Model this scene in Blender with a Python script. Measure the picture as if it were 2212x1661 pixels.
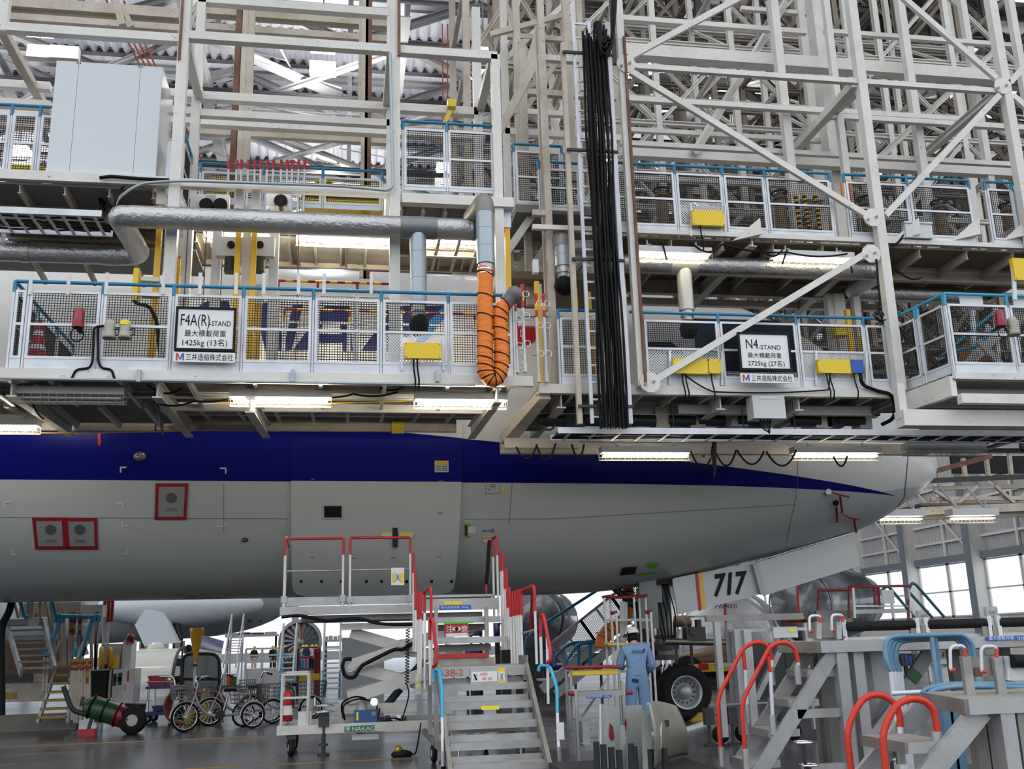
import bpy, bmesh, math, random
from mathutils import Vector as V, Matrix
from math import sin, cos, tan, pi, radians, sqrt, atan2, hypot
for o in list(bpy.data.objects): bpy.data.objects.remove(o)
S = bpy.context.scene
COL = S.collection
# ---------------------------------------------------------------- camera
FPX, CX, CY, CAMH = 2165.0, 1106.0, 830.5, 1.58
PIT, ROL, YAW = radians(14.37), radians(1.615), radians(9.74)
cf = V((sin(YAW)*cos(PIT), cos(YAW)*cos(PIT), sin(PIT)))
r0 = V((cos(YAW), -sin(YAW), 0)); u0 = r0.cross(cf)
cr = cos(ROL)*r0 - sin(ROL)*u0; cu = sin(ROL)*r0 + cos(ROL)*u0
CAM = V((0, 0, CAMH))
cd = bpy.data.cameras.new('camera'); co = bpy.data.objects.new('camera', cd); COL.objects.link(co)
cd.sensor_width = 36; cd.lens = 36*FPX/2212; cd.clip_end = 600
m = Matrix((cr, cu, -cf)).transposed().to_4x4(); m.translation = CAM
co.matrix_world = m; S.camera = co
# ---------------------------------------------------------------- light and exposure
S.view_settings.view_transform = 'Standard'; S.view_settings.look = 'None'
S.view_settings.exposure = 0.12; S.view_settings.gamma = 1
W = bpy.data.worlds.new('sky'); S.world = W; W.use_nodes = True
wn = W.node_tree.nodes; wl = W.node_tree.links; bg = wn['Background']
tc = wn.new('ShaderNodeTexCoord'); nz = wn.new('ShaderNodeTexNoise'); nz.inputs['Scale'].default_value = 2.2; nz.inputs['Detail'].default_value = 5
rp = wn.new('ShaderNodeValToRGB'); rp.color_ramp.elements[0].position = .38; rp.color_ramp.elements[0].color = (.74, .83, .95, 1)
rp.color_ramp.elements[1].position = .62; rp.color_ramp.elements[1].color = (1, 1, 1, 1)
wl.new(tc.outputs['Generated'], nz.inputs['Vector']); wl.new(nz.outputs['Fac'], rp.inputs['Fac']); wl.new(rp.outputs['Color'], bg.inputs['Color'])
bg.inputs['Strength'].default_value = 1.5
S.cycles.max_bounces = 4; S.cycles.diffuse_bounces = 2; S.cycles.glossy_bounces = 2; S.cycles.use_adaptive_sampling = True; S.cycles.adaptive_threshold = .06
S.cycles.transparent_max_bounces = 8; S.cycles.transmission_bounces = 3
S.cycles.caustics_reflective = False; S.cycles.caustics_refractive = False
def area_light(name, loc, sx, sy, power, rot=(0, 0, 0), color=(1, .98, .95)):
    l = bpy.data.lights.new(name, 'AREA'); l.shape = 'RECTANGLE'; l.size = sx; l.size_y = sy; l.energy = power; l.color = color
    o = bpy.data.objects.new(name, l); o.location = loc; o.rotation_euler = rot; COL.objects.link(o); return o
# added fill lights: point grid apart from the lamp fixtures, brightening roof and hall
def fill_light(loc, power, r=.5):
    l = bpy.data.lights.new('roof_fill_light', 'POINT'); l.energy = power; l.shadow_soft_size = r; l.color = (1, .98, .95)
    o = bpy.data.objects.new('roof_fill_light', l); o.location = loc; COL.objects.link(o)
for ix in range(4):
    for iy in range(3): fill_light((-16+ix*15, 36+iy*13, 22.4), 1300)
# ---------------------------------------------------------------- pixel helpers (frame 2212 x 1661)
def ray(px, py): return cf + cr*((px-CX)/FPX) - cu*((py-CY)/FPX)
def P(px, py, y): d = ray(px, py); return CAM + d*(y/d.y)
def PZ(px, py, z=0.0): d = ray(px, py); return CAM + d*((z-CAMH)/d.z)
def PX(px, py, x): d = ray(px, py); return CAM + d*(x/d.x)
R = random.Random(7)
# ---------------------------------------------------------------- materials
MATS = {}
def mat(name, col, rough=.5, metal=0.0, dirt=0.0, rust=0.0, bump=0.0, scale=6.0, emit=0.0, coat=0.0, alpha=1.0, dcol=None, rcol=(.16, .055, .02), bscale=None):
    if name in MATS: return MATS[name]
    m = bpy.data.materials.new(name); m.use_nodes = True; n = m.node_tree.nodes; l = m.node_tree.links; b = n['Principled BSDF']
    c4 = (*col, 1); b.inputs['Base Color'].default_value = c4; b.inputs['Roughness'].default_value = rough; b.inputs['Metallic'].default_value = metal
    if max(col) < .06 and not metal: b.inputs['Specular IOR Level'].default_value = .12
    if coat: b.inputs['Coat Weight'].default_value = coat; b.inputs['Coat Roughness'].default_value = .06
    if alpha < 1: b.inputs['Alpha'].default_value = alpha
    if emit: b.inputs['Emission Color'].default_value = c4; b.inputs['Emission Strength'].default_value = emit
    if dirt or rust or bump:
        t = n.new('ShaderNodeNewGeometry')
        def noise(sc, det=4, rg=.6):
            z = n.new('ShaderNodeTexNoise'); z.inputs['Scale'].default_value = sc; z.inputs['Detail'].default_value = det; z.inputs['Roughness'].default_value = rg
            l.new(t.outputs['Position'], z.inputs['Vector']); return z
        def ramp(z, a, c):
            q = n.new('ShaderNodeMapRange'); q.inputs['From Min'].default_value = a; q.inputs['From Max'].default_value = c
            l.new(z.outputs['Fac'], q.inputs['Value']); return q.outputs['Result']
        cur = None
        def mix(fac, colr, src):
            x = n.new('ShaderNodeMix'); x.data_type = 'RGBA'; l.new(fac, x.inputs['Factor'])
            if src is None: x.inputs['A'].default_value = c4
            else: l.new(src, x.inputs['A'])
            x.inputs['B'].default_value = (*colr, 1); return x.outputs['Result']
        if dirt:
            q = n.new('ShaderNodeMath'); q.operation = 'MULTIPLY'; q.inputs[1].default_value = dirt; l.new(ramp(noise(scale*.35), .42, .68), q.inputs[0])
            cur = mix(q.outputs[0], dcol or tuple(v*.45 for v in col), cur)
        if rust:
            cur = mix(ramp(noise(scale*3.2, 6, .7), .74-rust*.22, .80-rust*.2), rcol, cur)
        if cur is not None: l.new(cur, b.inputs['Base Color'])
        if bump:
            u = n.new('ShaderNodeBump'); u.inputs['Strength'].default_value = bump; u.inputs['Distance'].default_value = .02
            l.new(noise(bscale or scale*5).outputs['Fac'], u.inputs['Height']); l.new(u.outputs['Normal'], b.inputs['Normal'])
    MATS[name] = m; return m
white = mat('painted_steel', (.74, .72, .68), .5, 0, .4, .5, 0, 5, dcol=(.52, .49, .44), rcol=(.2, .1, .05))
cream = mat('aged_cream_steel', (.58, .52, .44), .55, 0, .5, .6, 0, 5, dcol=(.33, .25, .17), rcol=(.2, .085, .035))
greyst = mat('roof_steel', (.46, .46, .47), .5, 0, .25, 0, 0, 2)
rusty = mat('rusty_steel', (.16, .065, .035), .75, 0, .5, .6, 0, 8, dcol=(.3, .2, .15))
alu = mat('aluminium_rail', (.68, .71, .76), .42, .15, .3, 0, 0, 8)
alum = mat('worn_aluminium', (.43, .44, .45), .45, .5, .65, 0, .1, 5, dcol=(.25, .24, .22))
alud = mat('dusty_aluminium', (.28, .27, .255), .55, .35, .7, 0, .1, 6, dcol=(.16, .14, .12))
blue = mat('blue_paint', (.012, .21, .40), .4, 0, .2, 0, 0, 6)
lblue = mat('light_blue_paint', (.03, .38, .62), .4, 0, .3, .1, 0, 6, rcol=(.5, .5, .5))
wblue = mat('worn_blue_paint', (.1, .24, .36), .45, .1, .6, .35, 0, 7, dcol=(.3, .4, .48), rcol=(.42, .44, .46))
yel = mat('yellow_paint', (.85, .47, .01), .45, 0, .15, 0, 0, 5)
yelb = mat('yellow_box_paint', (.83, .58, .015), .42, 0, .12, 0, 0, 5)
bluebox = mat('blue_box_paint', (.01, .1, .42), .4)
red = mat('red_paint', (.48, .012, .016), .4, 0, .25, 0, 0, 8)
redw = mat('worn_red_paint', (.62, .035, .012), .45, 0, .1, .34, 0, 11, rcol=(.62, .55, .5))
dred = mat('dark_red_paint', (.22, .008, .015), .4)
whp = mat('white_paint', (.74, .74, .73), .4, 0, .2, 0, 0, 8)
black = mat('black_rubber', (.012, .012, .013), .55)
blk2 = mat('black_cable', (.008, .008, .009), .35)
wire = mat('dark_wire', (.02, .02, .022), .5)
tyre = mat('tyre_rubber', (.011, .011, .012), .7, 0, .2, 0, .1, 6, dcol=(.02, .02, .02))
foil = mat('foil_wrap', (.47, .47, .47), .3, .85, .4, 0, 1.0, 3, dcol=(.3, .3, .3), bscale=14)
duct = mat('grey_duct_sheet', (.36, .42, .46), .38, .5, .15, 0, 0, 3)
dark = mat('dark_machinery', (.04, .04, .042), .5, .3, .3, 0, 0, 8)
chrome = mat('chrome', (.75, .75, .76), .15, 1)
orange = mat('orange_hose_fabric', (.85, .21, .012), .5, 0, .35, 0, 1.0, 7, dcol=(.55, .1, .006), bscale=10)
tube_glow = mat('tube_lamp_glow', (1, .9, .7), .5, emit=14)
led_glow = mat('high_bay_glow', (1, 1, .96), .5, emit=14)
boxwhite = mat('glossy_white_sheet', (.6, .64, .67), .12, 0, 0, 0, 0, 2, coat=.6)
cabin = mat('grey_cabinet_paint', (.6, .61, .61), .4, 0, .1, 0, 0, 4)
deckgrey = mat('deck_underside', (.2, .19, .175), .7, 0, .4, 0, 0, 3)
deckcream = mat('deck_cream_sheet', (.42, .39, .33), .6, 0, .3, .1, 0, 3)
signw = mat('sign_white', (.78, .79, .8), .4)
signk = mat('sign_black', (.012, .012, .014), .4)
ltr_red = mat('letter_red', (.6, .02, .02), .5); ltr_blue = mat('letter_blue', (.02, .07, .45), .5)
signblue = mat('sign_blue', (.01, .12, .55), .4); signgreen = mat('sign_green', (.01, .16, .07), .4)
stick_y = mat('yellow_sticker', (.85, .75, .03), .5); paper = mat('white_paper', (.75, .75, .74), .6); gtape = mat('green_tape', (.1, .5, .03), .5)
# sheet metal with round punched holes
def punched(name, col, pitch=.03, rad=.3):
    m = bpy.data.materials.new(name); m.use_nodes = True; n = m.node_tree.nodes; l = m.node_tree.links; b = n['Principled BSDF']
    b.inputs['Base Color'].default_value = (*col, 1); b.inputs['Metallic'].default_value = .4; b.inputs['Roughness'].default_value = .45
    t = n.new('ShaderNodeTexCoord'); v = n.new('ShaderNodeTexVoronoi'); v.voronoi_dimensions = '3D'; v.inputs['Randomness'].default_value = 0; v.inputs['Scale'].default_value = 1/pitch
    mp = n.new('ShaderNodeMapping'); mp.inputs['Scale'].default_value = (1, 0, 1); mp.inputs['Rotation'].default_value = (0, radians(45), 0)
    l.new(t.outputs['Object'], mp.inputs['Vector']); l.new(mp.outputs['Vector'], v.inputs['Vector'])
    g = n.new('ShaderNodeMath'); g.operation = 'GREATER_THAN'; g.inputs[1].default_value = rad; l.new(v.outputs['Distance'], g.inputs[0]); l.new(g.outputs[0], b.inputs['Alpha'])
    MATS[name] = m; return m
perf = punched('punched_sheet', (.5, .52, .54), .03, .36)
# ---------------------------------------------------------------- mesh builder
class MB:
    def __init__(s): s.v = []; s.f = []; s.sm = []; s.mi = []; s.m = 0
    def add(s, vs, fs, smooth=False):
        o = len(s.v); s.v += [tuple(v) for v in vs]; s.f += [tuple(i+o for i in f) for f in fs]; s.sm += [smooth]*len(fs); s.mi += [s.m]*len(fs); return s
    def box(s, c, d, rot=None):
        hx, hy, hz = d[0]/2, d[1]/2, d[2]/2
        vs = [V((x, y, z)) for x in (-hx, hx) for y in (-hy, hy) for z in (-hz, hz)]
        if rot is not None: vs = [rot @ v for v in vs]
        c = V(c); return s.add([v+c for v in vs], [(0, 1, 3, 2), (4, 6, 7, 5), (0, 4, 5, 1), (2, 3, 7, 6), (0, 2, 6, 4), (1, 5, 7, 3)])
    def bb(s, a, b): return s.box(((a[0]+b[0])/2, (a[1]+b[1])/2, (a[2]+b[2])/2), (abs(b[0]-a[0]), abs(b[1]-a[1]), abs(b[2]-a[2])))
    def fr(s, p, q, up=None):
        p, q = V(p), V(q); d = q-p; L = d.length; d = d/L if L else V((0, 0, 1))
        u = V(up) if up else (V((0, 0, 1)) if abs(d.z) < .9 else V((0, 1, 0)))
        x = d.cross(u).normalized(); u = x.cross(d); return p, q, d, x, u
    def bar(s, p, q, w, h=None, up=None, sec='B', t=.012):
        h = h or w; p, q, d, x, u = s.fr(p, q, up)
        def bx(x0, x1, u0, u1):
            vs = [b+x*a+u*c for b in (p, q) for a, c in ((x0, u0), (x1, u0), (x1, u1), (x0, u1))]
            s.add(vs, [(3, 2, 1, 0), (4, 5, 6, 7), (0, 1, 5, 4), (1, 2, 6, 5), (2, 3, 7, 6), (3, 0, 4, 7)])
        a, c = w/2, h/2
        if sec == 'B': bx(-a, a, -c, c)
        elif sec == 'H': bx(-a, a, c-t, c); bx(-a, a, -c, t-c); bx(-t/2, t/2, t-c, c-t)
        elif sec == 'C': bx(-a, t-a, -c, c); bx(t-a, a, c-t, c); bx(t-a, a, -c, t-c)
        elif sec == 'L': bx(-a, t-a, -c, c); bx(t-a, a, -c, t-c)
        return s
    def tube(s, pts, r, n=8, closed=False, caps=True):
        pts = [V(p) for p in pts]; N = len(pts); rs = r if isinstance(r, (list, tuple)) else [r]*N; vs = []; prev = None
        for i, p in enumerate(pts):
            a = pts[i-1] if (i or closed) else p; b = pts[(i+1) % N] if (i < N-1 or closed) else p
            d = (b-a).normalized()
            if prev is None:
                u = V((0, 0, 1)) if abs(d.z) < .9 else V((0, 1, 0)); x = d.cross(u).normalized()
            else:
                x = prev - d*prev.dot(d); x = x.normalized() if x.length > 1e-6 else d.orthogonal().normalized()
            prev = x; y = d.cross(x)
            vs += [p+(x*cos(2*pi*k/n)+y*sin(2*pi*k/n))*rs[i] for k in range(n)]
        fs = []
        for i in range(N if closed else N-1):
            j = (i+1) % N
            for k in range(n): fs.append((i*n+k, i*n+(k+1) % n, j*n+(k+1) % n, j*n+k))
        s.add(vs, fs, True)
        if caps and not closed: s.add(vs[:n], [tuple(range(n-1, -1, -1))]); s.add(vs[-n:], [tuple(range(n))])
        return s
    def cyl(s, p, q, r, n=16, r2=None): return s.tube([p, q], [r, r if r2 is None else r2], n)
    def lathe(s, o, ax, prof, n=24, smooth=True):       # prof: list of (radius, distance along ax)
        o, ax = V(o), V(ax).normalized(); x = ax.orthogonal().normalized(); y = ax.cross(x); vs = []
        for r, t in prof: vs += [o+ax*t+(x*cos(2*pi*k/n)+y*sin(2*pi*k/n))*r for k in range(n)]
        fs = [(i*n+k, i*n+(k+1) % n, (i+1)*n+(k+1) % n, (i+1)*n+k) for i in range(len(prof)-1) for k in range(n)]
        return s.add(vs, fs, smooth)
    def prism(s, poly, ext):
        poly = [V(p) for p in poly]; e = V(ext); n = len(poly)
        return s.add(poly+[p+e for p in poly], [tuple(range(n-1, -1, -1)), tuple(range(n, 2*n))]+[(i, (i+1) % n, n+(i+1) % n, n+i) for i in range(n)])
    def grid(s, f, nu, nv, smooth=True):                # f(u,v) with u,v in 0..1
        vs = [f(i/nu, j/nv) for i in range(nu+1) for j in range(nv+1)]
        return s.add(vs, [(i*(nv+1)+j, (i+1)*(nv+1)+j, (i+1)*(nv+1)+j+1, i*(nv+1)+j+1) for i in range(nu) for j in range(nv)], smooth)
    def ball(s, c, r, n=14, sc=(1, 1, 1)):
        return s.grid(lambda u, v: V(c)+V((r*sc[0]*sin(pi*v)*cos(2*pi*u), r*sc[1]*sin(pi*v)*sin(2*pi*u), r*sc[2]*cos(pi*v))), n, max(6, n//2))
    def text(s, body, o, x, y, h, align='LEFT', t=.003, width=None, bold=0.0):
        vs, fs = glyphs(body, bold); x, y = V(x).normalized(), V(y).normalized(); z = x.cross(y); o = V(o)
        x0 = min(v[0] for v in vs); x1 = max(v[0] for v in vs); k = h; kx = h if not width else width/(x1-x0)
        off = {'LEFT': -x0, 'CENTER': -(x0+x1)/2, 'RIGHT': -x1}[align]
        return s.add([o+x*((v[0]+off)*kx)+y*(v[1]*k)+z*t for v in vs], fs)
GL = {}
def glyphs(body, bold=0.0):
    key = (body, bold)
    if key not in GL:
        c = bpy.data.curves.new('lettering', 'FONT'); c.body = body; c.size = 1.0; c.resolution_u = 3; c.offset = bold
        o = bpy.data.objects.new('lettering', c); COL.objects.link(o)
        dg = bpy.context.evaluated_depsgraph_get(); me = o.evaluated_get(dg).to_mesh()
        GL[key] = ([v.co.copy() for v in me.vertices], [tuple(p.vertices) for p in me.polygons])
        o.evaluated_get(dg).to_mesh_clear(); bpy.data.objects.remove(o); bpy.data.curves.remove(c)
    return GL[key]
# ---------------------------------------------------------------- objects
WL = {}
def link(name, mb, ms, origin):
    me = bpy.data.meshes.new(name); o0 = V(origin)
    me.from_pydata([tuple(V(v)-o0) for v in mb.v], [], mb.f)
    for mm in (ms if isinstance(ms, (list, tuple)) else [ms]): me.materials.append(mm)
    me.polygons.foreach_set('use_smooth', mb.sm); me.polygons.foreach_set('material_index', mb.mi); me.update()
    o = bpy.data.objects.new(name, me); COL.objects.link(o); return o
def part(name, mb, m, parent, label=None):
    o = link(name, mb, m, WL[parent]); o.parent = parent; WL[o] = WL[parent]
    if label: o['label'] = label
    return o
def tag(o, label, cat, group=None):
    o['label'] = label; o['category'] = cat
    if group: o['group'] = group
    return o
def thing(name, label, cat, loc=(0, 0, 0), group=None):
    o = bpy.data.objects.new(name, None); o.empty_display_size = .2; COL.objects.link(o); o.location = loc; WL[o] = V(loc); return tag(o, label, cat, group)
def single(name, mb, m, label, cat, group=None):
    xs = [v[0] for v in mb.v]; ys = [v[1] for v in mb.v]; zs = [v[2] for v in mb.v]
    c = V(((min(xs)+max(xs))/2, (min(ys)+max(ys))/2, min(zs))); o = link(name, mb, m, c); o.location = c; WL[o] = c; return tag(o, label, cat, group)
def struct(name, mb, m):
    o = link(name, mb, m, (0, 0, 0)); o['kind'] = 'structure'; WL[o] = V((0, 0, 0)); return o
def move(root, loc, rz=0.0):
    root.location = loc; root.rotation_euler = (0, 0, rz); return root
def dup(root, loc, rz=0.0, label=None, group=None, sc=None):
    r = root.copy(); COL.objects.link(r); r.location = loc; r.rotation_euler = (0, 0, rz)
    if label: r['label'] = label
    if group: r['group'] = group
    if sc: r.scale = sc
    for ch in list(root.children):
        c = ch.copy(); COL.objects.link(c); c.parent = r
        for g in list(ch.children):
            d = g.copy(); COL.objects.link(d); d.parent = c
    return r
def bpart(name, parent, m, p, q, w, h=None, sec='B', t=.012, up=None): return part(name, MB().bar(p, q, w, h, up, sec, t), m, parent)
def arc(p0, p1, p2, n=8, r=.1):                         # rounded corner at p1
    p0, p1, p2 = V(p0), V(p1), V(p2); a = (p0-p1).normalized(); b = (p2-p1).normalized(); s = p1+a*r; e = p1+b*r
    return [s*(1-t)**2+p1*2*t*(1-t)+e*t*t for t in [i/n for i in range(n+1)]]
def rpath(pts, r=.1, n=6):
    pts = [V(p) for p in pts]; out = [pts[0]]
    for i in range(1, len(pts)-1):
        rr = min(r, (pts[i]-pts[i-1]).length*.49, (pts[i+1]-pts[i]).length*.49); out += arc(pts[i-1], pts[i], pts[i+1], n, rr)
    return out+[pts[-1]]
def sag(p, q, d, n=10):
    p, q = V(p), V(q); return [p.lerp(q, i/n)-V((0, 0, d*4*(i/n)*(1-i/n))) for i in range(n+1)]
# ================================================================ the aircraft
YC = 20.0; XN = 12.72
def lerp_tab(tab, s):
    if s <= tab[0][0]: return tab[0][1]
    for (a, va), (b, vb) in zip(tab, tab[1:]):
        if s <= b: t = (s-a)/(b-a); return va+(vb-va)*t
    return tab[-1][1]
ZB = [(0, 5.03), (.06, 4.86), (.15, 4.7), (.35, 4.5), (.8, 4.22), (1.4, 3.9), (2.0, 3.62), (3.2, 3.3), (4.2, 3.1), (5.3, 2.86), (6.45, 2.64), (7.3, 2.52), (8.1, 2.47), (9.2, 2.46), (11, 2.48), (14, 2.5), (30, 2.56)]
ZT = [(0, 5.03), (.06, 5.22), (.15, 5.4), (.35, 5.66), (.8, 6.1), (1.4, 6.6), (2.0, 7.05), (2.6, 7.45), (3.4, 8.0), (4.5, 8.45), (6, 8.8), (8, 8.95), (30, 8.96)]
HW = [(0, 0), (.06, .3), (.15, .5), (.35, .8), (.8, 1.28), (1.4, 1.72), (2.0, 2.05), (3.2, 2.5), (4.5, 2.82), (6, 3.05), (8, 3.18), (9.5, 3.2), (30, 3.2)]
ZM = [(0, 5.03), (2, 5.15), (4, 5.4), (7, 5.68), (9, 5.74), (30, 5.76)]
def smooth_tab(tab):
    out = []
    for i in range(0, 1281):
        s = i*.025; w = 0; a = 0; k = min(.35, s*.4+.01)
        for j in range(-4, 5): a += lerp_tab(tab, max(0, s+j*k/4)); w += 1
        out.append(a/w)
    return lambda s: out[min(1279, int(s/.025))]+(out[min(1280, int(s/.025)+1)]-out[min(1279, int(s/.025))])*(s/.025-int(s/.025))
fZB, fZT, fHW, fZM = [smooth_tab(t) for t in (ZB, ZT, HW, ZM)]
def skin(x, phi, off=0.0):                               # phi: 0 = top, 90 = side facing the camera, 180 = keel
    s = max(0.0, min(30.0, XN-x)); zm = fZM(s); hw = fHW(s)+off; c = cos(phi)
    return V((x, YC-hw*sin(phi), zm+(c*(fZT(s)-zm+off) if c > 0 else c*(zm-fZB(s)+off))))
def skin_hit(px, py, off=0.0):                           # where the line of sight meets the skin
    d = ray(px, py); best = None; t = 14.0/d.y
    def ins(t):
        p = CAM+d*t; s = XN-p.x
        if s < 0 or s > 30: return False
        zm = fZM(s); h = (fZT(s)-zm) if p.z > zm else (zm-fZB(s)); hw = fHW(s)
        return hw > 1e-4 and h > 1e-4 and ((p.y-YC)/(hw+off))**2+((p.z-zm)/(h+off))**2 < 1
    while t < 26 and not ins(t): t += .04
    a, b = t-.04, t
    for _ in range(18):
        mm = (a+b)/2
        if ins(mm): b = mm
        else: a = mm
    return CAM+d*b
def skin_quad(mb, q, nu=6, nv=6, off=.012):             # q: four pixel corners, clockwise from the top left
    def f(u, v):
        x = (q[0][0]*(1-u)+q[1][0]*u)*(1-v)+(q[3][0]*(1-u)+q[2][0]*u)*v
        y = (q[0][1]*(1-u)+q[1][1]*u)*(1-v)+(q[3][1]*(1-u)+q[2][1]*u)*v
        return skin_hit(x, y, off(y) if callable(off) else off)
    n0 = len(mb.f); mb.grid(f, nu, nv, True)
    mb.f[n0:] = [tuple(reversed(t)) for t in mb.f[n0:]]; return mb
def livery():
    m = bpy.data.materials.new('aircraft_livery'); m.use_nodes = True; n = m.node_tree.nodes; l = m.node_tree.links; b = n['Principled BSDF']
    b.inputs['Roughness'].default_value = .3; b.inputs['Coat Weight'].default_value = .08; b.inputs['Specular IOR Level'].default_value = .16; b.inputs['Coat Roughness'].default_value = .05
    g = n.new('ShaderNodeNewGeometry'); sp = n.new('ShaderNodeSeparateXYZ'); l.new(g.outputs['Position'], sp.inputs[0])
    def mth(op, a, b_=None, c=None):
        q = n.new('ShaderNodeMath'); q.operation = op
        for i, v in enumerate((a, b_, c)):
            if v is None: continue
            if isinstance(v, (int, float)): q.inputs[i].default_value = v
            else: l.new(v, q.inputs[i])
        return q.outputs[0]
    X, Z = sp.outputs['X'], sp.outputs['Z']
    up = mth('MINIMUM', mth('MULTIPLY_ADD', X, -.0885, 5.17), 5.7)
    lo = mth('ADD', mth('MULTIPLY_ADD', X, -.008, 4.285), 0)
    lo2 = mth('MAXIMUM', lo, mth('MULTIPLY_ADD', X, .17, 2.46))
    below = mth('LESS_THAN', Z, lo2); inb = mth('MULTIPLY', mth('GREATER_THAN', Z, lo), mth('LESS_THAN', Z, up))
    def mix(f, A, B):
        x = n.new('ShaderNodeMix'); x.data_type = 'RGBA'; l.new(f, x.inputs['Factor'])
        for k, v in (('A', A), ('B', B)):
            if isinstance(v, tuple): x.inputs[k].default_value = v
            else: l.new(v, x.inputs[k])
        return x.outputs['Result']
    c = mix(below, (.74, .73, .71, 1), (.5, .525, .52, 1)); c = mix(inb, c, (.0012, .004, .16, 1)); l.new(c, b.inputs['Base Color'])
    z = n.new('ShaderNodeTexNoise'); z.inputs['Scale'].default_value = 1.1; z.inputs['Detail'].default_value = 2; l.new(g.outputs['Position'], z.inputs['Vector'])
    u = n.new('ShaderNodeBump'); u.inputs['Strength'].default_value = .06; u.inputs['Distance'].default_value = .05; l.new(z.outputs['Fac'], u.inputs['Height']); l.new(u.outputs['Normal'], b.inputs['Normal'])
    return m
liv = livery(); greyskin = mat('grey_aircraft_paint', (.46, .48, .475), .28, 0, .06, 0, 0, 1.5, coat=.4)
plane = thing('aircraft', 'large white airliner with blue stripe, nose towards the far windows', 'airplane', (6.4, YC, 0))
fb = MB(); NS = 150; NP = 72
def stat(i):
    t = i/NS; return XN-30*(t**2.2) if t > 0 else XN-.0008
fb.grid(lambda u, v: skin(stat(round(u*NS)), 2*pi*v), NS, NP)
part('fuselage', fb, liv, plane)
ink = mat('panel_gap', (.16, .17, .17), .6); tapered = mat('red_masking_tape', (.3, .008, .014), .5); film = mat('clear_film', (.3, .31, .3), .35)
# cargo door: a panel standing slightly proud of the skin, its lower corners rounded
def band(x0, x1, p0, p1, off, nx=24, np_=30, rc=.0):
    def f(u, v):
        ph = p0+(p1-p0)*v; arcl = (p1-p0)*3.2*(1-v); ins = 0
        if rc and arcl < rc: ins = rc-sqrt(max(0, rc*rc-(rc-arcl)**2))
        return skin(x0+ins+(x1-x0-2*ins)*u, ph, off+.30*v*v)
    return f
PH0, PH1 = radians(98), radians(157)
def doff(y): v = max(0, min(1, (y-970)/300)); return .05+.30*v*v
db = MB(); f = band(-.875, 2.0, PH0, PH1, .035, rc=.26); db.grid(f, 24, 40)
nu = 24
for g0, g1 in ((lambda t: f(0, t), lambda t: V(f(0, t))+V((0, .1+.25*t*t, .02))), (lambda t: f(1, t), lambda t: V(f(1, t))+V((0, .1+.25*t*t, .02)))):
    db.grid(lambda u, v: g1(u) if v else g0(u), 40, 1, False)
db.grid(lambda u, v: V(f(u, 1))+(V((0, .2, .1)) if v else V((0, 0, 0))), 24, 1, False)
door = part('cargo_door', db, liv, plane)
# bright door skirt below the stripe line stays the belly grey of the livery; hinge along its top edge
hb = MB(); hb.tube([skin(-.75+2.6*i/12, radians(97.5), .02) for i in range(13)], .03, 6)
for i in range(26): hb.box(skin(-.7+.1*i, radians(98.6), .04), (.07, .02, .05))
part('door_hinge', hb, mat('blue_hinge', (.003, .012, .2), .25, coat=.5), door)
def on_skin(name, quads, m, parent=plane, off=.012, nu=4, nv=4, label=None):
    one = name in ('taped_port', 'corner_mark', 'airline_lettering', 'placard_text', 'port_text'); mb = MB()
    for i, q in enumerate(quads):
        skin_quad(mb, q, nu, nv, off)
        if not one or i == len(quads)-1: o = part(name, mb, m, parent, label); mb = MB()
    return o
def rect(x, y, w, h, sk=0): return [(x, y), (x+w, y+sk), (x+w, y+h+sk), (x, y+h)]
wb = MB(); skin_quad(wb, rect(699, 1092, 40, 27), 3, 3, lambda y: doff(y)+.006); part('door_window', wb, signk, door)
on_skin('window_frame', [rect(697, 1090, 44, 3), rect(697, 1118, 44, 3), rect(697, 1090, 3, 30), rect(738, 1090, 3, 30)], greyskin, door, lambda y: doff(y)+.008)
on_skin('door_handle', [rect(848, 1140, 11, 42)], dark, door, lambda y: doff(y)+.012)
on_skin('door_placard', [rect(823, 1149, 24, 13), rect(862, 1150, 30, 12)], paper, door, lambda y: doff(y)+.006)
on_skin('yellow_sticker', [rect(823, 1149, 22, 4), rect(863, 1150, 29, 6)], stick_y, door, lambda y: doff(y)+.01)
for x in (650, 694, 737, 791, 824, 878, 932, 975): on_skin('vent_hole', [rect(x-2.5, 1253, 6, 6)], signk, door, lambda y: doff(y)+.006, 2, 2)
on_skin('stencil', [rect(948, 1038, 10, 2), rect(946, 1107, 10, 2), rect(945, 1202, 9, 2), rect(672, 1034, 8, 2), rect(844, 1204, 9, 2), rect(670, 1203, 8, 2), rect(761, 1205, 8, 2)], ink, door, lambda y: doff(y)+.006, 2, 2)
# placard on the stripe
pl = on_skin('placard', [rect(939, 995, 30, 25)], paper, door, .075); on_skin('placard_heading', [rect(940, 996, 28, 8)], yel, pl, .085)
on_skin('placard_text', [rect(941+14*(k % 2), 1006+4*(k//2), 12, 2.4) for k in range(6)], ink, pl, .085, 2, 1)
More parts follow.
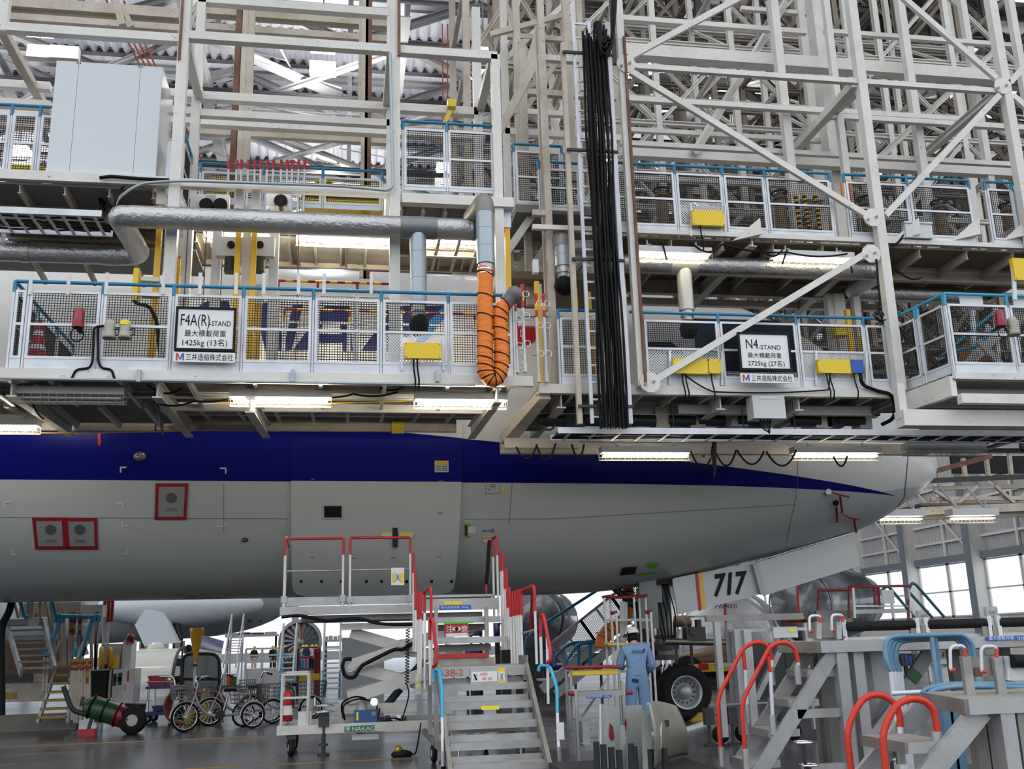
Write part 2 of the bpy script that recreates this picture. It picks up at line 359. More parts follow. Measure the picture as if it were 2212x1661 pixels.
# sealed pressure ports: red tape, film and round port
def port(x0, y0, x1, y1, cx, cy, k=0):
    t = on_skin('taped_port', [rect(x0, y0, x1-x0, 7), rect(x0+k, y1-7, x1-x0-2, 7), [(x0-1, y0), (x0+6, y0), (x0+6+k, y1), (x0-1+k, y1)], [(x1-7, y0+1), (x1, y0+1), (x1-3+k, y1), (x1-9+k, y1)]], tapered, plane, .02, label='port sealed under film with red tape')
    on_skin('film', [[(x0+5, y0+5), (x1-6, y0+5), (x1-8+k, y1-5), (x0+5+k, y1-5)]], film, t, .012)
    mb = MB(); n = 20; vs = [skin_hit(cx, cy, .018)]+[skin_hit(cx+12*cos(2*pi*i/n), cy+11*sin(2*pi*i/n), .018) for i in range(n)]
    mb.add(vs, [(0, (i+1) % n+1, i+1) for i in range(n)]); part('port', mb, mat('port_disc', (.12, .125, .13), .5, .3), t)
    on_skin('port_text', [rect(cx-9, cy+22, 20, 2), rect(cx-11, cy+25.5, 24, 2)], ink, t, .018, 2, 1)
port(337, 1044, 407, 1123, 370, 1076, -2); port(70, 1118, 146, 1187, 109, 1144, 7); port(134, 1119, 210, 1187, 172, 1144, 4)
def bracket(x, y, dx, dy): return [rect(x if dx > 0 else x-14, y-(0 if dy > 0 else 3), 14, 3), rect(x if dx > 0 else x-3, y if dy > 0 else y-13, 3, 13)]
for b in ((259, 1008, 1, 1), (489, 1010, -1, 1), (8, 1083, 1, 1), (267, 1085, -1, 1), (263, 1138, 1, -1), (488, 1139, -1, -1), (23, 1198, 1, -1), (276, 1198, -1, -1)):
    on_skin('corner_mark', bracket(*b), whp, plane, .012, 2, 2)
on_skin('panel_seam', [rect(0, 1117, 622, 1, 3), [(1003, 1121), (1200, 1120), (1200, 1121), (1003, 1122)], [(1200, 1120), (1720, 1089), (1720, 1090), (1200, 1121)], [(1106, 1042), (1107, 1042), (1100, 1135), (1099, 1135)], [(1724, 980), (1725, 980), (1722, 1060), (1721, 1060)], [(1721, 1065), (1722, 1065), (1700, 1170), (1699, 1170)], [(483, 1045), (484, 1045), (484, 1150), (483, 1150)]], ink, plane, .006, 16, 16)
on_skin('radome_seam', [[(1961, 985), (1963, 985), (1955, 1075), (1953, 1075)], [(1953, 1075), (1955, 1075), (1940, 1095), (1938, 1095)]], ink, plane, .006, 3, 20)
on_skin('red_tag_strip', [rect(211, 934, 7, 28), rect(1517, 974, 6, 14)], red, plane, .02)
on_skin('access_panel', [rect(1049, 1040, 1, 26), rect(1079, 1042, 1, 24), rect(1050, 1066, 29, 1)], ink, plane, .01)
on_skin('stencil', [rect(1058, 1046, 13, 2), rect(1058, 1050, 13, 2), rect(1055, 1056, 4, 3), rect(1041, 1145, 12, 3), rect(1056, 1144, 4, 4), rect(1063, 1142, 4, 8)], ink, plane, .012, 2, 2)
on_skin('yellow_tag', [[(1083, 1053), (1087, 1053), (1094, 1066), (1091, 1068)]], stick_y, plane, .02)
on_skin('service_label', [rect(1044, 1159, 20, 13)], paper, plane, .012); on_skin('yellow_sticker', [rect(1044, 1160, 20, 4)], yel, plane, .016)
on_skin('masked_inlet', [rect(1004, 1133, 6, 25)], mat('brown_film', (.12, .04, .03), .4), plane, .014); on_skin('green_tape', [rect(1003, 1131, 13, 4), rect(1003, 1157, 13, 3), [(1400, 1217), (1424, 1216), (1418, 1227), (1398, 1224)], [(1378, 1240), (1418, 1236), (1418, 1240), (1378, 1244)]], gtape, plane, .02)
on_skin('door_plate', [rect(1011, 1138, 16, 14)], paper, plane, .012)
mb = MB().ball(skin_hit(302, 986, .03), .09, 14, (1.2, .6, .9)); part('beacon_lens', mb, mat('lens', (.12, .11, .1), .1, .2, coat=1), plane)
mb = MB().ball(skin_hit(529, 1166, .02), .05, 12, (1.1, .6, .8)); part('drain_mast', mb, dark, plane)
# name on the upper flank and the red disc
navy = mat('livery_navy', (.003, .009, .12), .3); sky = mat('livery_sky_blue', (.03, .25, .65), .3)
L = lambda *q: list(q)
nm = [[(430, 660), (448, 650), (494, 650), (478, 700)], [(470, 650), (494, 650), (520, 765), (490, 765)], [(448, 650), (480, 650), (420, 765), (385, 765)],
      [(534, 653), (580, 653), (582, 665), (534, 665)], [(548, 653), (580, 653), (598, 760), (574, 760)], [(633, 657), (655, 657), (630, 756), (612, 756)], [(582, 660), (598, 700), (626, 757), (598, 757)],
      [(534, 665), (552, 665), (545, 757), (520, 757)],
      [(702, 660), (754, 660), (752, 700), (700, 700)], [(702, 660), (722, 660), (665, 756), (633, 756)], [(734, 660), (756, 662), (762, 758), (740, 758)], [(676, 720), (750, 722), (750, 740), (665, 740)],
      [(850, 662), (872, 662), (815, 757), (780, 757)], [(836, 690), (852, 690), (852, 758), (834, 758)], [(871, 660), (960, 660), (905, 725), (871, 728)]]
on_skin('airline_lettering', nm, navy, plane, .012, 4, 6); on_skin('airline_flash', [[(960, 660), (978, 660), (905, 757), (880, 757)], [(930, 690), (960, 660), (950, 690), (905, 725)]], sky, plane, .014, 4, 6)
mb = MB(); n = 32; vs = [skin_hit(1128, 721, .012)]+[skin_hit(1128+33*cos(2*pi*i/n), 721+25*sin(2*pi*i/n), .012) for i in range(n)]
mb.add(vs, [(0, (i+1) % n+1, i+1) for i in range(n)]); part('red_disc', mb, ltr_red, plane)
on_skin('cabin_door_seam', [rect(1150, 767, 62, 1.6), rect(1105, 683, 110, 1.6)], ink, plane, .01, 10, 1)
on_skin('cockpit_window', [[(1380, 738), (1450, 738), (1480, 765), (1380, 765)]], signk, plane, .012, 8, 4)
# probes with red covers and streamers
def streamer(x, y, x2, y2, w): return [[(x, y), (x+w, y), (x2+w, y2), (x2, y2)]]
mb = MB().cyl(skin_hit(1790, 1062, 0), skin_hit(1790, 1062, .05), .055, 14); part('probe_base', mb, chrome, plane)
pa = skin_hit(1796, 1063, .05); mb = MB().tube([pa, skin_hit(1812, 1068, .12), skin_hit(1834, 1073, .14)], [.012, .02, .022], 8); part('pitot_cover', mb, dred, plane)
pa = skin_hit(1815, 1108, .02); mb = MB().tube([pa, skin_hit(1835, 1118, .1), skin_hit(1856, 1121, .13)], [.012, .02, .022], 8); part('pitot_cover', mb, dred, plane)
mb = MB().ball(skin_hit(1806, 1086, .03), .06, 10); part('vane_cover', mb, black, plane)
on_skin('streamer', streamer(1812, 1072, 1817, 1108, 5), dred, plane, .1, 1, 6); on_skin('streamer', streamer(1804, 1094, 1806, 1129, 5), dred, plane, .06, 1, 6); on_skin('streamer', streamer(1842, 1121, 1847, 1151, 5), dred, plane, .12, 1, 6)
on_skin('static_inlet', [[(1345, 1226), (1376, 1224), (1372, 1240), (1339, 1243)]], signk, plane, .014)
# nose gear
gear = part('nose_gear', MB().cyl((6.4, YC, 1.2), (6.42, YC, 3.1), .16, 20), mat('gear_grey', (.16, .17, .17), .4, .2, .3), plane)
part('gear_piston', MB().cyl((6.4, YC, .5), (6.4, YC, 1.3), .125, 20), chrome, gear)
part('axle', MB().cyl((6.62, YC-.42, .53), (6.62, YC+.42, .53), .07, 12), dark, gear)
part('fork', MB().bar((6.4, YC, .62), (6.62, YC, .53), .2, .16), dark, gear)
mb = MB().cyl((6.4, YC, 1.14), (6.4, YC, 1.24), .25, 20).cyl((6.4, YC, 1.34), (6.4, YC, 1.45), .27, 20).cyl((6.4, YC, 1.55), (6.4, YC, 1.62), .2, 20); part('steering_collar', mb, dark, gear)
mb = MB().cyl((6.3, YC-.28, 1.5), (7.65, YC-.25, 1.44), .06, 12).cyl((6.3, YC+.28, 1.5), (7.5, YC+.25, 1.44), .06, 12); part('steering_cylinder', mb, mat('bronze_metal', (.2, .17, .14), .35, .7), gear)
mb = MB().bar((6.25, YC-.2, 1.05), (5.85, YC, .78), .09, .05).bar((5.85, YC, .78), (6.3, YC, .62), .1, .05); part('torque_link', mb, dark, gear)
part('drag_strut', MB().cyl((6.4, YC, 1.7), (5.2, YC, 2.75), .07, 10), dark, gear)
mb = MB().box((5.95, YC-.32, 2.35), (.18, .12, 1.0)).box((6.2, YC-.3, 2.5), (.16, .14, .5)); part('hydraulic_manifold', mb, mat('manifold_grey', (.2, .21, .21), .4, .4), gear)
mb = MB()
for k in range(5): mb.tube(rpath([(6.1+.08*k, YC-.3, 2.6), (6.15+.1*k, YC-.36, 2.0), (6.3+.05*k, YC-.26, 1.5)], .2), .014, 6)
part('hydraulic_hose', mb, blk2, gear)
mb = MB().box((6.95, YC-.2, 1.62), (.4, .25, .28)).cyl((6.9, YC-.36, 1.68), (6.9, YC-.2, 1.68), .09, 14).cyl((7.05, YC-.2, 1.75), (7.05, YC-.2, 1.9), .07, 10); part('steering_valve', mb, dark, gear)
def nosewheel(y0, sgn):
    mb = MB(); c = V((6.62, y0, .53))
    mb.lathe(c, (0, -sgn, 0), [(.31, -.18), (.4, -.2), (.48, -.19), (.525, -.13), (.535, -.05), (.535, .05), (.525, .13), (.48, .19), (.4, .2), (.31, .18)], 48)
    t = part('tire', mb, tyre, gear)
    mb = MB().lathe(c, (0, -sgn, 0), [(.315, .19), (.295, .19), (.27, .1), (.255, .06), (.25, .02), (.0, .02)], 40); part('rim', mb, mat('wheel_grey', (.5, .53, .55), .35, .4), t)
    mb = MB().lathe(c, (0, -sgn, 0), [(.0, .15), (.11, .15), (.12, .13), (.125, .02)], 24); part('hub_cap', mb, mat('hub_grey', (.33, .34, .34), .4, .5), t)
    mb = MB()
    for k in range(14):
        a = 2*pi*k/14; d = V((cos(a)*.2, 0, sin(a)*.2)); mb.cyl(c+d+V((0, 0, 0)), c+d+V((0, -sgn*.055, 0)), .018, 6)
    part('wheel_bolt', mb, dark, t)
nosewheel(YC-.3, 1); nosewheel(YC+.3, -1)
part('bay_dark_box', MB().bb((5.75, YC-.62, 1.75), (6.1, YC-.5, 2.75)), MATS['gear_grey'], plane)  # dark box added for the darkness of the gear bay cavity
part('gear_well', MB().bb((5.1, YC-.55, 2.6), (7.0, YC+.55, 2.95)), signk, plane)
# open doors of the nose gear bay
def gear_door(name, q, m, y=YC-.62, th=.05):
    mb = MB(); pts = [P(*c, y) for c in q]; mb.prism(pts, (0, th, 0)); return part(name, mb, m, plane)
gdoor = gear_door('gear_door', [(1452, 1252), (1458, 1248), (1628, 1215), (1648, 1282), (1470, 1327), (1464, 1325)], greyskin)
mb = MB().text('717', P(1541, 1287, YC-.63), (1, 0, .085), (.16, 0, 1), .60, 'LEFT', .004, .68, .035)
part('registration_number', mb, signk, gdoor)
def door_stripe(x, w, m): 
    mb = MB(); mb.prism([P(x, 1252-(x-1505)*.2-12, YC-.625), P(x+w, 1250-(x-1505)*.2-12, YC-.625), P(x+w+8, 1317-(x-1505)*.25, YC-.625), P(x+8, 1319-(x-1505)*.25, YC-.625)], (0, .004, 0)); part('door_stripe', mb, m, gdoor)
door_stripe(1501, 7, red); door_stripe(1510, 7, yel)
gd2 = gear_door('gear_door', [(1630, 1217), (1825, 1156), (1838, 1152), (1846, 1160), (1858, 1222), (1650, 1287)], greyskin, YC-.66)
part('door_edge_seal', MB().bar(P(1630, 1217, YC-.7), P(1648, 1284, YC-.7), .1, .04), greyst, gd2)
part('door_hinge_strip', MB().tube([P(1634, 1212, YC-.6), P(1720, 1186, YC-.6), P(1838, 1152, YC-.6)], .02, 6), chrome, gd2)
# ================================================================ the hall
def floor_mat():
    m = bpy.data.materials.new('hall_floor'); m.use_nodes = True; n = m.node_tree.nodes; l = m.node_tree.links; b = n['Principled BSDF']
    g = n.new('ShaderNodeNewGeometry'); z = n.new('ShaderNodeTexNoise'); z.inputs['Scale'].default_value = .5; z.inputs['Detail'].default_value = 6
    mp = n.new('ShaderNodeMapping'); mp.inputs['Scale'].default_value = (.25, 1.6, 1); l.new(g.outputs['Position'], mp.inputs['Vector']); l.new(mp.outputs['Vector'], z.inputs['Vector'])
    r = n.new('ShaderNodeValToRGB'); e = r.color_ramp.elements; e[0].position = .3; e[0].color = (.035, .036, .04, 1); e[1].position = .72; e[1].color = (.085, .086, .09, 1); l.new(z.outputs['Fac'], r.inputs['Fac'])
    k = n.new('ShaderNodeTexBrick'); k.inputs['Scale'].default_value = 1; k.inputs['Mortar Size'].default_value = .012; k.inputs['Brick Width'].default_value = 4; k.inputs['Row Height'].default_value = 2; k.offset = 0
    l.new(g.outputs['Position'], k.inputs['Vector']); x = n.new('ShaderNodeMix'); x.data_type = 'RGBA'; l.new(k.outputs['Fac'], x.inputs['Factor']); l.new(r.outputs['Color'], x.inputs['A']); x.inputs['B'].default_value = (.05, .05, .05, 1)
    l.new(x.outputs['Result'], b.inputs['Base Color'])
    q = n.new('ShaderNodeMapRange'); q.inputs['To Min'].default_value = .12; q.inputs['To Max'].default_value = .36; b.inputs['Specular IOR Level'].default_value = .75; l.new(z.outputs['Fac'], q.inputs['Value']); l.new(q.outputs['Result'], b.inputs['Roughness'])
    return m
struct('floor', MB().bb((-70, -8, -.3), (42, 130, 0)), floor_mat())
struct('ground_apron', MB().bb((-260, -260, -.32), (260, -8, -.02)), mat('asphalt_apron', (.06, .06, .062), .85, 0, .4, 0, 0, 1))  # unseen ground outside, added to darken reflections and light from below
struct('ground_far', MB().bb((-260, 130, -.32), (260, 400, -.02)), mat('asphalt_apron', (.06, .06, .062)))
ochre = mat('ochre_line', (.4, .2, .03), .5, 0, .7, 0, 0, 5, dcol=(.15, .13, .12))
for i, (p, q, w) in enumerate((((0, 1612), (905, 1580), .06), ((400, 1661), (905, 1637), .07), ((-200, 1625), (560, 1590), .05), ((1180, 1600), (1330, 1590), .05))):
    a, c = PZ(*p), PZ(*q); struct('trim_%d' % (i+1), MB().bar(a+V((0, 0, .002)), c+V((0, 0, .002)), w, .004), ochre)
# roof of ribbed sheets laid in overlapping courses on purlins
sheet = mat('roof_sheet', (.66, .66, .70), .5, 0, .12, 0, 0, 1)
RZ = 27.0
_n = sheet.node_tree.nodes; _l = sheet.node_tree.links; _t = _n.new('ShaderNodeBsdfTranslucent'); _t.inputs['Color'].default_value = (.75, .75, .8, 1); _m = _n.new('ShaderNodeMixShader'); _m.inputs[0].default_value = .42  # translucency added to make the roof glow and lend top light
_l.new(_n['Principled BSDF'].outputs[0], _m.inputs[1]); _l.new(_t.outputs[0], _m.inputs[2]); _l.new(_m.outputs[0], _n['Material Output'].inputs['Surface'])
for i in range(14):
    y0 = 33.0+i*2.35; mb = MB(); n = 480
    mb.grid(lambda u, v: V((-26+33*u, y0+2.6*v, RZ+.6-1.0*v+.15*max(-.6, min(.6, sin(2*pi*33*u/.45)*1.15)))), n, 1, False)
    struct('ceiling_sheet_%d' % (i+1), mb, sheet)
    struct('ceiling_panel_%d' % (i+1), MB().bb((7, y0, RZ+.1), (50, y0+2.36, RZ+.2)), mat('shade_toned_roof_panel', (.2, .2, .21), .6))  # dark colour stands in for the unlit part of the roof
    struct('ceiling_purlin_%d' % (i+1), MB().bar((-26, y0+2.62, RZ-.42), (48, y0+2.62, RZ-.42), .24, .34, sec='C', t=.04), mat('shaded_purlin', (.16, .16, .17), .6))  # dark colour paints the shaded gap behind each sheet end
struct('ceiling_front_panel', MB().bb((-70, 12, RZ+.9), (50, 33, RZ+1.1)), sheet)
struct('ceiling_rear_panel', MB().bb((-70, 65, RZ-.2), (50, 130, RZ)), sheet)
nb = 0
def roof_beam(p, q, w, h=None, sec='H', m=greyst, t=.04):
    global nb
    nb += 1; return struct('ceiling_beam_%d' % nb, MB().bar(p, q, w, h, sec=sec, t=t), m)
for y in (35, 41, 47, 53, 59):                           # main trusses along the hall and their web
    roof_beam((-26, y, 24.3), (48, y, 24.3), .4, .45); roof_beam((-26, y+.3, 26.5), (48, y+.3, 26.5), .3, .3)
    for k in range(15):
        x = -25+k*5.0; s = 1 if k % 2 else -1
        roof_beam((x, y, 24.3 if s > 0 else 26.5), (x+5, y, 26.5 if s > 0 else 24.3), .26, .3); roof_beam((x, y, 24.3), (x, y, 26.5), .2, .2)
for k in range(9):
    x = -22+k*8.0; roof_beam((x, 33, 24.6), (x, 64, 24.6), .45, .6, m=mat('bright_roof_steel', (.66, .66, .68), .45))
    for y in (35, 41, 47, 53): roof_beam((x, y, 24.4), (x+8, y+6, 24.4), .28, .3); roof_beam((x+8, y, 24.2), (x, y+6, 24.2), .2, .22)
for i in range(46):                                      # lighter sway rods
    x = R.uniform(-20, 12); y = R.uniform(34, 55); roof_beam((x, y, 23.6), (x+R.uniform(-6, 6), y+R.uniform(1, 7), 26.3), .05, .05, 'B')
for i in range(4):                                       # cable trays and red conduits under the trusses
    roof_beam((-26, 38+i*6.5, 23.6), (22, 38+i*6.5, 23.6), .5, .1, 'C', mat('tray_dark', (.05, .05, .055), .5, .3)); roof_beam((-26, 38.6+i*6.5, 23.75), (22, 38.6+i*6.5, 23.75), .12, .12, 'B', white)
for x in (-8.6, -8.4, -8.2, -8.0, 3.4, 3.6, 3.8): roof_beam((x, 33, 24.1), (x+1.2, 45, 23.9), .05, .05, 'B', mat('red_conduit', (.4, .08, .04), .5))
# hall lamps hanging below the trusses
def hall_lamp(px, py, i, n=1, z=23.2):
    c = PZ(px, py, z); t = thing('high_bay_lamp', '', 'ceiling lamp', c, 'hall lamps under the roof'); mb = MB()
    part('housing', MB().box(c+V((0, 0, .34)), (1.0, .9, .12)).box(c+V((0, 0, .6)), (.1, .1, .5)), white, t)
    for k in (-.24, .24): part('diffuser', MB().box(c+V((k, 0, .2)), (.42, .7, .14)), led_glow, t)
    part('reflector_beam', MB().box(c+V((0, .75, -.25)), (1.0, .3, .5)), white, t)
    part('hanger', MB().bar(c+V((0, 0, .8)), c+V((0, 0, 4.0)), .05), greyst, t); return t
for i, (x, y, lb) in enumerate(((80, 76, 'twin square hall lamp at far left under the roof'), (130, 78, 'second twin hall lamp, just beside the one at far left'), (697, 112, 'twin hall lamp between the two middle columns'), (1045, 130, 'small twin hall lamp beside the tall column corner'), (1400, 155, 'hall lamp seen behind the end plate of the braces'), (40, 335, 'hall lamp low behind the mesh beside the white cabinet'), (965, 372, 'hall lamp glowing through the mesh of the upper middle railing'))):
    hall_lamp(x, y, i)['label'] = lb
# window wall on the nose side, running away from the camera at x = 40
XW = 40.0; wallp = mat('ribbed_wall_sheet', (.45, .46, .48), .55, 0, .1, 0, 0, 2); wframe = mat('window_frame_paint', (.75, .75, .75), .4); colp = mat('column_paint', (.78, .77, .74), .5); colside = mat('column_grey_blue', (.2, .23, .28), .5)
def ribbed(y0, y1, z0, z1):
    mb = MB(); n = int((y1-y0)/.1); mb.grid(lambda u, v: V((XW+.06*(1 if int(u*n+.5) % 4 < 2 else 0), y0+(y1-y0)*u, z0+(z1-z0)*v)), n, 1, False); return mb
Y0W, BAY = 12.7, 7.6
struct('wall_nose_side_base', MB().bb((XW, 10, 0), (XW+.3, 130, 2.35)), colp)
glass = bpy.data.materials.new('window_glass'); glass.use_nodes = True; gn = glass.node_tree; pb = gn.nodes['Principled BSDF']
pb.inputs['Base Color'].default_value = (.9, .95, 1, 1); pb.inputs['Alpha'].default_value = .12; pb.inputs['Roughness'].default_value = .03
wi = 0
for k in range(15):
    y = Y0W+k*BAY; struct('wall_column_%d' % (k+1), MB().bb((XW-1.0, y, 0), (XW, y+.42, 26)).bb((XW-1.02, y-.12, 0), (XW-.98, y+.54, 26)), colp)
    struct('trim_column_shade_%d' % (k+1), MB().bb((XW-1.06, y-.13, 0), (XW-1.025, y+.55, 26)), colside)  # grey-blue strip paints the shade on the column's inner face
    struct('wall_sheet_%d' % (k+1), ribbed(y+.42, y+BAY, 6.15, 26), wallp)
    for z in (7.2, 8.4, 9.6, 10.8): struct('trim_girt_%d_%d' % (k+1, int(z)), MB().bb((XW-.14, y+.42, z), (XW-.02, y+BAY, z+.16)), colp)
    struct('trim_stud_%d' % (k+1), MB().bb((XW-.2, y+3.9, 6.3), (XW-.05, y+4.1, 12)), colp)
    struct('trim_lintel_%d' % (k+1), MB().bb((XW-.35, y+.42, 5.85), (XW, y+BAY, 6.3)), colside)
    struct('trim_brace_%d' % (k+1), MB().bar((XW-.4, y+.5, 6), (XW-.4, y+BAY-.3, 12), .08), colp)
    for j in range(2):
        wi += 1; a, b = y+.5+j*3.55, y+.5+(j+1)*3.55; mb = MB()
        for yy in (a, b-.14): mb.bb((XW-.12, yy, 2.35), (XW, yy+.16, 5.85))
        for zz in (2.35, 3.95, 5.73): mb.bb((XW-.12, a, zz), (XW, b, zz+.1))
        o = struct('window_%d' % wi, mb, wframe); g = part('pane', MB().bb((XW-.07, a+.05, 2.4), (XW-.05, b-.05, 5.8)), glass, o)
struct('wall_far', MB().bb((-70, 128, 9), (XW, 128.3, RZ)), wallp)
struct('wall_far_side', MB().bb((-70.3, 40, 0), (-70, 128, RZ)), wallp)
for k in range(8): struct('wall_far_column_%d' % (k+1), MB().bb((-66+k*15, 127, 0), (-65.2+k*15, 128, 9)), colp)
# ================================================================ docking platforms
def mesh_fill(p, x, z, w, h, pitch=.034, r=.0034):       # square wire mesh: p lower left, x/z unit directions
    mb = MB(); p, x, z = V(p), V(x).normalized(), V(z).normalized(); n = x.cross(z)
    for i in range(1, int(w/pitch)+1): mb.bar(p+x*(i*pitch), p+x*(i*pitch)+z*h, r*2, r*2, n)
    for i in range(1, int(h/pitch)+1): mb.bar(p+z*(i*pitch), p+z*(i*pitch)+x*w, r*2, r*2, n)
    return mb
def frame(p, x, z, w, h, t=.034, d=.034, mids=()):
    mb = MB(); p, x, z = V(p), V(x).normalized(), V(z).normalized(); n = x.cross(z)
    mb.bar(p+x*t/2, p+x*t/2+z*h, t, d, n); mb.bar(p+x*(w-t/2), p+x*(w-t/2)+z*h, t, d, n)
    for k in (t/2, h-t/2)+tuple(mids): mb.bar(p+z*k+x*t, p+z*k+x*(w-t), d, t, z)
    return mb
def railing(parent, A, B, zd, posts, h=1.04, toe=.13, hand=.12, mid=.5, fill=True, rail_end=(0, 0), stubs=True, bl=blue, base=.0, lower=None):
    """A-B in plan; posts: distances along A-B; panels fill the gaps between neighbouring posts"""
    A, B = V((A[0], A[1], 0)), V((B[0], B[1], 0)); d = (B-A).normalized(); Z = V((0, 0, 1)); at = lambda s, z: A+d*s+V((0, 0, zd+z))
    for s in posts:
        part('rail_post', MB().cyl(at(s, 0), at(s, h), .017, 8), alu, parent)
        if stubs: part('handrail_stub', MB().cyl(at(s, h-.02), at(s, h+hand), .026, 8), bl, parent)
    for i, (a, b) in enumerate(zip(posts, posts[1:])):
        a += .022; b -= .022; w = b-a
        f = part('rail_panel', frame(at(a, base+toe), d, Z, w, h-toe-base, mids=((h-toe-base)*mid,)), alu, parent)
        if fill is True or (fill and fill[i]):
            if lower and lower[i]:
                hm = (h-toe-base)*mid; part('mesh_infill', mesh_fill(at(a+.03, base+toe+hm), d, Z, w-.06, h-toe-base-hm-.03), wire, f)
                o = part('punched_sheet', MB().bb((0, 0, 0), (1, 1, 1)), perf, f); me = o.data; c = [at(a+.03, base+toe+.03), at(b-.03, base+toe+.03), at(b-.03, base+toe+hm), at(a+.03, base+toe+hm)]
                me.clear_geometry(); me.from_pydata([tuple(v-WL[parent]) for v in c], [], [(0, 1, 2, 3)]); me.update()
            else: part('mesh_infill', mesh_fill(at(a+.03, base+toe+.03), d, Z, w-.06, h-toe-base-.06), wire, f)
        part('toe_board', MB().bar(at(a, base+toe/2+.0), at(b, base+toe/2), .02, toe, Z), alu, parent)
    if hand: part('handrail', MB().tube([at(posts[0]-rail_end[0], h+hand), at(posts[-1]+rail_end[1], h+hand)], .024, 10), bl, parent)
def cage_lamp(a, b, label, lit=True, group='caged tube lamps', glow=None, k=1.0):
    """a caged fluorescent lamp hanging between points a and b (its lower edge)"""
    a, b = V(a), V(b); d = (b-a).normalized(); z = V((0, 0, 1)); n = d.cross(z); L = (b-a).length
    t = thing('caged_tube_lamp', label, 'lamp', (a+b)/2, group)
    part('housing', MB().bar(a+z*.13*k, b+z*.13*k, .2*k, .1*k), cabin, t)
    for i in (-.035, .035): part('fluorescent_tube', MB().cyl(a+d*.05+z*.04*k+n*i, b-d*.05+z*.04*k+n*i, .016, 8), (glow or tube_glow) if lit else whp, t)
    mb = MB(); m_ = int(L/.1)
    for i in range(m_+1):
        c = a+d*(L*i/m_); mb.tube([c+n*.1*k+z*.08*k, c+n*.08*k-z*.02*k, c-n*.08*k-z*.02*k, c-n*.1*k+z*.08*k], .004, 4)
    for s in (-.08, -.03, .03, .08): mb.bar(a+n*s*k-z*.02*k, b+n*s*k-z*.02*k, .006)
    for s in (-.1, .1): mb.bar(a+n*s*k+z*.03*k, b+n*s*k+z*.03*k, .006)
    part('wire_guard', mb, mat('cream_wire', (.62, .58, .45), .5), t)
    for s in (.18, .82): part('mounting_strap', MB().bar(a+d*L*s+z*.17*k, a+d*L*s+z*.34*k, .03, .012).bar(a+d*L*s-n*.11*k+z*.19*k, a+d*L*s+n*.11*k+z*.19*k, .05, .012), greyst, t)
    return t
def emitlight(p, q, w, dz=-.03): pass
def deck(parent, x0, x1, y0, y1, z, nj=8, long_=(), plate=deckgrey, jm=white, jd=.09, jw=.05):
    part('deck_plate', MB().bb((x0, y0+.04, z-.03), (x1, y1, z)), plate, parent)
    for i in range(nj+1):
        x = x0+(x1-x0)*i/nj; part('joist', MB().bar((x, y0+.06, z-.03-jd/2), (x, y1-.03, z-.03-jd/2), jw, jd, sec='H', t=.01), jm, parent)
    for y, w, h in long_: part('stringer', MB().bar((x0, y, z-.03-h/2), (x1, y, z-.03-h/2), w, h, sec='C', t=.012), jm, parent)
# ---------------------------------------------------------------- lower platform with the sign F4A(R)
YA = 13.0; ZA = P(500, 803, YA).z
X0, X1 = P(14, 800, YA).x, P(1150, 830, YA).x
fa = thing('maintenance_platform', 'long white platform with blue handrail carrying the F4A(R) sign', 'platform', (-1, YA, ZA))
part('edge_beam', MB().bar((X0-1.2, YA, ZA-.075), (X1, YA, ZA-.075), .1, .14), white, fa)
deck(fa, X0-1.2, X1-.3, YA, 14.55, ZA-.02, 9, ((13.95, .1, .08),))
part('deck_plate', MB().bb((X0-1.2, 14.55, ZA-.05), (P(338, 880, 14.6).x, 16.0, ZA-.02)), deckgrey, fa)
for i in range(5): part('joist', MB().bar((X0-1.1+.62*i, 14.6, ZA-.09), (X0-1.1+.62*i, 16.0, ZA-.09), .06, .08), white, fa)
part('rear_fascia', MB().bb((P(340, 910, 16.1).x, 16.05, P(500, 931, 16.1).z), (P(985, 910, 16.1).x, 16.12, P(500, 903, 16.1).z)), cream, fa)
part('rear_fascia', MB().bb((P(-40, 910, 16.1).x, 16.05, P(200, 931, 16.1).z), (P(335, 910, 16.1).x, 16.14, P(200, 915, 16.1).z)), cream, fa)
zg_ = P(600, 896, 16.0).z
for px, a, b in ((25, 835, 925), (340, 838, 930), (540, 870, 930), (1075, 850, 930)):
    part('cross_girder', MB().bar(P(px, a, YA+.1)-V((0, 0, .02)), V((P(px, a, YA+.1).x, 16.0, ZA-.16)), .12, .22, sec='H', t=.02), white, fa)
# folding flap below the deck towards the fuselage
pl_ = [P(345, 880, 14.6), P(1060, 880, 14.6)]; zfe = P(600, 902, 16.0).z; zne = P(600, 878, 14.6).z
part('flap_sheet', MB().prism([(pl_[0].x, 14.6, zne), (pl_[1].x, 14.6, zne), (pl_[1].x, 16.05, zfe), (pl_[0].x, 16.05, zfe)], (0, 0, .02)), deckgrey, fa)
for i in range(10):
    x = pl_[0].x+(pl_[1].x-pl_[0].x)*i/9; part('flap_rib', MB().bar((x, 14.6, zne-.03), (x, 16.03, zfe-.03), .05, .06), white, fa)
part('flap_rail', MB().bar((pl_[0].x, 14.6, zne-.03), (pl_[1].x, 14.6, zne-.03), .06, .1), white, fa)
part('flap_rail', MB().bar((pl_[0].x, 15.3, (zne+zfe)/2-.03), (pl_[1].x, 15.3, (zne+zfe)/2-.03), .05, .05), white, fa)
part('yellow_plate', MB().bb(P(846, 936, 16.0), P(873, 911, 16.0)+V((0, .03, 0))), yelb, fa)
part('conduit', MB().tube([(X0-1.2, YA-.07, ZA-.15), (X1-.8, YA-.07, ZA-.15)], .018, 6), duct, fa)
pp = [P(x, 800, YA).x-X0 for x in (14, 46, 210, 366, 520, 674, 823, 970, 1112)]
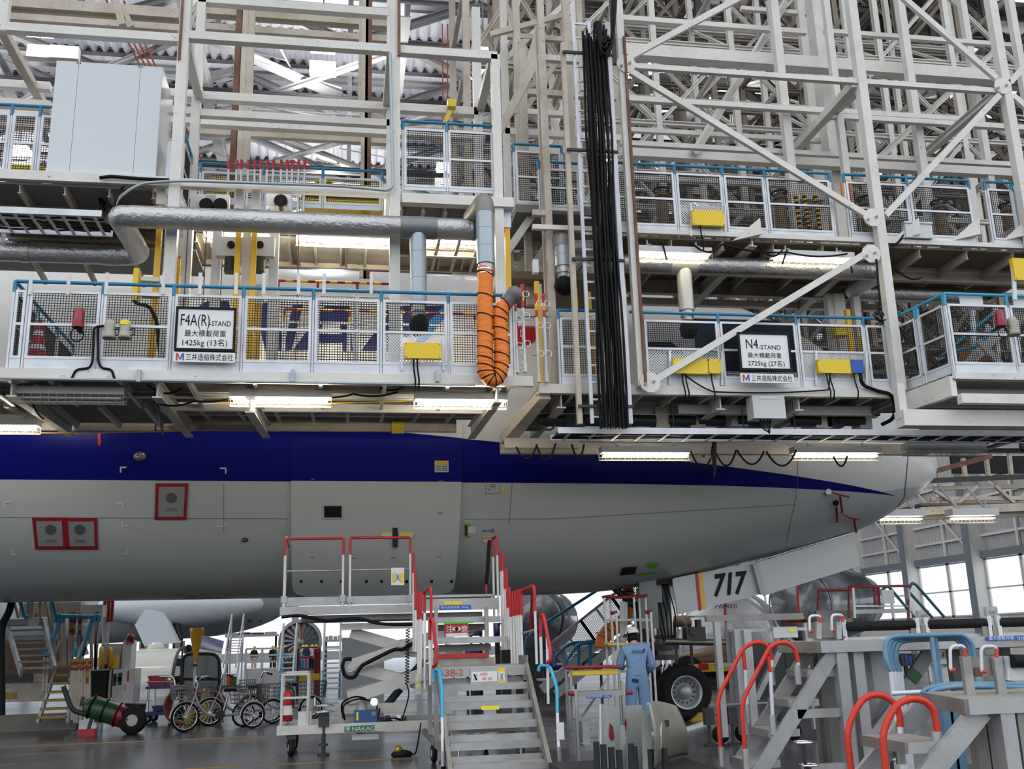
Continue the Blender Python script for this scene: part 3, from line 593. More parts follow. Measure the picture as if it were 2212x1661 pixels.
railing(fa, (X0, YA), (X1, YA), ZA, pp, rail_end=(0, 0), lower=(0, 0, 0, 0, 0, 0, 1, 0))
railing(fa, (X0, YA), (X0, 16), ZA, [.02, 1.0, 2.0, 2.9])
for x in (66, 148, 230, 353, 432, 510, 570, 645, 700, 802):
    p = P(x, 614, YA-.03); mb = MB().bar(p-V((0, 0, .14)), p+V((0, 0, .16)), .045, .012, (0, 1, 0)); part('hook_bracket', mb, white, fa)
for x in (300, 632, 945):
    p = P(x, 812, YA-.07); part('conduit_clamp', MB().box(p, (.05, .06, .16)), duct, fa)
for x0, y0, x1, y1, sg in ((5, 850, 60, 838, .1), (60, 838, 130, 840, .04), (135, 836, 240, 838, .03), (318, 830, 395, 838, .1), (330, 868, 420, 866, .06), (420, 866, 500, 860, .03), (660, 850, 760, 852, .05), (760, 850, 860, 846, .05), (820, 838, 880, 832, .05), (340, 870, 352, 940, .0), (70, 872, 95, 905, .03)): part('slack_cable', MB().tube(sag(P(x0, y0, 13.5), P(x1, y1, 13.5), sg), .014, 6), blk2, fa)
part('yellow_cord', MB().tube(sag(P(-20, 934, 15.2), P(420, 930, 15.2), .02), .008, 5), yel, fa); part('yellow_cord', MB().tube(sag(P(440, 868, 13.6), P(880, 866, 13.6), .03), .008, 5), yel, fa)
# yellow control boxes hang on the rails
def control_box(px0, py0, px1, py1, y, label, m=yelb, cables=2, nm='control_box', yd=.08):
    a, b = P(px0, py1, y), P(px1, py0, y); t = thing(nm, label, 'control box', ((a.x+b.x)/2, y, a.z), 'yellow control boxes on the railings' if m is yelb else None)
    part('case', MB().bb((a.x, y, a.z), (b.x, y+yd, b.z)), m, t)
    for x in (a.x+.02, b.x-.02):
        for z in (a.z+.02, b.z-.02): part('screw', MB().cyl((x, y-.006, z), (x, y, z), .007, 6), dark, t)
    for k in range(cables):
        x = a.x+(b.x-a.x)*(.25+.1*k); part('cable', MB().tube([(x, y+.04, a.z), (x, y+.03, a.z-.12), (x+.02, y+.0, a.z-.3), (x+.02, y+.04, a.z-.42)], .012, 6), blk2, t)
    return t
control_box(874, 741, 953, 773, YA-.14, 'yellow control box on the rail near the orange hose')
for x in (868, 958): part('hanger_strap', MB().bar(P(x, 725, YA-.04), P(x, 800, YA-.04), .03, .012, (0, 1, 0)), alu, fa)
# signs
def sign(px0, py0, px1, py1, y, lines, label, frame_m=signk, cat='sign', tilt=0.0, edge=True):
    a, b = P(px0, py1, y), P(px1, py0, y); t = thing('sign', label, cat, ((a.x+b.x)/2, y, a.z)); w, h = b.x-a.x, b.z-a.z
    part('board', MB().bb((a.x, y, a.z), (b.x, y+.02, b.z)), signw, t)
    if edge:
        e = .03; mb = MB()
        for q, r_ in (((a.x-e, a.z-e), (b.x+e, a.z)), ((a.x-e, b.z), (b.x+e, b.z+e)), ((a.x-e, a.z), (a.x, b.z)), ((b.x, a.z), (b.x+e, b.z))): mb.bb((q[0], y-.015, q[1]), (r_[0], y+.03, r_[1]))
        part('frame', mb, frame_m, t)
    for body, u, v, hh, wd, m in lines:
        part('lettering', MB().text(body, (a.x+u*w, y-.003, a.z+v*h), (1, 0, 0), (0, 0, 1), hh*h, 'LEFT', .001, wd*w), m, t)
    return t
sign(381, 670, 506, 752, YA-.12, [('F4A(R)', .05, .58, .42, .52, signk), ('-STAND', .57, .58, .19, .38, signk), ('最大積載荷重', .13, .32, .18, .74, signk), ('1425kg (13名)', .1, .08, .2, .8, signk)], 'large black-framed sign reading F4A(R)-STAND')
sign(1603, 724, 1700, 795, 13.75, [('N4', .12, .58, .4, .25, signk), ('-STAND', .38, .56, .19, .46, signk), ('最大積載荷重', .14, .32, .17, .7, signk), ('2725kg (27名)', .13, .08, .19, .76, signk)], 'large black-framed sign reading N4-STAND')
def nameplate(px0, py0, px1, py1, y, label):
    t = sign(px0, py0, px1, py1, y, [('三井造船株式会社', .2, .22, .72, .77, signk)], label, edge=False, cat='nameplate'); a, b = P(px0, py1, y), P(px1, py0, y); h = b.z-a.z
    k = h*.72; o = V((a.x+.03, y-.003, a.z+h*.14)); f = lambda u, v: o+V((u*k*1.05, 0, v*k))
    part('emblem', MB().add([f(0, 0), f(.2, 0), f(.2, .62), f(.34, .3), f(.46, .3), f(.26, 1), f(0, 1)], [tuple(range(7))]), ltr_red, t)
    part('emblem', MB().add([f(.38, .12), f(.62, .12), f(.82, .66), f(.82, 0), f(1, 0), f(1, 1), f(.74, 1), f(.5, .36)], [tuple(range(8))]), ltr_blue, t)
nameplate(374, 762, 508, 781, YA-.12, 'white company nameplate under the F4A(R) sign'); nameplate(1601, 808, 1714, 826, 13.75, 'white company nameplate under the N4 sign')
# caged lamps under the platform
def lamp_px(x0, y0, x1, y, label, z0, lit=True, k=1.0, glow=None):
    a = P(x0, y0, z0); b = P(x1, y, z0); b.z = a.z; return cage_lamp(a, b, label, lit, k=k, glow=glow)
hot = mat('bright_tube_glow', (1, .9, .7), .5, emit=150); warm = mat('warm_tube_glow', (1, .9, .7), .5, emit=90)
lamp_px(36, 866, 270, 868, 'unlit caged lamp under the F4A(R) platform', 13.35, False)
lamp_px(496, 872, 716, 876, 'lit caged lamp under the F4A(R) platform, below its sign', 13.4, glow=warm)
lamp_px(895, 877, 1095, 880, 'lit caged lamp under the platform below the orange hose', 13.4, glow=warm)
lamp_px(-70, 932, 84, 932, 'lit caged lamp at the far left edge against the fuselage', 15.0, glow=warm)
# things fixed to or standing on the platform
c = P(78, 783, 13.6); t = thing('traffic_cone', 'red and white traffic cone standing behind the railing mesh', 'traffic cone', c); h = .56
part('cone_body', MB().lathe(c, (0, 0, 1), [(.13, 0), (.035, h), (0, h+.01)], 20), red, t)
for z in (.16, .36): part('reflective_band', MB().lathe(c, (0, 0, 1), [(.133-.095*z/h, z), (.133-.095*(z+.07)/h, z+.07)], 20), whp, t)
part('cone_foot', MB().box(c+V((0, 0, .01)), (.32, .32, .03)), red, t)
def beacon(px, py, y, label, k=1.0):
    c = P(px, py, y); t = thing('warning_light', label, 'warning light', c-V((0, 0, .12*k)), 'red warning beacons')
    part('dome', MB().lathe(c-V((0, 0, .03*k)), (0, 0, 1), [(.066*k, 0), (.06*k, .13*k), (.05*k, .16*k), (0, .165*k)], 20), mat('beacon_red', (.28, .004, .012), .2, coat=.4), t)
    part('base', MB().cyl(c-V((0, 0, .12*k)), c-V((0, 0, .03*k)), .075*k, 18, .07*k), mat('beacon_base', (.3, .01, .02), .4), t)
    part('bracket', MB().bar(c-V((0, 0, .13*k)), c+V((0, .2*k, -.13*k)), .06, .02), dark, t)
    part('cable_loop', MB().tube([c+V((.08*k*cos(a), -.02, -.22*k+.09*k*sin(a))) for a in [i*pi/8 for i in range(16)]], .009, 6, closed=True), blk2, t)
beacon(170, 688, YA-.14, 'red beacon above the traffic cone on the rail'); beacon(2160, 688, 12.6, 'red beacon on the corner platform at far right', 1.0)
def horn(px, py, y, label, sgn=1, k=1.0):
    c = P(px, py, y); t = thing('loudspeaker', label, 'loudspeaker', c-V((0, 0, .12*k)), 'horn loudspeakers on the rails'); b = mat('beige_horn', (.42, .4, .34), .5, 0, .2, 0, 0, 12)
    part('horn_body', MB().lathe(c+V((0, 0, .12*k)), (0, 0, -1), [(0, 0), (.055*k, 0), (.065*k, .05*k), (.058*k, .12*k), (.075*k, .2*k), (.085*k, .24*k), (.07*k, .235*k), (.04*k, .1*k)], 20), b, t)
    part('bracket', MB().tube([c+V((.05*k*sgn, 0, 0)), c+V((.11*k*sgn, 0, .02)), c+V((.12*k*sgn, 0, -.06)), c+V((.06*k*sgn, 0, -.08))], .012, 6), dark, t)
horn(237, 712, YA-.13, 'beige horn speaker, nearer the red beacon'); horn(270, 712, YA-.13, 'beige horn speaker with yellow collar beside its twin'); horn(2188, 706, 12.6, 'beige horn speaker on the corner platform', -1, 1.1)
a = P(270, 700, YA-.13); single('yellow_band', MB().cyl(a-V((0, 0, .02)), a+V((0, 0, .035)), .068, 16), stick_y, 'yellow collar round one horn speaker', 'sticker')
mb = MB(); k = YA-.06
for s, x1 in ((-1, 156), (1, 246)):
    single('rail_cable', MB().tube(rpath([P(225, 704, k), P(207+s*4, 706, k), P(206+s*6, 780, k), P(206+s*12, 795, k), P(x1+(8 if s < 0 else -4), 798, k), P(x1, 815, k), P(x1+4*s, 822, k)], .12), .016, 8), blk2, 'black cable bent down the rail and away to the '+('cone side' if s < 0 else 'sign side'), 'cable', 'bent cables by the horn speakers')
yb = MB(); 
t = thing('yellow_drive_box', 'tall yellow drive box rising behind the blue handrail', 'drive unit', P(293, 640, 13.7))
part('case', MB().bb(P(284, 648, 13.6), P(306, 590, 13.8)), yelb, t); part('arm', MB().bar(P(306, 604, 13.7), P(345, 606, 13.7), .1, .06).bar(P(306, 636, 13.7), P(345, 638, 13.7), .1, .06), white, t)
part('cable', MB().tube(rpath([P(290, 650, 13.6), P(300, 658, 13.5), P(322, 660, 13.5), P(338, 690, 13.6), P(345, 760, 13.6)], .1), .025, 8), blk2, t)
# red and yellow guard rails on the far side of the platform
def striped_bar(name, p, q, r, n, parent, ms=(dred, yel)):
    p, q = V(p), V(q); mb = MB()
    for i in range(n): mb.m = i % 2; mb.tube([p.lerp(q, i/n), p.lerp(q, (i+1)/n)], r, 8)
    return part(name, mb, list(ms), parent)
for (x0, y0, x1, y1, zz, lb) in ((601, 606, 855, 612, 14.6, 'wide guard frame with red and yellow top bar behind the middle rail'), (615, 668, 1025, 676, 15.9, 'low guard frame with red and yellow bar close to the fuselage letters')):
    a, b = P(x0, y0, zz), P(x1, y1, zz); b.z = a.z; t = thing('striped_guardrail', lb, 'guard rail', (a.x, zz, ZA)); n = 3
    striped_bar('top_bar', a, b, .022, 16, t)
    for i in range(n+1):
        q = a.lerp(b, i/n); striped_bar('upright', q, V((q.x, q.y, q.z-.22)), .022, 2, t); part('lower_upright', MB().bar((q.x, q.y, q.z-.22), (q.x, q.y, ZA), .05, .05), alu, t)
        if i < n:
            q2 = a.lerp(b, (i+1)/n); f = part('rail_panel', frame((q.x, zz, ZA+.05), (1, 0, 0), (0, 0, 1), q2.x-q.x, q.z-.25-ZA, mids=(.45, .55)), alu, t)
            if zz < 15: part('mesh_infill', mesh_fill((q.x+.03, zz, ZA+.08), (1, 0, 0), (0, 0, 1), q2.x-q.x-.06, q.z-.31-ZA, .04), wire, f)
# posts with chains at the end of the platform
def chain_post(px, py0, py1, y, label):
    a = P(px, py1, y); h = P(px, py0, y).z-a.z; t = thing('chain_post', label, 'stanchion', a, 'chain posts between the two platforms')
    part('post', MB().cyl(a, a+V((0, 0, h*.76)), .02, 10), alu, t); striped_bar('striped_top', a+V((0, 0, h*.76)), a+V((0, 0, h)), .024, 3, t, (red, yel))
    part('socket', MB().cyl(a, a+V((0, 0, .12)), .032, 10), white, t); part('cap', MB().cyl(a+V((0, 0, h)), a+V((0, 0, h+.05)), .028, 10), red, t)
    for z in (h*.33, h*.66, h*.92): part('ring', MB().tube([a+V((.045+.045*cos(k*pi/6), -.02, z+.045*sin(k*pi/6))) for k in range(12)], .006, 5, closed=True), chrome, t)
for x0, (y0, y1), lb in ((1117, (632, 806), 'white chain post nearest the orange hose end'), (1134, (622, 804), 'white chain post left of the red disc'), (1164, (642, 826), 'first of the two red-topped posts right of the red disc'), (1181, (642, 826), 'second of the two red-topped posts right of the red disc')): chain_post(x0, y0, y1, 13.1 if x0 < 1150 else 13.9, lb)
mb = MB()
for i in range(26):
    c = P(1128+(3*sin(i*.9)), 650+i*5.8, 13.15); mb.tube([c+V((.012*cos(k*pi/4) if i % 2 else 0, 0 if i % 2 else .012*cos(k*pi/4), .02*sin(k*pi/4))) for k in range(8)], .004, 4, closed=True)
single('chain', mb, chrome, 'steel chain hanging beside the red disc', 'chain')
# ---------------------------------------------------------------- lower platform with the sign N4
YN = 14.0; ZN = P(1700, 838, YN).z
n0, n1 = P(1164, 838, YN).x, P(1940, 840, YN).x
na = thing('maintenance_platform', 'white platform with blue handrail carrying the N4 sign', 'platform', (6, YN, ZN))
part('edge_beam', MB().bar((n0, YN, ZN-.07), (n1+.1, YN, ZN-.07), .1, .14), white, na)
deck(na, n0, n1+.1, YN, 16.6, ZN-.02, 11, ((14.9, .12, .2),))
for x in (1215, 1560, 1730): 
    q = P(x, 850, YN); part('cross_girder', MB().bar((q.x, YN+.1, ZN-.2), (q.x, 16.6, ZN-.2), .14, .26, sec='H', t=.02), white, na)
xs = lambda *a: [P(x, 830, YN).x-n0 for x in a]
railing(na, (n0, YN), (n1, YN), ZN, xs(1211, 1343)); railing(na, (n0, YN), (n1, YN), ZN, xs(1383, 1396, 1562, 1732, 1880, 1925), lower=(0, 1, 0, 1, 0), rail_end=(.1, -.15))
control_box(1456, 775, 1530, 806, YN-.14, 'long yellow box of the pair behind the diagonal brace'); control_box(1531, 775, 1557, 806, YN-.14, 'short yellow box of the pair beside the N4 sign', cables=1)
control_box(1769, 777, 1840, 805, YN-.14, 'yellow box joined to a small blue box'); control_box(1840, 777, 1864, 805, YN-.15, 'small blue box on the end of a yellow box', bluebox, 1, 'junction_box')
for x in (1447, 1560, 1763, 1872): part('hanger_strap', MB().bar(P(x, 757, YN-.04), P(x, 832, YN-.04), .035, .012, (0, 1, 0)), alu, na)
mb = MB().bb(P(1562, 800, 14.5), P(1715, 700, 14.56)); single('dark_screen', mb, mat('navy_screen', (.004, .008, .025), .5), 'black screen board standing behind the N4 sign', 'screen')
single('dark_screen', MB().bb(P(1505, 770, 14.9), P(1680, 694, 14.94)), mat('teal_screen', (.004, .02, .05), .5), 'teal-black screen board close to the brace behind the rail', 'screen')
single('rail_cable', MB().tube(sag(P(1475, 806, YN-.12), P(1530, 842, YN-.1), .02)+sag(P(1540, 846, YN-.1), P(1790, 842, YN-.1), .03)+[P(1793, 806, YN-.12)], .012, 6), blk2, 'thin black cable looping along the N4 platform edge', 'cable')
single('rail_cable', MB().tube(rpath([P(1858, 806, YN-.12), P(1862, 832, YN-.12), P(1900, 846, YN-.1), P(1925, 850, YN-.1), P(1935, 880, YN-.05), P(1930, 905, YN), P(1905, 917, YN+.2)], .2), .03, 8), blk2, 'thick black cable curling off the end of the N4 platform', 'cable')
# white terminal box below the N4 platform
a, b = P(1629, 903, YN-.1), P(1694, 855, YN-.1); t = thing('terminal_box', 'white terminal box below the N4 platform edge', 'electrical box', a)
part('case', MB().bb(a, (b.x, YN+.15, b.z)), cabin, t); part('label_strip', MB().bb((a.x+.12, YN-.11, b.z-.05), (b.x-.12, YN-.1, b.z-.03)), paper, t)
for k in range(3): part('cable', MB().tube(rpath([(a.x+.15+.05*k, YN, a.z), (a.x+.14+.05*k, YN, a.z-.14), (a.x+.26, YN, a.z-.2-.02*k), (a.x+.3, YN, a.z)], .06), .016, 6), blk2, t)
# underside: rear flap beams, machinery, cable tray and lamps
ub = thing('platform_undercarriage', 'dark drive gear and beams slung under the N4 platform', 'machinery', (6, 15, ZN-.5)); zu = P(1500, 965, 15.4).z
part('rear_beam', MB().bar((P(1080, 950, 15.6).x, 15.6, zu), (P(2000, 960, 15.6).x, 15.6, zu), .12, .18), cream, ub)
part('end_girder', MB().prism([P(1165, 862, YN), P(1190, 862, YN), P(1110, 960, 15.2), P(1080, 960, 15.2)], (0, .1, .16)), cream, ub)
part('end_fascia', MB().bb(P(1090, 967, 15.0), P(1250, 948, 15.05)), cream, ub)
for x in (1150, 1238, 1345, 1425, 1500, 1590, 1770, 1795, 1860): part('motor_mount', MB().box(P(x, 905, 15)+V((0, 0, 0)), (.2+.1*R.random(), .3, .28+.1*R.random())), R.choice([cream, dark, dark, white]), ub)
for x in (1190, 1290, 1385, 1470, 1535, 1620, 1740, 1835): part('gear_motor', MB().cyl(P(x-28, 908, 14.9), P(x+30, 910, 14.9), .09, 12), dark, ub)
part('drive_shaft', MB().cyl(P(1150, 897, 15.1), P(1900, 895, 15.1), .03, 8), dark, ub)
for x0, x1 in ((1465, 1880),): part('lower_stringer', MB().bar(P(x0, 885, 14.6), (P(x1, 885, 14.6).x, 14.6, P(x0, 885, 14.6).z), .1, .14, sec='H', t=.02), white, ub)
part('hand_wheel', MB().tube([P(1183, 916, 14.5)+V((.1*cos(k*pi/8), .1*sin(k*pi/8)*.5, .1*sin(k*pi/8))) for k in range(16)], .015, 6, closed=True), dark, ub)
def tray(name, label, a, b, w, n, m=alu, h=.09):
    a, b = V(a), V(b); t = thing(name, label, 'cable tray', (a+b)/2); d = (b-a).normalized(); s = V((0, w, 0))
    part('side_rail', MB().bar(a, b, .025, h), m, t); part('side_rail', MB().bar(a+s, b+s, .025, h), m, t)
    for i in range(n): q = a.lerp(b, (i+.5)/n)-V((0, 0, h*.4)); part('rung', MB().bar(q, q+s, .04, .02), m, t)
    for i in range(4): q = V((0, w*(.2+.2*i), -h*.25)); part('tray_cable', MB().tube([a.lerp(b, k/14)+q+V((0, R.uniform(-.02, .02), R.uniform(-.01, .01))) for k in range(15)], .016, 6), blk2, t)
    return t
zt = P(1300, 930, 14.0).z
tray('cable_tray', 'long cable tray under the N4 platform running to the far right', (P(1205, 930, 14).x, 14.0, zt), (P(2212, 940, 14).x+1.5, 14.0, zt), .55, 24)
tray('cable_tray', 'black-filled cable tray at left under the white cabinet', (P(-60, 455, 13.4).x, 13.4, P(100, 457, 13.4).z), (P(220, 460, 13.4).x, 13.4, P(100, 457, 13.4).z), .7, 8)
for x in (1240, 1450, 1600, 1710, 1980, 2030): part('hanger_rod', MB().cyl(P(x, 850, 14.3), (P(x, 850, 14.3).x, 14.3, zt), .01, 6), dark, ub)
for x0, x1, lb in ((1297, 1492, 'caged lamp hanging below the cable tray near the blue stripe'), (1712, 1900, 'caged lamp hanging in front of the white nose'), (1955, 2128, 'caged lamp hanging beyond the tip of the nose')):
    lamp_px(x0, 990 if x0 < 1900 else 981, x1, 992, lb, 15.0, x0 != 1955)
for x0, y0, x1, y1 in ((1115, 965, 1160, 960), (1160, 965, 1200, 958), (1235, 960, 1262, 960), (1492, 975, 1540, 975), (1545, 975, 1590, 972), (1592, 972, 1650, 975), (1655, 975, 1720, 972), (1800, 985, 1830, 985)):
    part('slack_cable', MB().tube(sag(P(x0, y0, 14.6), P(x1, y1, 14.6), .16+.1*R.random()), .016, 6), blk2, ub)
mb = MB().tube([P(1543, 955, 14.4), P(1541, 985, 14.4), P(1544, 1010, 14.4), P(1543, 1030, 14.4)], [.035, .05, .03, .015], 8); single('strap_bundle', mb, blk2, 'black strap bundle dangling in front of the blue stripe', 'strap')
# ---------------------------------------------------------------- corner platform at the right
YB = 12.87; zb = 5.2
ca = thing('corner_platform', 'white corner platform with blue rail jutting out at far right', 'platform', (8.6, YB, zb)); bx = P(2062, 800, YB).x
railing(ca, (bx, YB), (bx+3, YB), zb, [0, 1.02, 2.0], h=1.06, hand=.16, bl=lblue); railing(ca, (bx, YB), (bx-.14, 14.1), zb, [0.03, .62, .68, 1.15], h=1.06, hand=.16, bl=lblue)
part('edge_beam', MB().bar((bx-.02, YB, zb-.05), (bx+3, YB, zb-.05), .08, .1), white, ca); part('floor_plate', MB().bb((bx-.1, YB, zb-.12), (bx+3, 15, zb-.08)), deckgrey, ca)
part('support_channel', MB().bar((bx, YB-.02, zb-.4), (bx+3, YB-.02, zb-.4), .12, .14), white, ca)
part('side_girder', MB().bar((bx-.05, YB, zb-.2), (bx-.2, 14.2, zb-.2), .1, .3), white, ca)
q = P(1943, 905, 13.2); part('lower_box_beam', MB().bar((q.x, 13.2, q.z), (q.x+3.5, 13.2, q.z), .25, .24), white, ca); part('drop_post', MB().bar((q.x+.05, 13.2, q.z), (q.x+.05, 13.2, zb-.1), .12), white, ca)
for x in (.3, 1.0, 1.7): part('floor_rib', MB().bar((bx, 13.2+x*.6, zb-.16), (bx+3, 13.2+x*.6, zb-.16), .06, .08), white, ca)
part('stair_rail', MB().tube([(bx+.5, 13.6, zb+.55), (bx+.9, 13.6, zb+.62), (bx+1.7, 13.6, zb+1.25)], .025, 8), lblue, ca); part('stair_rail', MB().tube([(bx+.5, 13.9, zb+.55), (bx+1.6, 13.9, zb+1.35)], .025, 8), lblue, ca)
part('stair_stringer', MB().bar((bx+.6, 13.7, zb+.2), (bx+1.8, 13.7, zb+1.2), .05, .14), white, ca); part('stair_stringer', MB().bar((bx+.9, 13.5, zb+.7), (bx+1.5, 13.5, zb), .05, .1), white, ca)
for x in (2100, 2150, 2195): part('stair_upright', MB().bar(P(x, 660, 13.7), P(x+6, 790, 13.7), .06), alu, ca)
for x0, y0, x1, y1, lb in ((2076, 636, 2120, 668, 'white paper tied inside the corner platform mesh'), (2195, 640, 2230, 690, 'white paper on the corner platform mesh at the picture edge')): single('paper_notice', MB().bb(P(x0, y1, YB+.05), P(x1, y0, YB+.06)), paper, lb, 'notice')
control_box(2194, 559, 2240, 604, 12.7, 'yellow box on a post over the corner platform at the picture edge', cables=0); part('box_post', MB().bar(P(2188, 562, 12.75), P(2192, 648, 12.75), .06, .03, (0, 1, 0)), alu, ca)
single('wooden_reel', MB().cyl(P(2090, 770, 14), P(2115, 770, 14), .22, 20), mat('plywood', (.5, .27, .08), .6), 'brown round reel lying behind the corner platform mesh', 'reel')
# ================================================================ upper gantries
def vcol(par, px, py, y, z0, z1, w=.13, m=white, sec='B', nm='column', d=None):
    x = P(px, py, y).x; return part(nm, MB().bar((x, y, z0), (x, y, z1), w, d or w, (0, 1, 0), sec, .014), m, par)
def hbeam(par, x0, y0, x1, y1, y, w=.13, m=white, sec='B', nm='beam', d=None):
    a, b = P(x0, y0, y), P(x1, y1, y); z = (a.z+b.z)/2; return part(nm, MB().bar((a.x, y, z), (b.x, y, z), d or w, w, sec=sec, t=.014), m, par)
def ybeam(par, px, py, y0, y1, w=.13, m=white, nm='cross_beam', sec='B'):
    a = P(px, py, y0); return part(nm, MB().bar(a, (a.x, y1, a.z), w, w, sec=sec, t=.014), m, par)
def brace(par, x0, y0, x1, y1, y, w=.1, m=white, nm='brace', sec='B', y2=None, d=None): return part(nm, MB().bar(P(x0, y0, y), P(x1, y1, y2 or y), w, d or w*.8, (0, 1, 0), sec), m, par)
YF, YR = 13.6, 15.2
lg = thing('gantry', 'tall white steel gantry over the F4A(R) platform with upper deck', 'gantry', (-1, YF, ZA))
vcol(lg, 388, 250, YF, ZA, 15, .15); vcol(lg, 853, 250, YF, ZA, 15, .15); vcol(lg, 1073, 300, YF, ZA, 10.36, .13)
vcol(lg, 423, 250, YR, 7.9, 15, .14); vcol(lg, 843, 200, YR, 7.9, 15, .12); vcol(lg, 1032, 250, YR, 7.9, 12.3, .14)
vcol(lg, 2, 100, YF, 10.2, 15, .12); vcol(lg, 393, 30, YF-.09, 9.9, 15, .035, rusty, 'B', 'rusted_guide'); vcol(lg, 862, 60, YF-.09, 10.2, 15, .045, rusty, 'B', 'rusted_guide')
hbeam(lg, -150, 48, 388, 88, YF, .13); hbeam(lg, 388, 80, 1073, 122, YF, .13)
hbeam(lg, 430, 4, 840, 28, YR, .14); hbeam(lg, 428, 210, 1032, 243, YR, .14); hbeam(lg, 431, 248, 843, 266, YR, .12); hbeam(lg, -80, 180, 110, 187, YR, .13); hbeam(lg, -80, 222, 110, 226, YR, .13); hbeam(lg, 430, 270, 1030, 290, 16.6, .16)
hbeam(lg, -60, 243, 110, 248, 16.6, .2); hbeam(lg, 355, 202, 430, 206, YR, .13); hbeam(lg, 355, 238, 430, 243, YR, .12); hbeam(lg, 355, 258, 430, 262, 16.6, .14)
for a, b, c, d, yy, w in ((-60, 8, 388, 30, 18.5, .22), (-60, 40, 388, 56, 18.5, .14), (430, 30, 840, 48, 18.5, .2), (430, 64, 840, 82, 18.5, .14), (-60, 265, 108, 270, 18.5, .16), (425, 290, 840, 302, 19.5, .12)): hbeam(lg, a, b, c, d, yy, w, cream)
ybeam(lg, 1066, 122, YF, YR); ybeam(lg, 400, 88, YF, YR); ybeam(lg, 846, 108, YF, YR, .14); ybeam(lg, 2, 60, YF, 18.5, .12, cream)
for x0, y0, x1, y1, w in ((404, 40, 430, 5, .06), (402, 90, 430, 5, .05), (0, 12, 35, -10, .05), (250, 0, 265, 55, .12), (272, 30, 285, 58, .08)): brace(lg, x0, y0, x1, y1, 15.6, w, cream)
for px, m_ in ((513, rusty), (526, cream), (540, cream), (788, cream), (796, rusty)): vcol(lg, px, 150, 17.2, 8.0, 16, .12, m_)
for px in (533, 546, 780): vcol(lg, px, 40, 18, 12, 16, .08, cream)
brace(lg, 520, 320, 536, 150, 17.3, .04, cream); brace(lg, 513, 60, 532, 150, 17.3, .03, cream)
# upper deck of the left gantry
zu1 = P(180, 386, YF).z
part('edge_beam', MB().bar((P(-60, 380, YF).x, YF, zu1), (P(388, 394, YF).x, YF, zu1), .1, .14), white, lg)
hbeam(lg, 388, 397, 850, 418, YF+.02, .12); hbeam(lg, 868, 430, 1108, 442, YF-.03, .15, nm='edge_beam')
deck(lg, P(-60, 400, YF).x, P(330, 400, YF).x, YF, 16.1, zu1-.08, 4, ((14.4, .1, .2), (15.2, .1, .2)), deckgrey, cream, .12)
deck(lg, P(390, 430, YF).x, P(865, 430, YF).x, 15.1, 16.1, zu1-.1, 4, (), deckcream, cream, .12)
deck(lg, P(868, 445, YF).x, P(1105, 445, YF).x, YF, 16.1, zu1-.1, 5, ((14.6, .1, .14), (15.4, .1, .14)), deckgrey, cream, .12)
part('rear_fascia', MB().bb((P(-80, 550, 16.1).x, 16.1, P(200, 562, 16.1).z), (P(330, 550, 16.1).x, 16.16, P(200, 545, 16.1).z)), cream, lg)
part('rear_fascia', MB().bb((P(395, 550, 16.1).x, 16.1, P(700, 578, 16.1).z), (P(1060, 550, 16.1).x, 16.16, P(700, 562, 16.1).z)), cream, lg)
# sloping soffit sheets with stiffeners above the fuselage
sa, sb = P(395, 520, 15.3), P(1060, 520, 15.3)
part('soffit_sheet', MB().prism([(sa.x, 15.2, sa.z+.12), (sb.x, 15.2, sa.z+.12), (sb.x, 16.1, P(700, 568, 16.1).z), (sa.x, 16.1, P(700, 568, 16.1).z)], (0, 0, .02)), deckcream, lg)
for i in range(13):
    x = sa.x+(sb.x-sa.x)*i/12; part('soffit_rib', MB().bar((x, 15.2, sa.z+.1), (x, 16.08, P(700, 568, 16.1).z-.02), .035, .08), cream, lg)
for i in range(6):
    x = -5.5+i*.75; part('soffit_rib', MB().bar((x, 15.0, 7.5), (x, 16.1, 7.35), .05, .1), cream, lg)
part('soffit_sheet', MB().bb((-6.5, 15.0, 7.52), (-2.3, 16.1, 7.56)), deckgrey, lg)
for x, w in ((362, .1), (404, .13), (468, .13), (532, .11), (592, .13)): vcol(lg, x, 560, 14.3 if x != 532 else 14.0, 5.1, 7.85, w, white, 'B', 'guide_column')
for px, y0, w, yy in ((339, 13.75, .075, 7.75), (385, 14.6, .06, 7.3), (512, 13.8, .075, 7.75), (547, 13.8, .075, 7.75), (562, 14.6, .08, 6.6)):
    x = P(px, 580, y0).x; part('yellow_guide_post', MB().bar((x, y0, ZA+.02), (x, y0, yy), w, w, (0, 1, 0)), yel, lg); part('post_socket', MB().box((x, y0, yy+.1), (.12, .12, .3)), white, lg)
x = P(1097, 560, 13.7).x; part('yellow_guide_post', MB().bar((x, 13.7, ZA+.02), (x, 13.7, 7.55), .075, .075, (0, 1, 0)), yel, lg); part('post_socket', MB().box((x, 13.7, 7.72), (.11, .11, .36)), alu, lg)
for px, yy in ((440, 440), (470, 440), (600, 432)):
    c = P(px, yy, 14.15); part('pulley_box', MB().box(c, (.34, .1, .26)), white, lg); part('pulley', MB().cyl(c+V((.05, -.1, -.05)), c+V((.05, .1, -.05)), .1, 16), black, lg)
for px in (500, 562):
    c = P(px, 535, 14.1); part('gear_box', MB().box(c, (.42, .12, .3)), white, lg); part('gear_eye', MB().cyl(c+V((0, -.08, .02)), c+V((0, -.05, .02)), .055, 14), signk, lg); part('drive_motor', MB().cyl(c+V((0, -.05, -.18)), c+V((0, -.05, -.4)), .085, 14), dark, lg)
for px in (410, 450, 486, 648): part('wire_rope', MB().cyl(P(px, 430, 14.2), (P(px, 430, 14.2).x, 14.2, ZA+.1), .008, 5), rusty, lg)
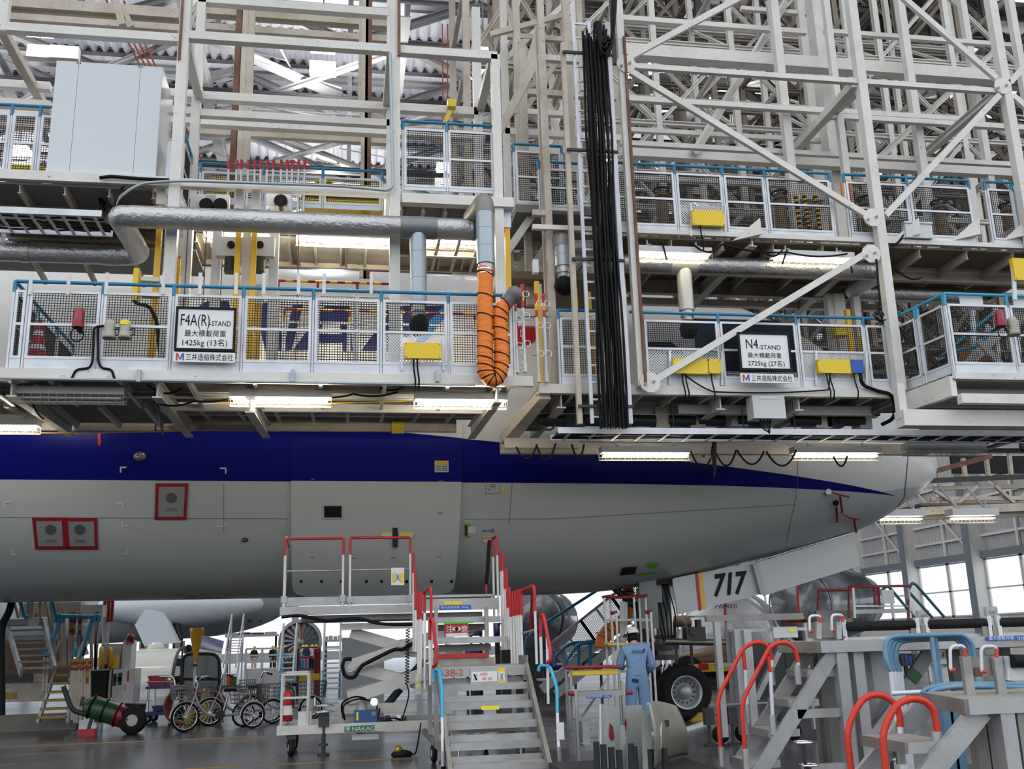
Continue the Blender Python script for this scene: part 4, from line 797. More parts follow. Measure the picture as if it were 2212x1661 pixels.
part('conduit', MB().tube(rpath([P(243, 462, 13.45), P(252, 430, 13.45), P(300, 396, 13.45), P(390, 390, 13.45), P(740, 402, 13.45), P(838, 412, 13.45), P(849, 402, 13.45), (P(842, 300, 13.45).x, 13.45, 10.2)], .3), .022, 8), duct, lg)
part('cable', MB().tube(rpath([P(243, 466, 13.4), P(247, 440, 13.4), P(258, 410, 13.4), P(268, 402, 13.4)], .2), .02, 8), blk2, lg)
for x0, y0, x1, y1 in ((205, 405, 228, 440), (214, 405, 225, 455), (240, 410, 246, 460)): part('cable', MB().tube(sag(P(x0, y0, 14), P(x1, y1, 14), .05), .03, 6), blk2, lg)
part('draped_cable', MB().tube([P(215, 384, 13.5), P(240, 381, 13.5), P(300, 386, 13.5), P(366, 389, 13.5)], .025, 6), blk2, lg)
# railings of the upper deck
zr = zu1+.06
railing(lg, (P(-60, 400, 13.9).x, 13.9), (P(100, 400, 13.9).x, 13.9), zr, [0, .42, .8, 1.1], hand=.14)
r0x = P(432, 400, 15.9).x; railing(lg, (r0x, 15.9), (P(836, 420, 15.9).x, 15.9), P(640, 448, 15.9).z, [0, 1.02, 2.0, 3.0], h=.58, hand=.15, toe=.08)
a = P(870, 425, YF+.05); b = P(1090, 425, YF+.05); railing(lg, (a.x, YF+.05), (b.x, YF+.05), zu1+.08, [0, .66, 1.38], h=1.0, hand=.12, toe=.05)
railing(lg, (P(392, 400, 14.4).x, 14.4), (P(392, 400, 14.4).x, 15.8), zr, [0, .7, 1.4], h=1.0, hand=.14)
for i, px in enumerate((494, 511, 521, 536, 550, 563, 577, 590, 607, 620, 631, 645, 658)):
    c = P(px, 366, 15.6); t = thing('chain_post', '', 'stanchion', c-V((0, 0, .75)), 'red-topped chain posts stored on the upper deck'); t['label'] = 'red-topped chain post in the row along the upper deck railing'
    part('post', MB().cyl(c-V((0, 0, .75)), c, .018, 8), alu, t); part('red_top', MB().cyl(c, c+V((0, 0, .17)), .024, 8), red, t); part('ring', MB().tube([c+V((.05+.05*cos(k*pi/5), 0, .08+.045*sin(k*pi/5))) for k in range(10)], .007, 5, closed=True), red, t)
for x0, y0, x1, y1, yy, lb in ((18, 358, 95, 420, 14.6, 'yellow machine housing behind the mesh beside the white cabinet'), (455, 385, 495, 398, 16.6, 'small yellow box behind the upper deck mesh, near the column'), (650, 402, 830, 440, 16.7, 'wide yellow machine behind the upper deck mesh'), (680, 388, 720, 398, 17, 'small yellow box behind the end of the upper deck mesh')):
    t = thing('yellow_machine', lb, 'machine', P((x0+x1)/2, y1, yy)); part('housing', MB().bb(P(x0, y1, yy), P(x1, y0, yy)+V((0, .4, 0))), yelb, t); part('vent', MB().bb(P(x0+5, (y0+y1)/2+4, yy-.01), P(x1-5, (y0+y1)/2, yy-.01)+V((0, .02, 0))), dark, t)
for x0, x1, y in ((440, 585, 516), (640, 855, 524)): lamp_px(x0, y, x1, y+3, 'lit caged lamp above the foil duct, '+('between the yellow posts' if x0 == 440 else 'close to the rust-spotted column'), 15.0, glow=hot)
lamp_px(180, 510, 345, 514, 'lit caged lamp behind the elbow of the foil duct', 15.5, glow=hot); lamp_px(905, 526, 1028, 530, 'lit caged lamp beside the grey drop duct', 15.0, glow=hot)
# the glossy white cabinet on the upper deck
a, b = P(98, 380, YF+.03), P(352, 141, YF+.03); t = thing('equipment_cabinet', 'big glossy white cabinet on the upper deck at left', 'cabinet', (a.x, YF, a.z)); zc0, zc1 = zu1+.07, P(113, 130, YF+.03).z
part('body', MB().bb((a.x, YF+.05, zc0), (b.x, YF+.95, zc1)), boxwhite, t); xx = [a.x, a.x+(b.x-a.x)*.21, a.x+(b.x-a.x)*.79, b.x]
for i in range(3): part('front_panel', MB().bb((xx[i]+.003, YF+.03, zc0), (xx[i+1]-.003, YF+.05, zc1)), boxwhite, t)
for x in (xx[1]-.02, xx[1]+.02, xx[2]-.02, xx[2]+.02): part('bolt', MB().cyl((x, YF+.02, zc1-.02), (x, YF+.03, zc1-.02), .01, 6), dark, t)
part('side_strip', MB().bb((b.x+.12, YF+.1, zc0), (b.x+.22, YF+.16, zc0+.62)), alu, t)
# yellow hook hoist over the middle railing
c = P(975, 226, 15.0); t = thing('hook_hoist', 'yellow hoist box and arm above the upper middle railing', 'hoist', c-V((0, 0, .4))); part('case', MB().box(c, (.14, .14, .14)), yelb, t)
part('arm', MB().bar(P(973, 240, 15), P(960, 266, 15), .07, .05), yelb, t); part('hook', MB().tube([P(968, 262, 15), P(970, 276, 15), P(966, 288, 15), P(972, 292, 15), P(975, 284, 15)], .012, 6), dark, t)
# ---------------------------------------------------------------- foil ducts, drops and the orange hose
HY = 12.74
yp = 13.3; zp = P(600, 480, yp).z; xl, xr = P(262, 462, yp).x, P(1020, 500, yp).x
d1 = thing('ventilation_duct', 'long foil-wrapped duct with elbow across the F4A(R) platform', 'duct', (xl, yp, zp))
part('main_pipe', MB().tube([(xl+.12+(xr-xl-.12)*k/30, yp, zp) for k in range(31)], .155, 24), foil, d1)
part('elbow_pipe', MB().tube(rpath([(xl+.14, yp, zp), (xl-.04, yp, zp), (xl+.0, 14.75, zp), (xl-.5, 14.8, zp)], .24, 8), .15, 24), foil, d1)
part('rear_pipe', MB().tube([(xl-.45-.3*k, 14.8, zp) for k in range(14)], .135, 24), foil, d1)
for x in (xl-.5, P(60, 510, 14.8).x): part('joint_band', MB().cyl((x-.06, 14.8, zp), (x+.06, 14.8, zp), .145, 24), foil, d1)
tx = P(904, 500, yp).x; part('tee_sleeve', MB().cyl((tx-.26, yp, zp), (tx+.26, yp, zp), .162, 24), mat('dark_duct_sheet', (.2, .22, .23), .4, .4), d1)
def drop(px, ytop, ybot, y, label, z0=None, bag=True, r=.118, n=3, mm=duct):
    x = P(px, ytop, y).x; z1 = z0 or P(px, ytop, y).z; zb_ = P(px, ybot, y).z; t = thing('drop_duct', label, 'duct', (x, y, zb_))
    for i in range(n):
        za, zc = z1+(zb_-z1)*i/n, z1+(zb_-z1)*(i+1)/n; part('duct_section', MB().cyl((x, y, zc+.004), (x, y, za), r, 24), mm, t)
    part('collar', MB().cyl((x, y, zb_-.1), (x, y, zb_), r*.86, 20), foil, t)
    if bag:
        part('lower_sleeve', MB().cyl((x, y, zb_-.2), (x, y, zb_-.1), r*.72, 20), duct, t)
        mb = MB(); mb.lathe((x, y, zb_-.16), (0, 0, -1), [(r*.75, 0), (r*.9, .03), (r*1.15, .12), (r*1.0, .22), (r*.5, .27), (0, .28)], 16)
        mb.v = [(v[0]+R.uniform(-.016, .016)+.02*(zb_-v[2]), v[1]+R.uniform(-.02, .02), v[2]+R.uniform(-.02, .02)) for v in mb.v]; part('tied_cover', mb, black, t)
    return t
drop(903, 492, 660, yp, 'grey drop duct hanging from the middle of the foil duct')
dv = drop(1047, 460, 572, HY, 'silver-grey vertical duct feeding the orange hose', bag=False, r=.125)
c = P(1047, 452, HY); part('top_elbow', MB().tube(rpath([c-V((0, 0, .06)), c+V((0, 0, .13)), c+V((-.1, .6, .13))], .16, 8), .128, 24), mat('dark_duct_cap', (.25, .24, .22), .5, .3), dv)
part('branch', MB().tube([(xr-.02, yp+.02, zp), (c.x-.1, yp+.15, zp+.1), (c.x-.02, yp+.2, c.z+.1)], .145, 20), mat('dark_duct_cap', (.25, .24, .22)), dv)
hp = [P(1048, y, HY) for y in (578, 640, 700, 750, 780)]+[P(1049, 800, HY), P(1056, 815, HY), P(1066, 820, HY), P(1076, 814, HY), P(1082, 798, HY), P(1083, 770, HY), P(1082, 730, HY), P(1080, 695, HY), P(1083, 670, HY), P(1096, 650, HY)]
def spline(pts, k=6):
    out = []
    for i in range(len(pts)-1):
        p0, p1, p2, p3 = pts[max(0, i-1)], pts[i], pts[i+1], pts[min(len(pts)-1, i+2)]
        for j in range(k):
            t = j/k; out.append(.5*((2*p1)+(-p0+p2)*t+(2*p0-5*p1+4*p2-p3)*t*t+(-p0+3*p1-3*p2+p3)*t**3))
    return out+[pts[-1]]
hs = spline(hp, 10); oh = thing('flexible_hose', 'orange ribbed hose hanging in a U-loop beside the railing', 'hose', hs[60])
nr = len(hs); part('hose_sleeve', MB().tube(hs, [(.105 if i < nr*.5 else .095)*(1+.03*sin(i*1.9)) for i in range(nr)], 24), orange, oh)
for k in range(3, nr-4, 7):
    a = hs[k]; dd = (hs[k+1]-hs[k-1]).normalized(); u = dd.cross(V((0, 1, 0))).normalized(); w = dd.cross(u); rr = (.109 if k < nr*.5 else .099); tl = dd*.03
    part('black_hoop', MB().tube([a+u*rr*cos(q*pi/10)+w*rr*sin(q*pi/10)+tl*cos(q*pi/10) for q in range(20)], .008, 5, closed=True), black, oh)
for y in (585, 594): part('clamp', MB().cyl(P(1048, y, HY), P(1048, y-2, HY), .112, 24), chrome, oh)
part('end_cuff', MB().tube([P(1092, 655, HY), P(1106, 640, HY)], .1, 20), mat('grey_plastic', (.13, .13, .13), .5), oh); mb = MB().lathe(P(1103, 643, HY), P(1125, 626, HY)-P(1103, 643, HY), [(.1, 0), (.13, .05), (.13, .1), (.09, .15), (0, .17)], 12); mb.v = [tuple(c+R.uniform(-.015, .015) for c in v) for v in mb.v]; part('bag_cover', mb, mat('grey_bag', (.16, .16, .155), .6), oh)
# ducts on the N4 side
yq = 14.35; zq = P(1620, 577, yq).z; qx = lambda px: P(px, 577, yq).x
d2 = thing('ventilation_duct', 'foil-wrapped duct above the N4 platform, brightly lit', 'duct', (qx(1620), yq, zq))
part('main_pipe', MB().tube([(qx(1345)+(qx(1880)-qx(1345))*k/24, yq, zq) for k in range(25)], .145, 24), foil, d2)
part('left_elbow', MB().tube(rpath([(qx(1349), yq, zq), (qx(1336), yq, zq), (qx(1318), yq, zq+.3)], .2, 8), .143, 24), foil, d2); part('left_pipe', MB().cyl((qx(1322), yq+.0, zq+.24), (qx(1195), yq+.1, zq+.24), .13, 20), foil, d2)
part('rear_elbow', MB().tube(rpath([(qx(1878), yq, zq), (qx(1905), yq, zq), (qx(1895), yq+1.0, zq-.0), (qx(1990), yq+1.0, zq)], .25, 8), .145, 24), foil, d2); part('rear_pipe', MB().cyl((qx(1930), yq+1, zq), (qx(2150), yq+1, zq), .13, 20), foil, d2)
tx = qx(1475); part('tee_sleeve', MB().cyl((tx-.22, yq, zq), (tx+.22, yq, zq), .15, 24), mat('pale_duct', (.5, .5, .46), .4, .4), d2)
drop(1477, 584, 672, yq, 'pale drop duct hanging above the N4 platform rail', r=.12, mm=mat('pale_duct', (.5, .5, .46), .4, .4), n=1)
d3 = drop(1215, 530, 578, yq-.25, 'grey drop duct with crumpled cap beside the cable ladder', r=.135, n=2); c = P(1214, 528, yq-.25); part('top_elbow', MB().tube(rpath([c-V((0, 0, .05)), c+V((0, 0, .1)), c+V((.0, .5, .1))], .15, 8), .138, 24), MATS['dark_duct_cap'], d3)
lamp_px(1370, 557, 1535, 563, 'lit caged lamp touching the bright foil duct, nearer the ladder', 14.1); lamp_px(1668, 566, 1842, 574, 'lit caged lamp touching the bright foil duct, behind the brace', 14.1)
# ---------------------------------------------------------------- gantry over the N4 platform
rg = thing('gantry', 'tall white braced steel gantry over the N4 platform', 'gantry', (7, YN, ZN)); z1 = 16
yg = 13.86
vcol(rg, 1890, 420, yg, ZN-.05, z1, .15); vcol(rg, 2172, 200, yg, 7.4, z1, .15); vcol(rg, 1360, 420, yg, ZN-.05, z1, .12); vcol(rg, 1369, 420, yg-.08, ZN, 11, .04, rusty, 'B', 'rusted_guide'); vcol(rg, 1322, 30, yg-.05, 10.5, z1, .06, dark, 'B', 'rusted_guide')
for px, py, yy, zz, w in ((1690, 200, 15.4, 8.0, .15), (1790, 250, 16.5, 6.0, .3), (1812, 250, 15.2, 7.7, .12), (1970, 200, 15.4, 8.0, .14), (2108, 200, 16.2, 7.7, .13), (2190, 60, 15.5, 8, .13), (1745, 180, 17.5, 8, .14), (1830, 90, 17, 9, .1)): vcol(rg, px, py, yy, zz, z1, w)
for x0, y0, x1, y1, yy, w in ((1340, 146, 2165, 195, yg, .09), (1340, 117, 2180, 165, 15.8, .24), (1340, 215, 2090, 258, 15.2, .1), (1780, 258, 2212, 270, 15.2, .1), (1340, 42, 1740, 68, 15.8, .1), (1780, 68, 2200, 100, 15.8, .09), (1340, 316, 2190, 350, 15.6, .09), (1340, 336, 2190, 370, 16.2, .17), (1345, 285, 1780, 300, 16.8, .09), (1345, 388, 1800, 400, 17.5, .09), (1600, 20, 1760, 30, 17.5, .09)): hbeam(rg, x0, y0, x1, y1, yy, w)
for x0, y0, x1, y1 in ((1358, 125, 1605, -8), (1362, 155, 1872, 466), (1912, 466, 2158, 206), (1950, -5, 2152, 170), (1410, 824, 1876, 544), (2180, 180, 2260, 90), (2185, 205, 2280, 290)): brace(rg, x0, y0, x1, y1, yg-.04, .1, nm='diagonal_brace', sec='C', d=.07)
def plate(x, y, s=.16): 
    c = P(x, y, yg-.07); part('gusset_plate', MB().cyl(c-V((0, .012, 0)), c+V((0, .012, 0)), s, 10), white, rg)
    for k in (-1, 1): part('gusset_bolt', MB().cyl(P(x+k*9, y-3*k, yg-.12), P(x+k*9, y-3*k, yg-.07), .022, 6), cream, rg)
for c in ((1352, 138), (1885, 470), (2166, 186), (1404, 826), (1882, 548)): plate(*c)
ybeam(rg, 1848, 180, yg, 17, .14); 
for x0, y0, ya, x1, y1, y2, w in ((1880, 170, yg, 1790, 250, 15.4, .14), (1788, 250, 15.4, 1705, 325, 16.8, .14), (2160, 195, yg, 1990, 340, 16, .13), (1700, 330, 16, 1660, 0, 17, .1), (1500, 330, 16, 1700, 0, 17.5, .12), (1900, 340, 17, 2160, 100, 17, .12)): part('brace', MB().bar(P(x0, y0, ya), P(x1, y1, y2), w, w, sec='H', t=.014), white, rg)
zn2 = P(1600, 509, YN).z
part('edge_beam', MB().bar((P(1150, 495, YN).x, YN, zn2), (P(2290, 540, YN).x, YN, zn2), .08, .075), white, rg)
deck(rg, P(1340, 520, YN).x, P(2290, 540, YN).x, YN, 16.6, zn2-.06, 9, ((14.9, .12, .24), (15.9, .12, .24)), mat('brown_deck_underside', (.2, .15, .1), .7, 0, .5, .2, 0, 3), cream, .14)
part('lower_beam', MB().bar(P(1345, 590, 16.5), (P(1900, 600, 16.5).x, 16.5, P(1345, 590, 16.5).z), .12, .16), white, rg); part('lower_beam', MB().bar(P(1345, 650, 16.5), (P(1940, 660, 16.5).x, 16.5, P(1345, 650, 16.5).z), .12, .12), white, rg)
hbeam(rg, 1930, 580, 2212, 592, 15, .16); hbeam(rg, 1900, 620, 2212, 640, 16.5, .12)
for px in (1612, 1955, 2085, 2195): part('deck_bracket', MB().prism([P(px-30, 520, YN), P(px+30, 470, YN-.15), P(px+34, 505, YN-.15)], (.02, .9, .05)), white, rg)
for x0, x1, ya in ((1625, 1700, 15.5), (1890, 1960, 15)): part('support_beam', MB().bar(P(x0, 520, YN), (P(x0, 520, YN).x-.2, 16.6, zn2-.3), .14, .2, sec='H', t=.016), white, rg)
xr_ = lambda *a: [P(x, 500, YN).x-P(1323, 500, YN).x for x in a]
B0 = (P(1323, 500, YN).x, YN)
railing(rg, B0, (B0[0]+9, YN), zn2+.05, xr_(1323, 1466, 1570, 1662, 1805), h=.98, hand=.13, toe=.06, lower=(0, 1, 0, 0)); railing(rg, B0, (B0[0]+9, YN), zn2+.05, xr_(1836, 1972, 2108), h=.98, hand=.13, toe=.06); railing(rg, B0, (B0[0]+9, YN), zn2+.05, xr_(2142, 2200, 2330), h=.98, hand=.13, toe=.06)
for x0, y0, x1, y1, sg in ((1500, 530, 1560, 528, .12), (1560, 528, 1700, 545, .05), (1640, 530, 1690, 540, .14), (1700, 545, 1830, 548, .06), (1430, 522, 1440, 560, .0), (1700, 540, 1690, 570, .0), (1835, 560, 1842, 590, .05), (1900, 545, 1950, 590, .1), (1930, 575, 1990, 600, .1)): part('slack_cable', MB().tube(sag(P(x0, y0, 13.95), P(x1, y1, 13.95), sg), .016, 6), blk2, rg)
control_box(1497, 456, 1564, 485, YN-.13, 'yellow control box on the upper railing above the brace', cables=1)
for x in (1493, 1567): part('hanger_strap', MB().bar(P(x, 440, YN-.04), P(x, 510, YN-.04), .03, .012, (0, 1, 0)), alu, rg)
a, b = P(1958, 512, 13.9), P(2012, 482, 13.9); t = thing('terminal_box', 'white terminal box in front of the upper railing at right', 'electrical box', a); part('case', MB().bb(a, (b.x, 14.15, b.z)), cabin, t); part('lid', MB().bb((a.x-.01, 13.88, b.z-.02), (b.x+.01, 14.17, b.z+.01)), cabin, t); part('cable', MB().tube(sag((a.x, 13.95, a.z+.08), P(1925, 530, 13.95), .05), .02, 6), blk2, t)
for px, py, yy, lb in ((1428, 411, 15.2, 'black hand wheel on a rusty pedestal, first from the cables'), (1683, 417, 15.3, 'black hand wheel behind the yellow cable chains'), (1868, 430, 15.2, 'black hand wheel close behind the thick front column'), (2027, 437, 15.2, 'black hand wheel on a brown pedestal above the terminal box'), (2174, 444, 15.2, 'black hand wheel behind the last upper railing panel')):
    c = P(px, py, yy); t = thing('hand_wheel', lb, 'hand wheel', (c.x, yy, zn2), 'hand wheels of the upper deck jacks')
    part('wheel_rim', MB().tube([c+V((.13*cos(k*pi/10), .13*sin(k*pi/10), 0)) for k in range(20)], .02, 6, closed=True), black, t)
    for k in range(3): part('spoke', MB().cyl(c, c+V((.13*cos(k*2.09), .13*sin(k*2.09), 0)), .012, 6), black, t)
    part('pedestal', MB().cyl((c.x, yy, zn2), c-V((0, 0, .06)), .11, 12, .1), mat('brown_pedestal', (.22, .15, .09), .6, .2, .4), t); part('bearing_cap', MB().cyl(c-V((0, 0, .14)), c, .14, 12, .05), MATS['brown_pedestal'], t)
for px, h_ in ((1724, 90), (1742, 75), (1766, 80)):
    a = P(px-6, 420, 15); mb = MB(); t = thing('yellow_cable_chain', 'yellow and black corrugated cable hanging behind the upper mesh', 'cable', (a.x, 15, zn2), 'yellow and black cables behind the mesh')
    striped_bar('cable_sleeve', a, P(px+6, 420+h_, 15), .04, 16, t, (yel, black))
single('power_cabinet', MB().bb(P(1727, 430, 15.6), P(1778, 400, 15.6)+V((0, .3, 0))), cabin, 'pale grey cabinet behind the yellow cables on the upper deck', 'cabinet')
single('orange_panel', MB().bb(P(1822, 435, 15.0), P(1836, 390, 15.0)+V((0, .05, 0))), mat('orange_sheet', (.75, .24, .03), .5), 'narrow orange panel beside the upper deck column', 'panel')
for x, w in ((1790, .14), (1806, .2), (1846, .12)): vcol(rg, x, 640, 15.2, ZN, 7.2, w, white, 'B', 'guide_column')
for x, w, zz in ((1826, .08, 6.8), (1851, .08, 6.35), (1716, .07, 6.3)): part('yellow_guide_post', MB().bar((P(x, 640, 14.8).x, 14.8, ZN), (P(x, 640, 14.8).x, 14.8, zz), w, w, (0, 1, 0)), yel, rg)
c = P(1812, 715, 14.9); part('drive_case', MB().box(c, (.22, .2, .2)), yelb, rg)
mb = MB().tube([P(1900, 668, 13.7), P(1885, 680, 13.7), P(1905, 695, 13.7), P(1890, 688, 13.7), P(1910, 680, 13.7), P(1895, 660, 13.7), P(1908, 700, 13.7), P(1892, 700, 13.7), P(1914, 690, 13.7)], .012, 6); single('cable_tangle', mb, blk2, 'tangle of black cable tied to the thick front column', 'cable')
single('drop_cable', MB().tube([P(1893, 560, 13.75), P(1897, 610, 13.75), P(1902, 660, 13.75)], .02, 6), blk2, 'black cable running down the thick front column', 'cable')
# ---------------------------------------------------------------- cable ladder and its black cables between the gantries
yc = 13.75; cl = thing('cable_ladder', 'upright silver cable ladder between the two gantries', 'cable ladder', P(1275, 930, yc)); zt0, zt1 = P(1278, 915, yc).z, P(1240, 45, yc).z
xa, xb = P(1258, 480, yc).x, P(1294, 480, yc).x
for x in (xa, xb+.0): part('side_rail', MB().bar((x, yc, zt0), (x, yc, zt1), .05, .05, (0, 1, 0)), alu, cl)
xe = P(1336, 480, yc).x; part('side_rail', MB().bar((xe, yc, zt0), (xe, yc, zt1), .07, .07, (0, 1, 0)), alu, cl); part('side_column', MB().bar((xa-.17, yc+.05, zt0), (xa-.17, yc+.05, zt1-.4), .07, .09, (0, 1, 0)), cream, cl)
for i in range(26): z = zt0+.1+i*(zt1-zt0-.15)/25; part('rung', MB().bar((xa, yc, z), (xb, yc, z), .025, .03), alu, cl)
for z in (zt0+.25, 7.1, 8.9, 10.6): part('clamp_bar', MB().bar((xa-.2, yc-.04, z), (xe+.05, yc-.04, z), .04, .04), dark, cl)
for k in range(18):
    x = xa+.12+(xe-xa-.2)*(k/17)*.95; yy = yc-.1-.05*(k % 3); zl = zt1-.15-.1*(k % 4); j = R.uniform(-.015, .015)
    pts = [(x+R.uniform(-.02, .02), yy, zt0-.1+(zl-zt0)*i/7) for i in range(8)]
    if k > 5: 
        xx = x+.1+.28*(k-5)/12; dz = .45; pts = pts[:-1]+[(x, yy, zl-.3)]; pts = [tuple(p) for p in pts]+[(x+.02, yy, zl)]
    single('power_cable', MB().tube(spline([V(p) for p in pts], 3), .019, 6), blk2, 'black power cable running down the cable ladder', 'cable', 'black power cables on the ladder')
for k in range(9):                                      # free loops hanging from above
    yy = yc-.22-.03*(k % 3); q = spline([P(*p, yy) for p in ((1288+k, 46), (1292+k, 88), (1298+.6*k, 116-3*k), (1306+.4*k, 127-5*k), (1315-.3*k, 117-5*k), (1323-.4*k, 88), (1329-.8*k, 30), (1332-.9*k, -40), (1333-.9*k, -130))], 4)
    single('power_cable', MB().tube(q, .02, 6), blk2, 'black power cable hanging in a loop at the ladder top', 'cable', 'black cable loops at the ladder top')
# frames and small decks behind the ladder
cf_ = thing('access_tower', 'rust-stained cream steel tower behind the cable ladder', 'scaffold tower', (3.2, 15, 5))
for px, py, yy, z0_, zz, w, m_ in ((1170, 300, 14.4, 6.5, 11.5, .09, cream), (1186, 500, 14.2, ZN, 11.9, .1, cream), (1140, 500, 15.6, 7, 12, .12, cream), (1225, 100, 15, 9, 16, .12, cream), (1115, 60, 16, 9, 16, .12, cream), (1090, 150, 16.5, 8, 16, .12, white), (1165, 700, 14.6, 5.3, 7.0, .1, white), (1340, 600, 14.6, ZN, 7.2, .13, cream), (1250, 20, 15.5, 11, 16, .1, cream)): vcol(cf_, px, py, yy, z0_, zz, w, m_)
for x0, y0, x1, y1, y2, w in ((1070, 300, 1160, 128, 15, .14), (1110, 240, 1165, 60, 16, .12), (1060, 75, 1230, 30, 16, .1), (1090, 130, 1230, 0, 16.5, .1), (1130, 245, 1250, 60, 17, .1), (1090, 10, 1190, 240, 17, .12), (1085, 560, 1150, 465, 15, .12), (1140, 600, 1215, 470, 15.4, .14), (1100, 620, 1160, 520, 16, .14), (1150, 120, 1220, 330, 17, .1), (1060, 200, 1120, 0, 17, .1), (1180, 330, 1260, 100, 18, .1)): brace(cf_, x0, y0, x1, y1, y2, w, cream if R.random() < .6 else white)
for x0, y0, x1, y1, yy, w in ((1160, 125, 1250, 132, 14.4, .1), (1140, 200, 1330, 212, 15, .1), (1150, 460, 1185, 462, 14.2, .09), (1175, 492, 1330, 502, 14.2, .08), (1100, 240, 1250, 250, 16, .1), (1080, 75, 1240, 90, 16.5, .1), (1090, 285, 1340, 300, 16.5, .12), (1110, 320, 1340, 335, 17, .12), (1120, 700, 1165, 700, 15, .08), (1080, 450, 1250, 460, 16, .2), (1085, 500, 1240, 512, 16.4, .2), (1085, 555, 1240, 565, 16.6, .16)): hbeam(cf_, x0, y0, x1, y1, yy, w, cream if R.random() < .5 else white)
part('platform_plate', MB().bb(P(1115, 458, 14.8), P(1330, 450, 14.8)+V((0, 1.6, 0))), deckgrey, cf_)
A_ = P(1113, 440, 14.9); z_ = P(1170, 448, 14.9).z; railing(cf_, (A_.x, 14.9), (A_.x+2, 14.9), z_, [0, P(1218, 440, 14.9).x-A_.x], h=1.0, hand=.12, toe=.06)
A_ = P(1166, 450, 14.4); z_ = P(1200, 455, 14.4).z; railing(cf_, (A_.x, 14.4), (A_.x+2, 14.4), z_, [0, P(1256, 450, 14.4).x-A_.x], h=.72, hand=.12, toe=.06)
for px, zz in ((1161, 6.9), (1243, 6.8)): part('yellow_guide_post', MB().bar((P(px, 660, 14.2).x, 14.2, ZN+.0), (P(px, 660, 14.2).x, 14.2, zz), .07, .07, (0, 1, 0)), yel, cf_)
for px in (1274, 1303): part('yellow_guide_post', MB().bar((P(px, 700, 14.6).x, 14.6, ZN), (P(px, 700, 14.6).x, 14.6, 6.9), .07, .07, (0, 1, 0)), yel, cf_)
part('post_socket', MB().bb(P(1153, 588, 14.15), P(1163, 560, 14.15)+V((0, .1, 0))), alu, cf_)
part('soffit', MB().bb(P(1085, 600, 15.2), P(1330, 592, 15.2)+V((0, 1.5, 0))), MATS['brown_deck_underside'], cf_)
# ---------------------------------------------------------------- dense frames of the docks farther back
def dock(label, x0, x1, y0, y1, z0, z1, nx, nz, m, w=.12, seed=1, nm='dock_scaffold', dense=1.0):
    q = random.Random(seed); t = thing(nm, label, 'dock frame', ((x0+x1)/2, y0, z0), 'steel frames of the far docks')
    xs_ = [x0+(x1-x0)*i/nx for i in range(nx+1)]; zs = [z0+(z1-z0)*i/nz for i in range(nz+1)]; rest = MB(); cnt = [0]
    def mem(nm_, a, b, w_, sec='H'):
        cnt[0] += 1
        if cnt[0] < 96: part(nm_, MB().bar(a, b, w_, w_, (0, 1, 0) if abs(a[0]-b[0])+abs(a[1]-b[1]) < .01 else None, sec, .02), m, t)
        else: rest.bar(a, b, w_, w_, None, sec, .02)
    for y in (y0, y1):
        for i, x in enumerate(xs_):
            mem('post', (x, y, z0), (x, y, z1), w*1.2)
        for z in zs: mem('rail', (x0, y, z), (x1, y, z), w)
        for i in range(nx):
            for k in range(nz):
                if q.random() < .8*dense:
                    s = (i+k) % 2; mem('brace', (xs_[i], y, zs[k+s]), (xs_[i+1], y, zs[k+1-s]), w*.75)
    for x in xs_:
        for k, z in enumerate(zs):
            mem('cross_tie', (x, y0, z), (x, y1, z), w*.8)
            if k < nz and q.random() < .9: mem('cross_brace', (x, y0, z), (x, y1, zs[k+1]), w*.6)
    if rest.v: o = part('small_member', rest, m, t); o['kind'] = 'stuff'
    return t
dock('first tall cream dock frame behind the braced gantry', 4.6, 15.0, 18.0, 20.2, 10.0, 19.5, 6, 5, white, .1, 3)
dock('second cream dock frame farther behind the braced gantry', 4.2, 22, 24.0, 26.5, 9, 25, 9, 7, mat('shade_toned_cream', (.33, .285, .235), .6, 0, .6, .45, 0, 4, dcol=(.2, .14, .1)), .12, 5)  # colour darkened so this deeper frame reads as less lit
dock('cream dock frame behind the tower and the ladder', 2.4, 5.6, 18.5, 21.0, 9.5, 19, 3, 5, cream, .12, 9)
dock('third dock frame deep behind the gantries at right', 8, 34, 31, 34, 9, 27, 11, 8, mat('grimy_shade_toned_cream', (.2, .18, .155), .6, 0, .6, .4, 0, 3), .18, 11)  # besides grime, the dimness of the depth is put into the colour
dock('farthest pale dock frame near the window wall', 16, 38, 41, 44, 10, 24, 9, 7, MATS['grimy_shade_toned_cream'], .22, 13)
for i in range(60):
    pass
# ================================================================ equipment on the floor, near the aircraft
stw = mat('lift_white_paint', (.6, .6, .57), .45, 0, .4, .18, 0, 6, dcol=(.35, .33, .3)); 
def wheel(par, c, ax, r, w, nm='caster_wheel'):
    c, ax = V(c), V(ax).normalized(); o = part(nm, MB().lathe(c-ax*w/2, ax, [(r*.4, 0), (r*.9, 0), (r, w*.2), (r, w*.8), (r*.9, w), (r*.4, w)], 24), black, par); part('hub', MB().cyl(c-ax*w*.55, c+ax*w*.55, r*.42, 14), greyst, o); return o
def caster(par, x, y, r=.11, top=.38):
    part('caster_fork', MB().box((x, y, (r*1.9+top)/2), (.14, .12, top-r*1.9)).bar((x-.06, y, top-.1), (x-.06, y, r), .012, .07).bar((x+.06, y, top-.1), (x+.06, y, r), .012, .07), dark, par); wheel(par, (x, y, r), (1, .2, 0), r, .08)
def rail_loop(par, pts, r, m, legm, cut, nm='handrail_loop'):
    """bent tube: painted up to index cut from both ends"""
    o = part(nm, MB().tube(rpath(pts, .16), r, 10), m, par)
    return o
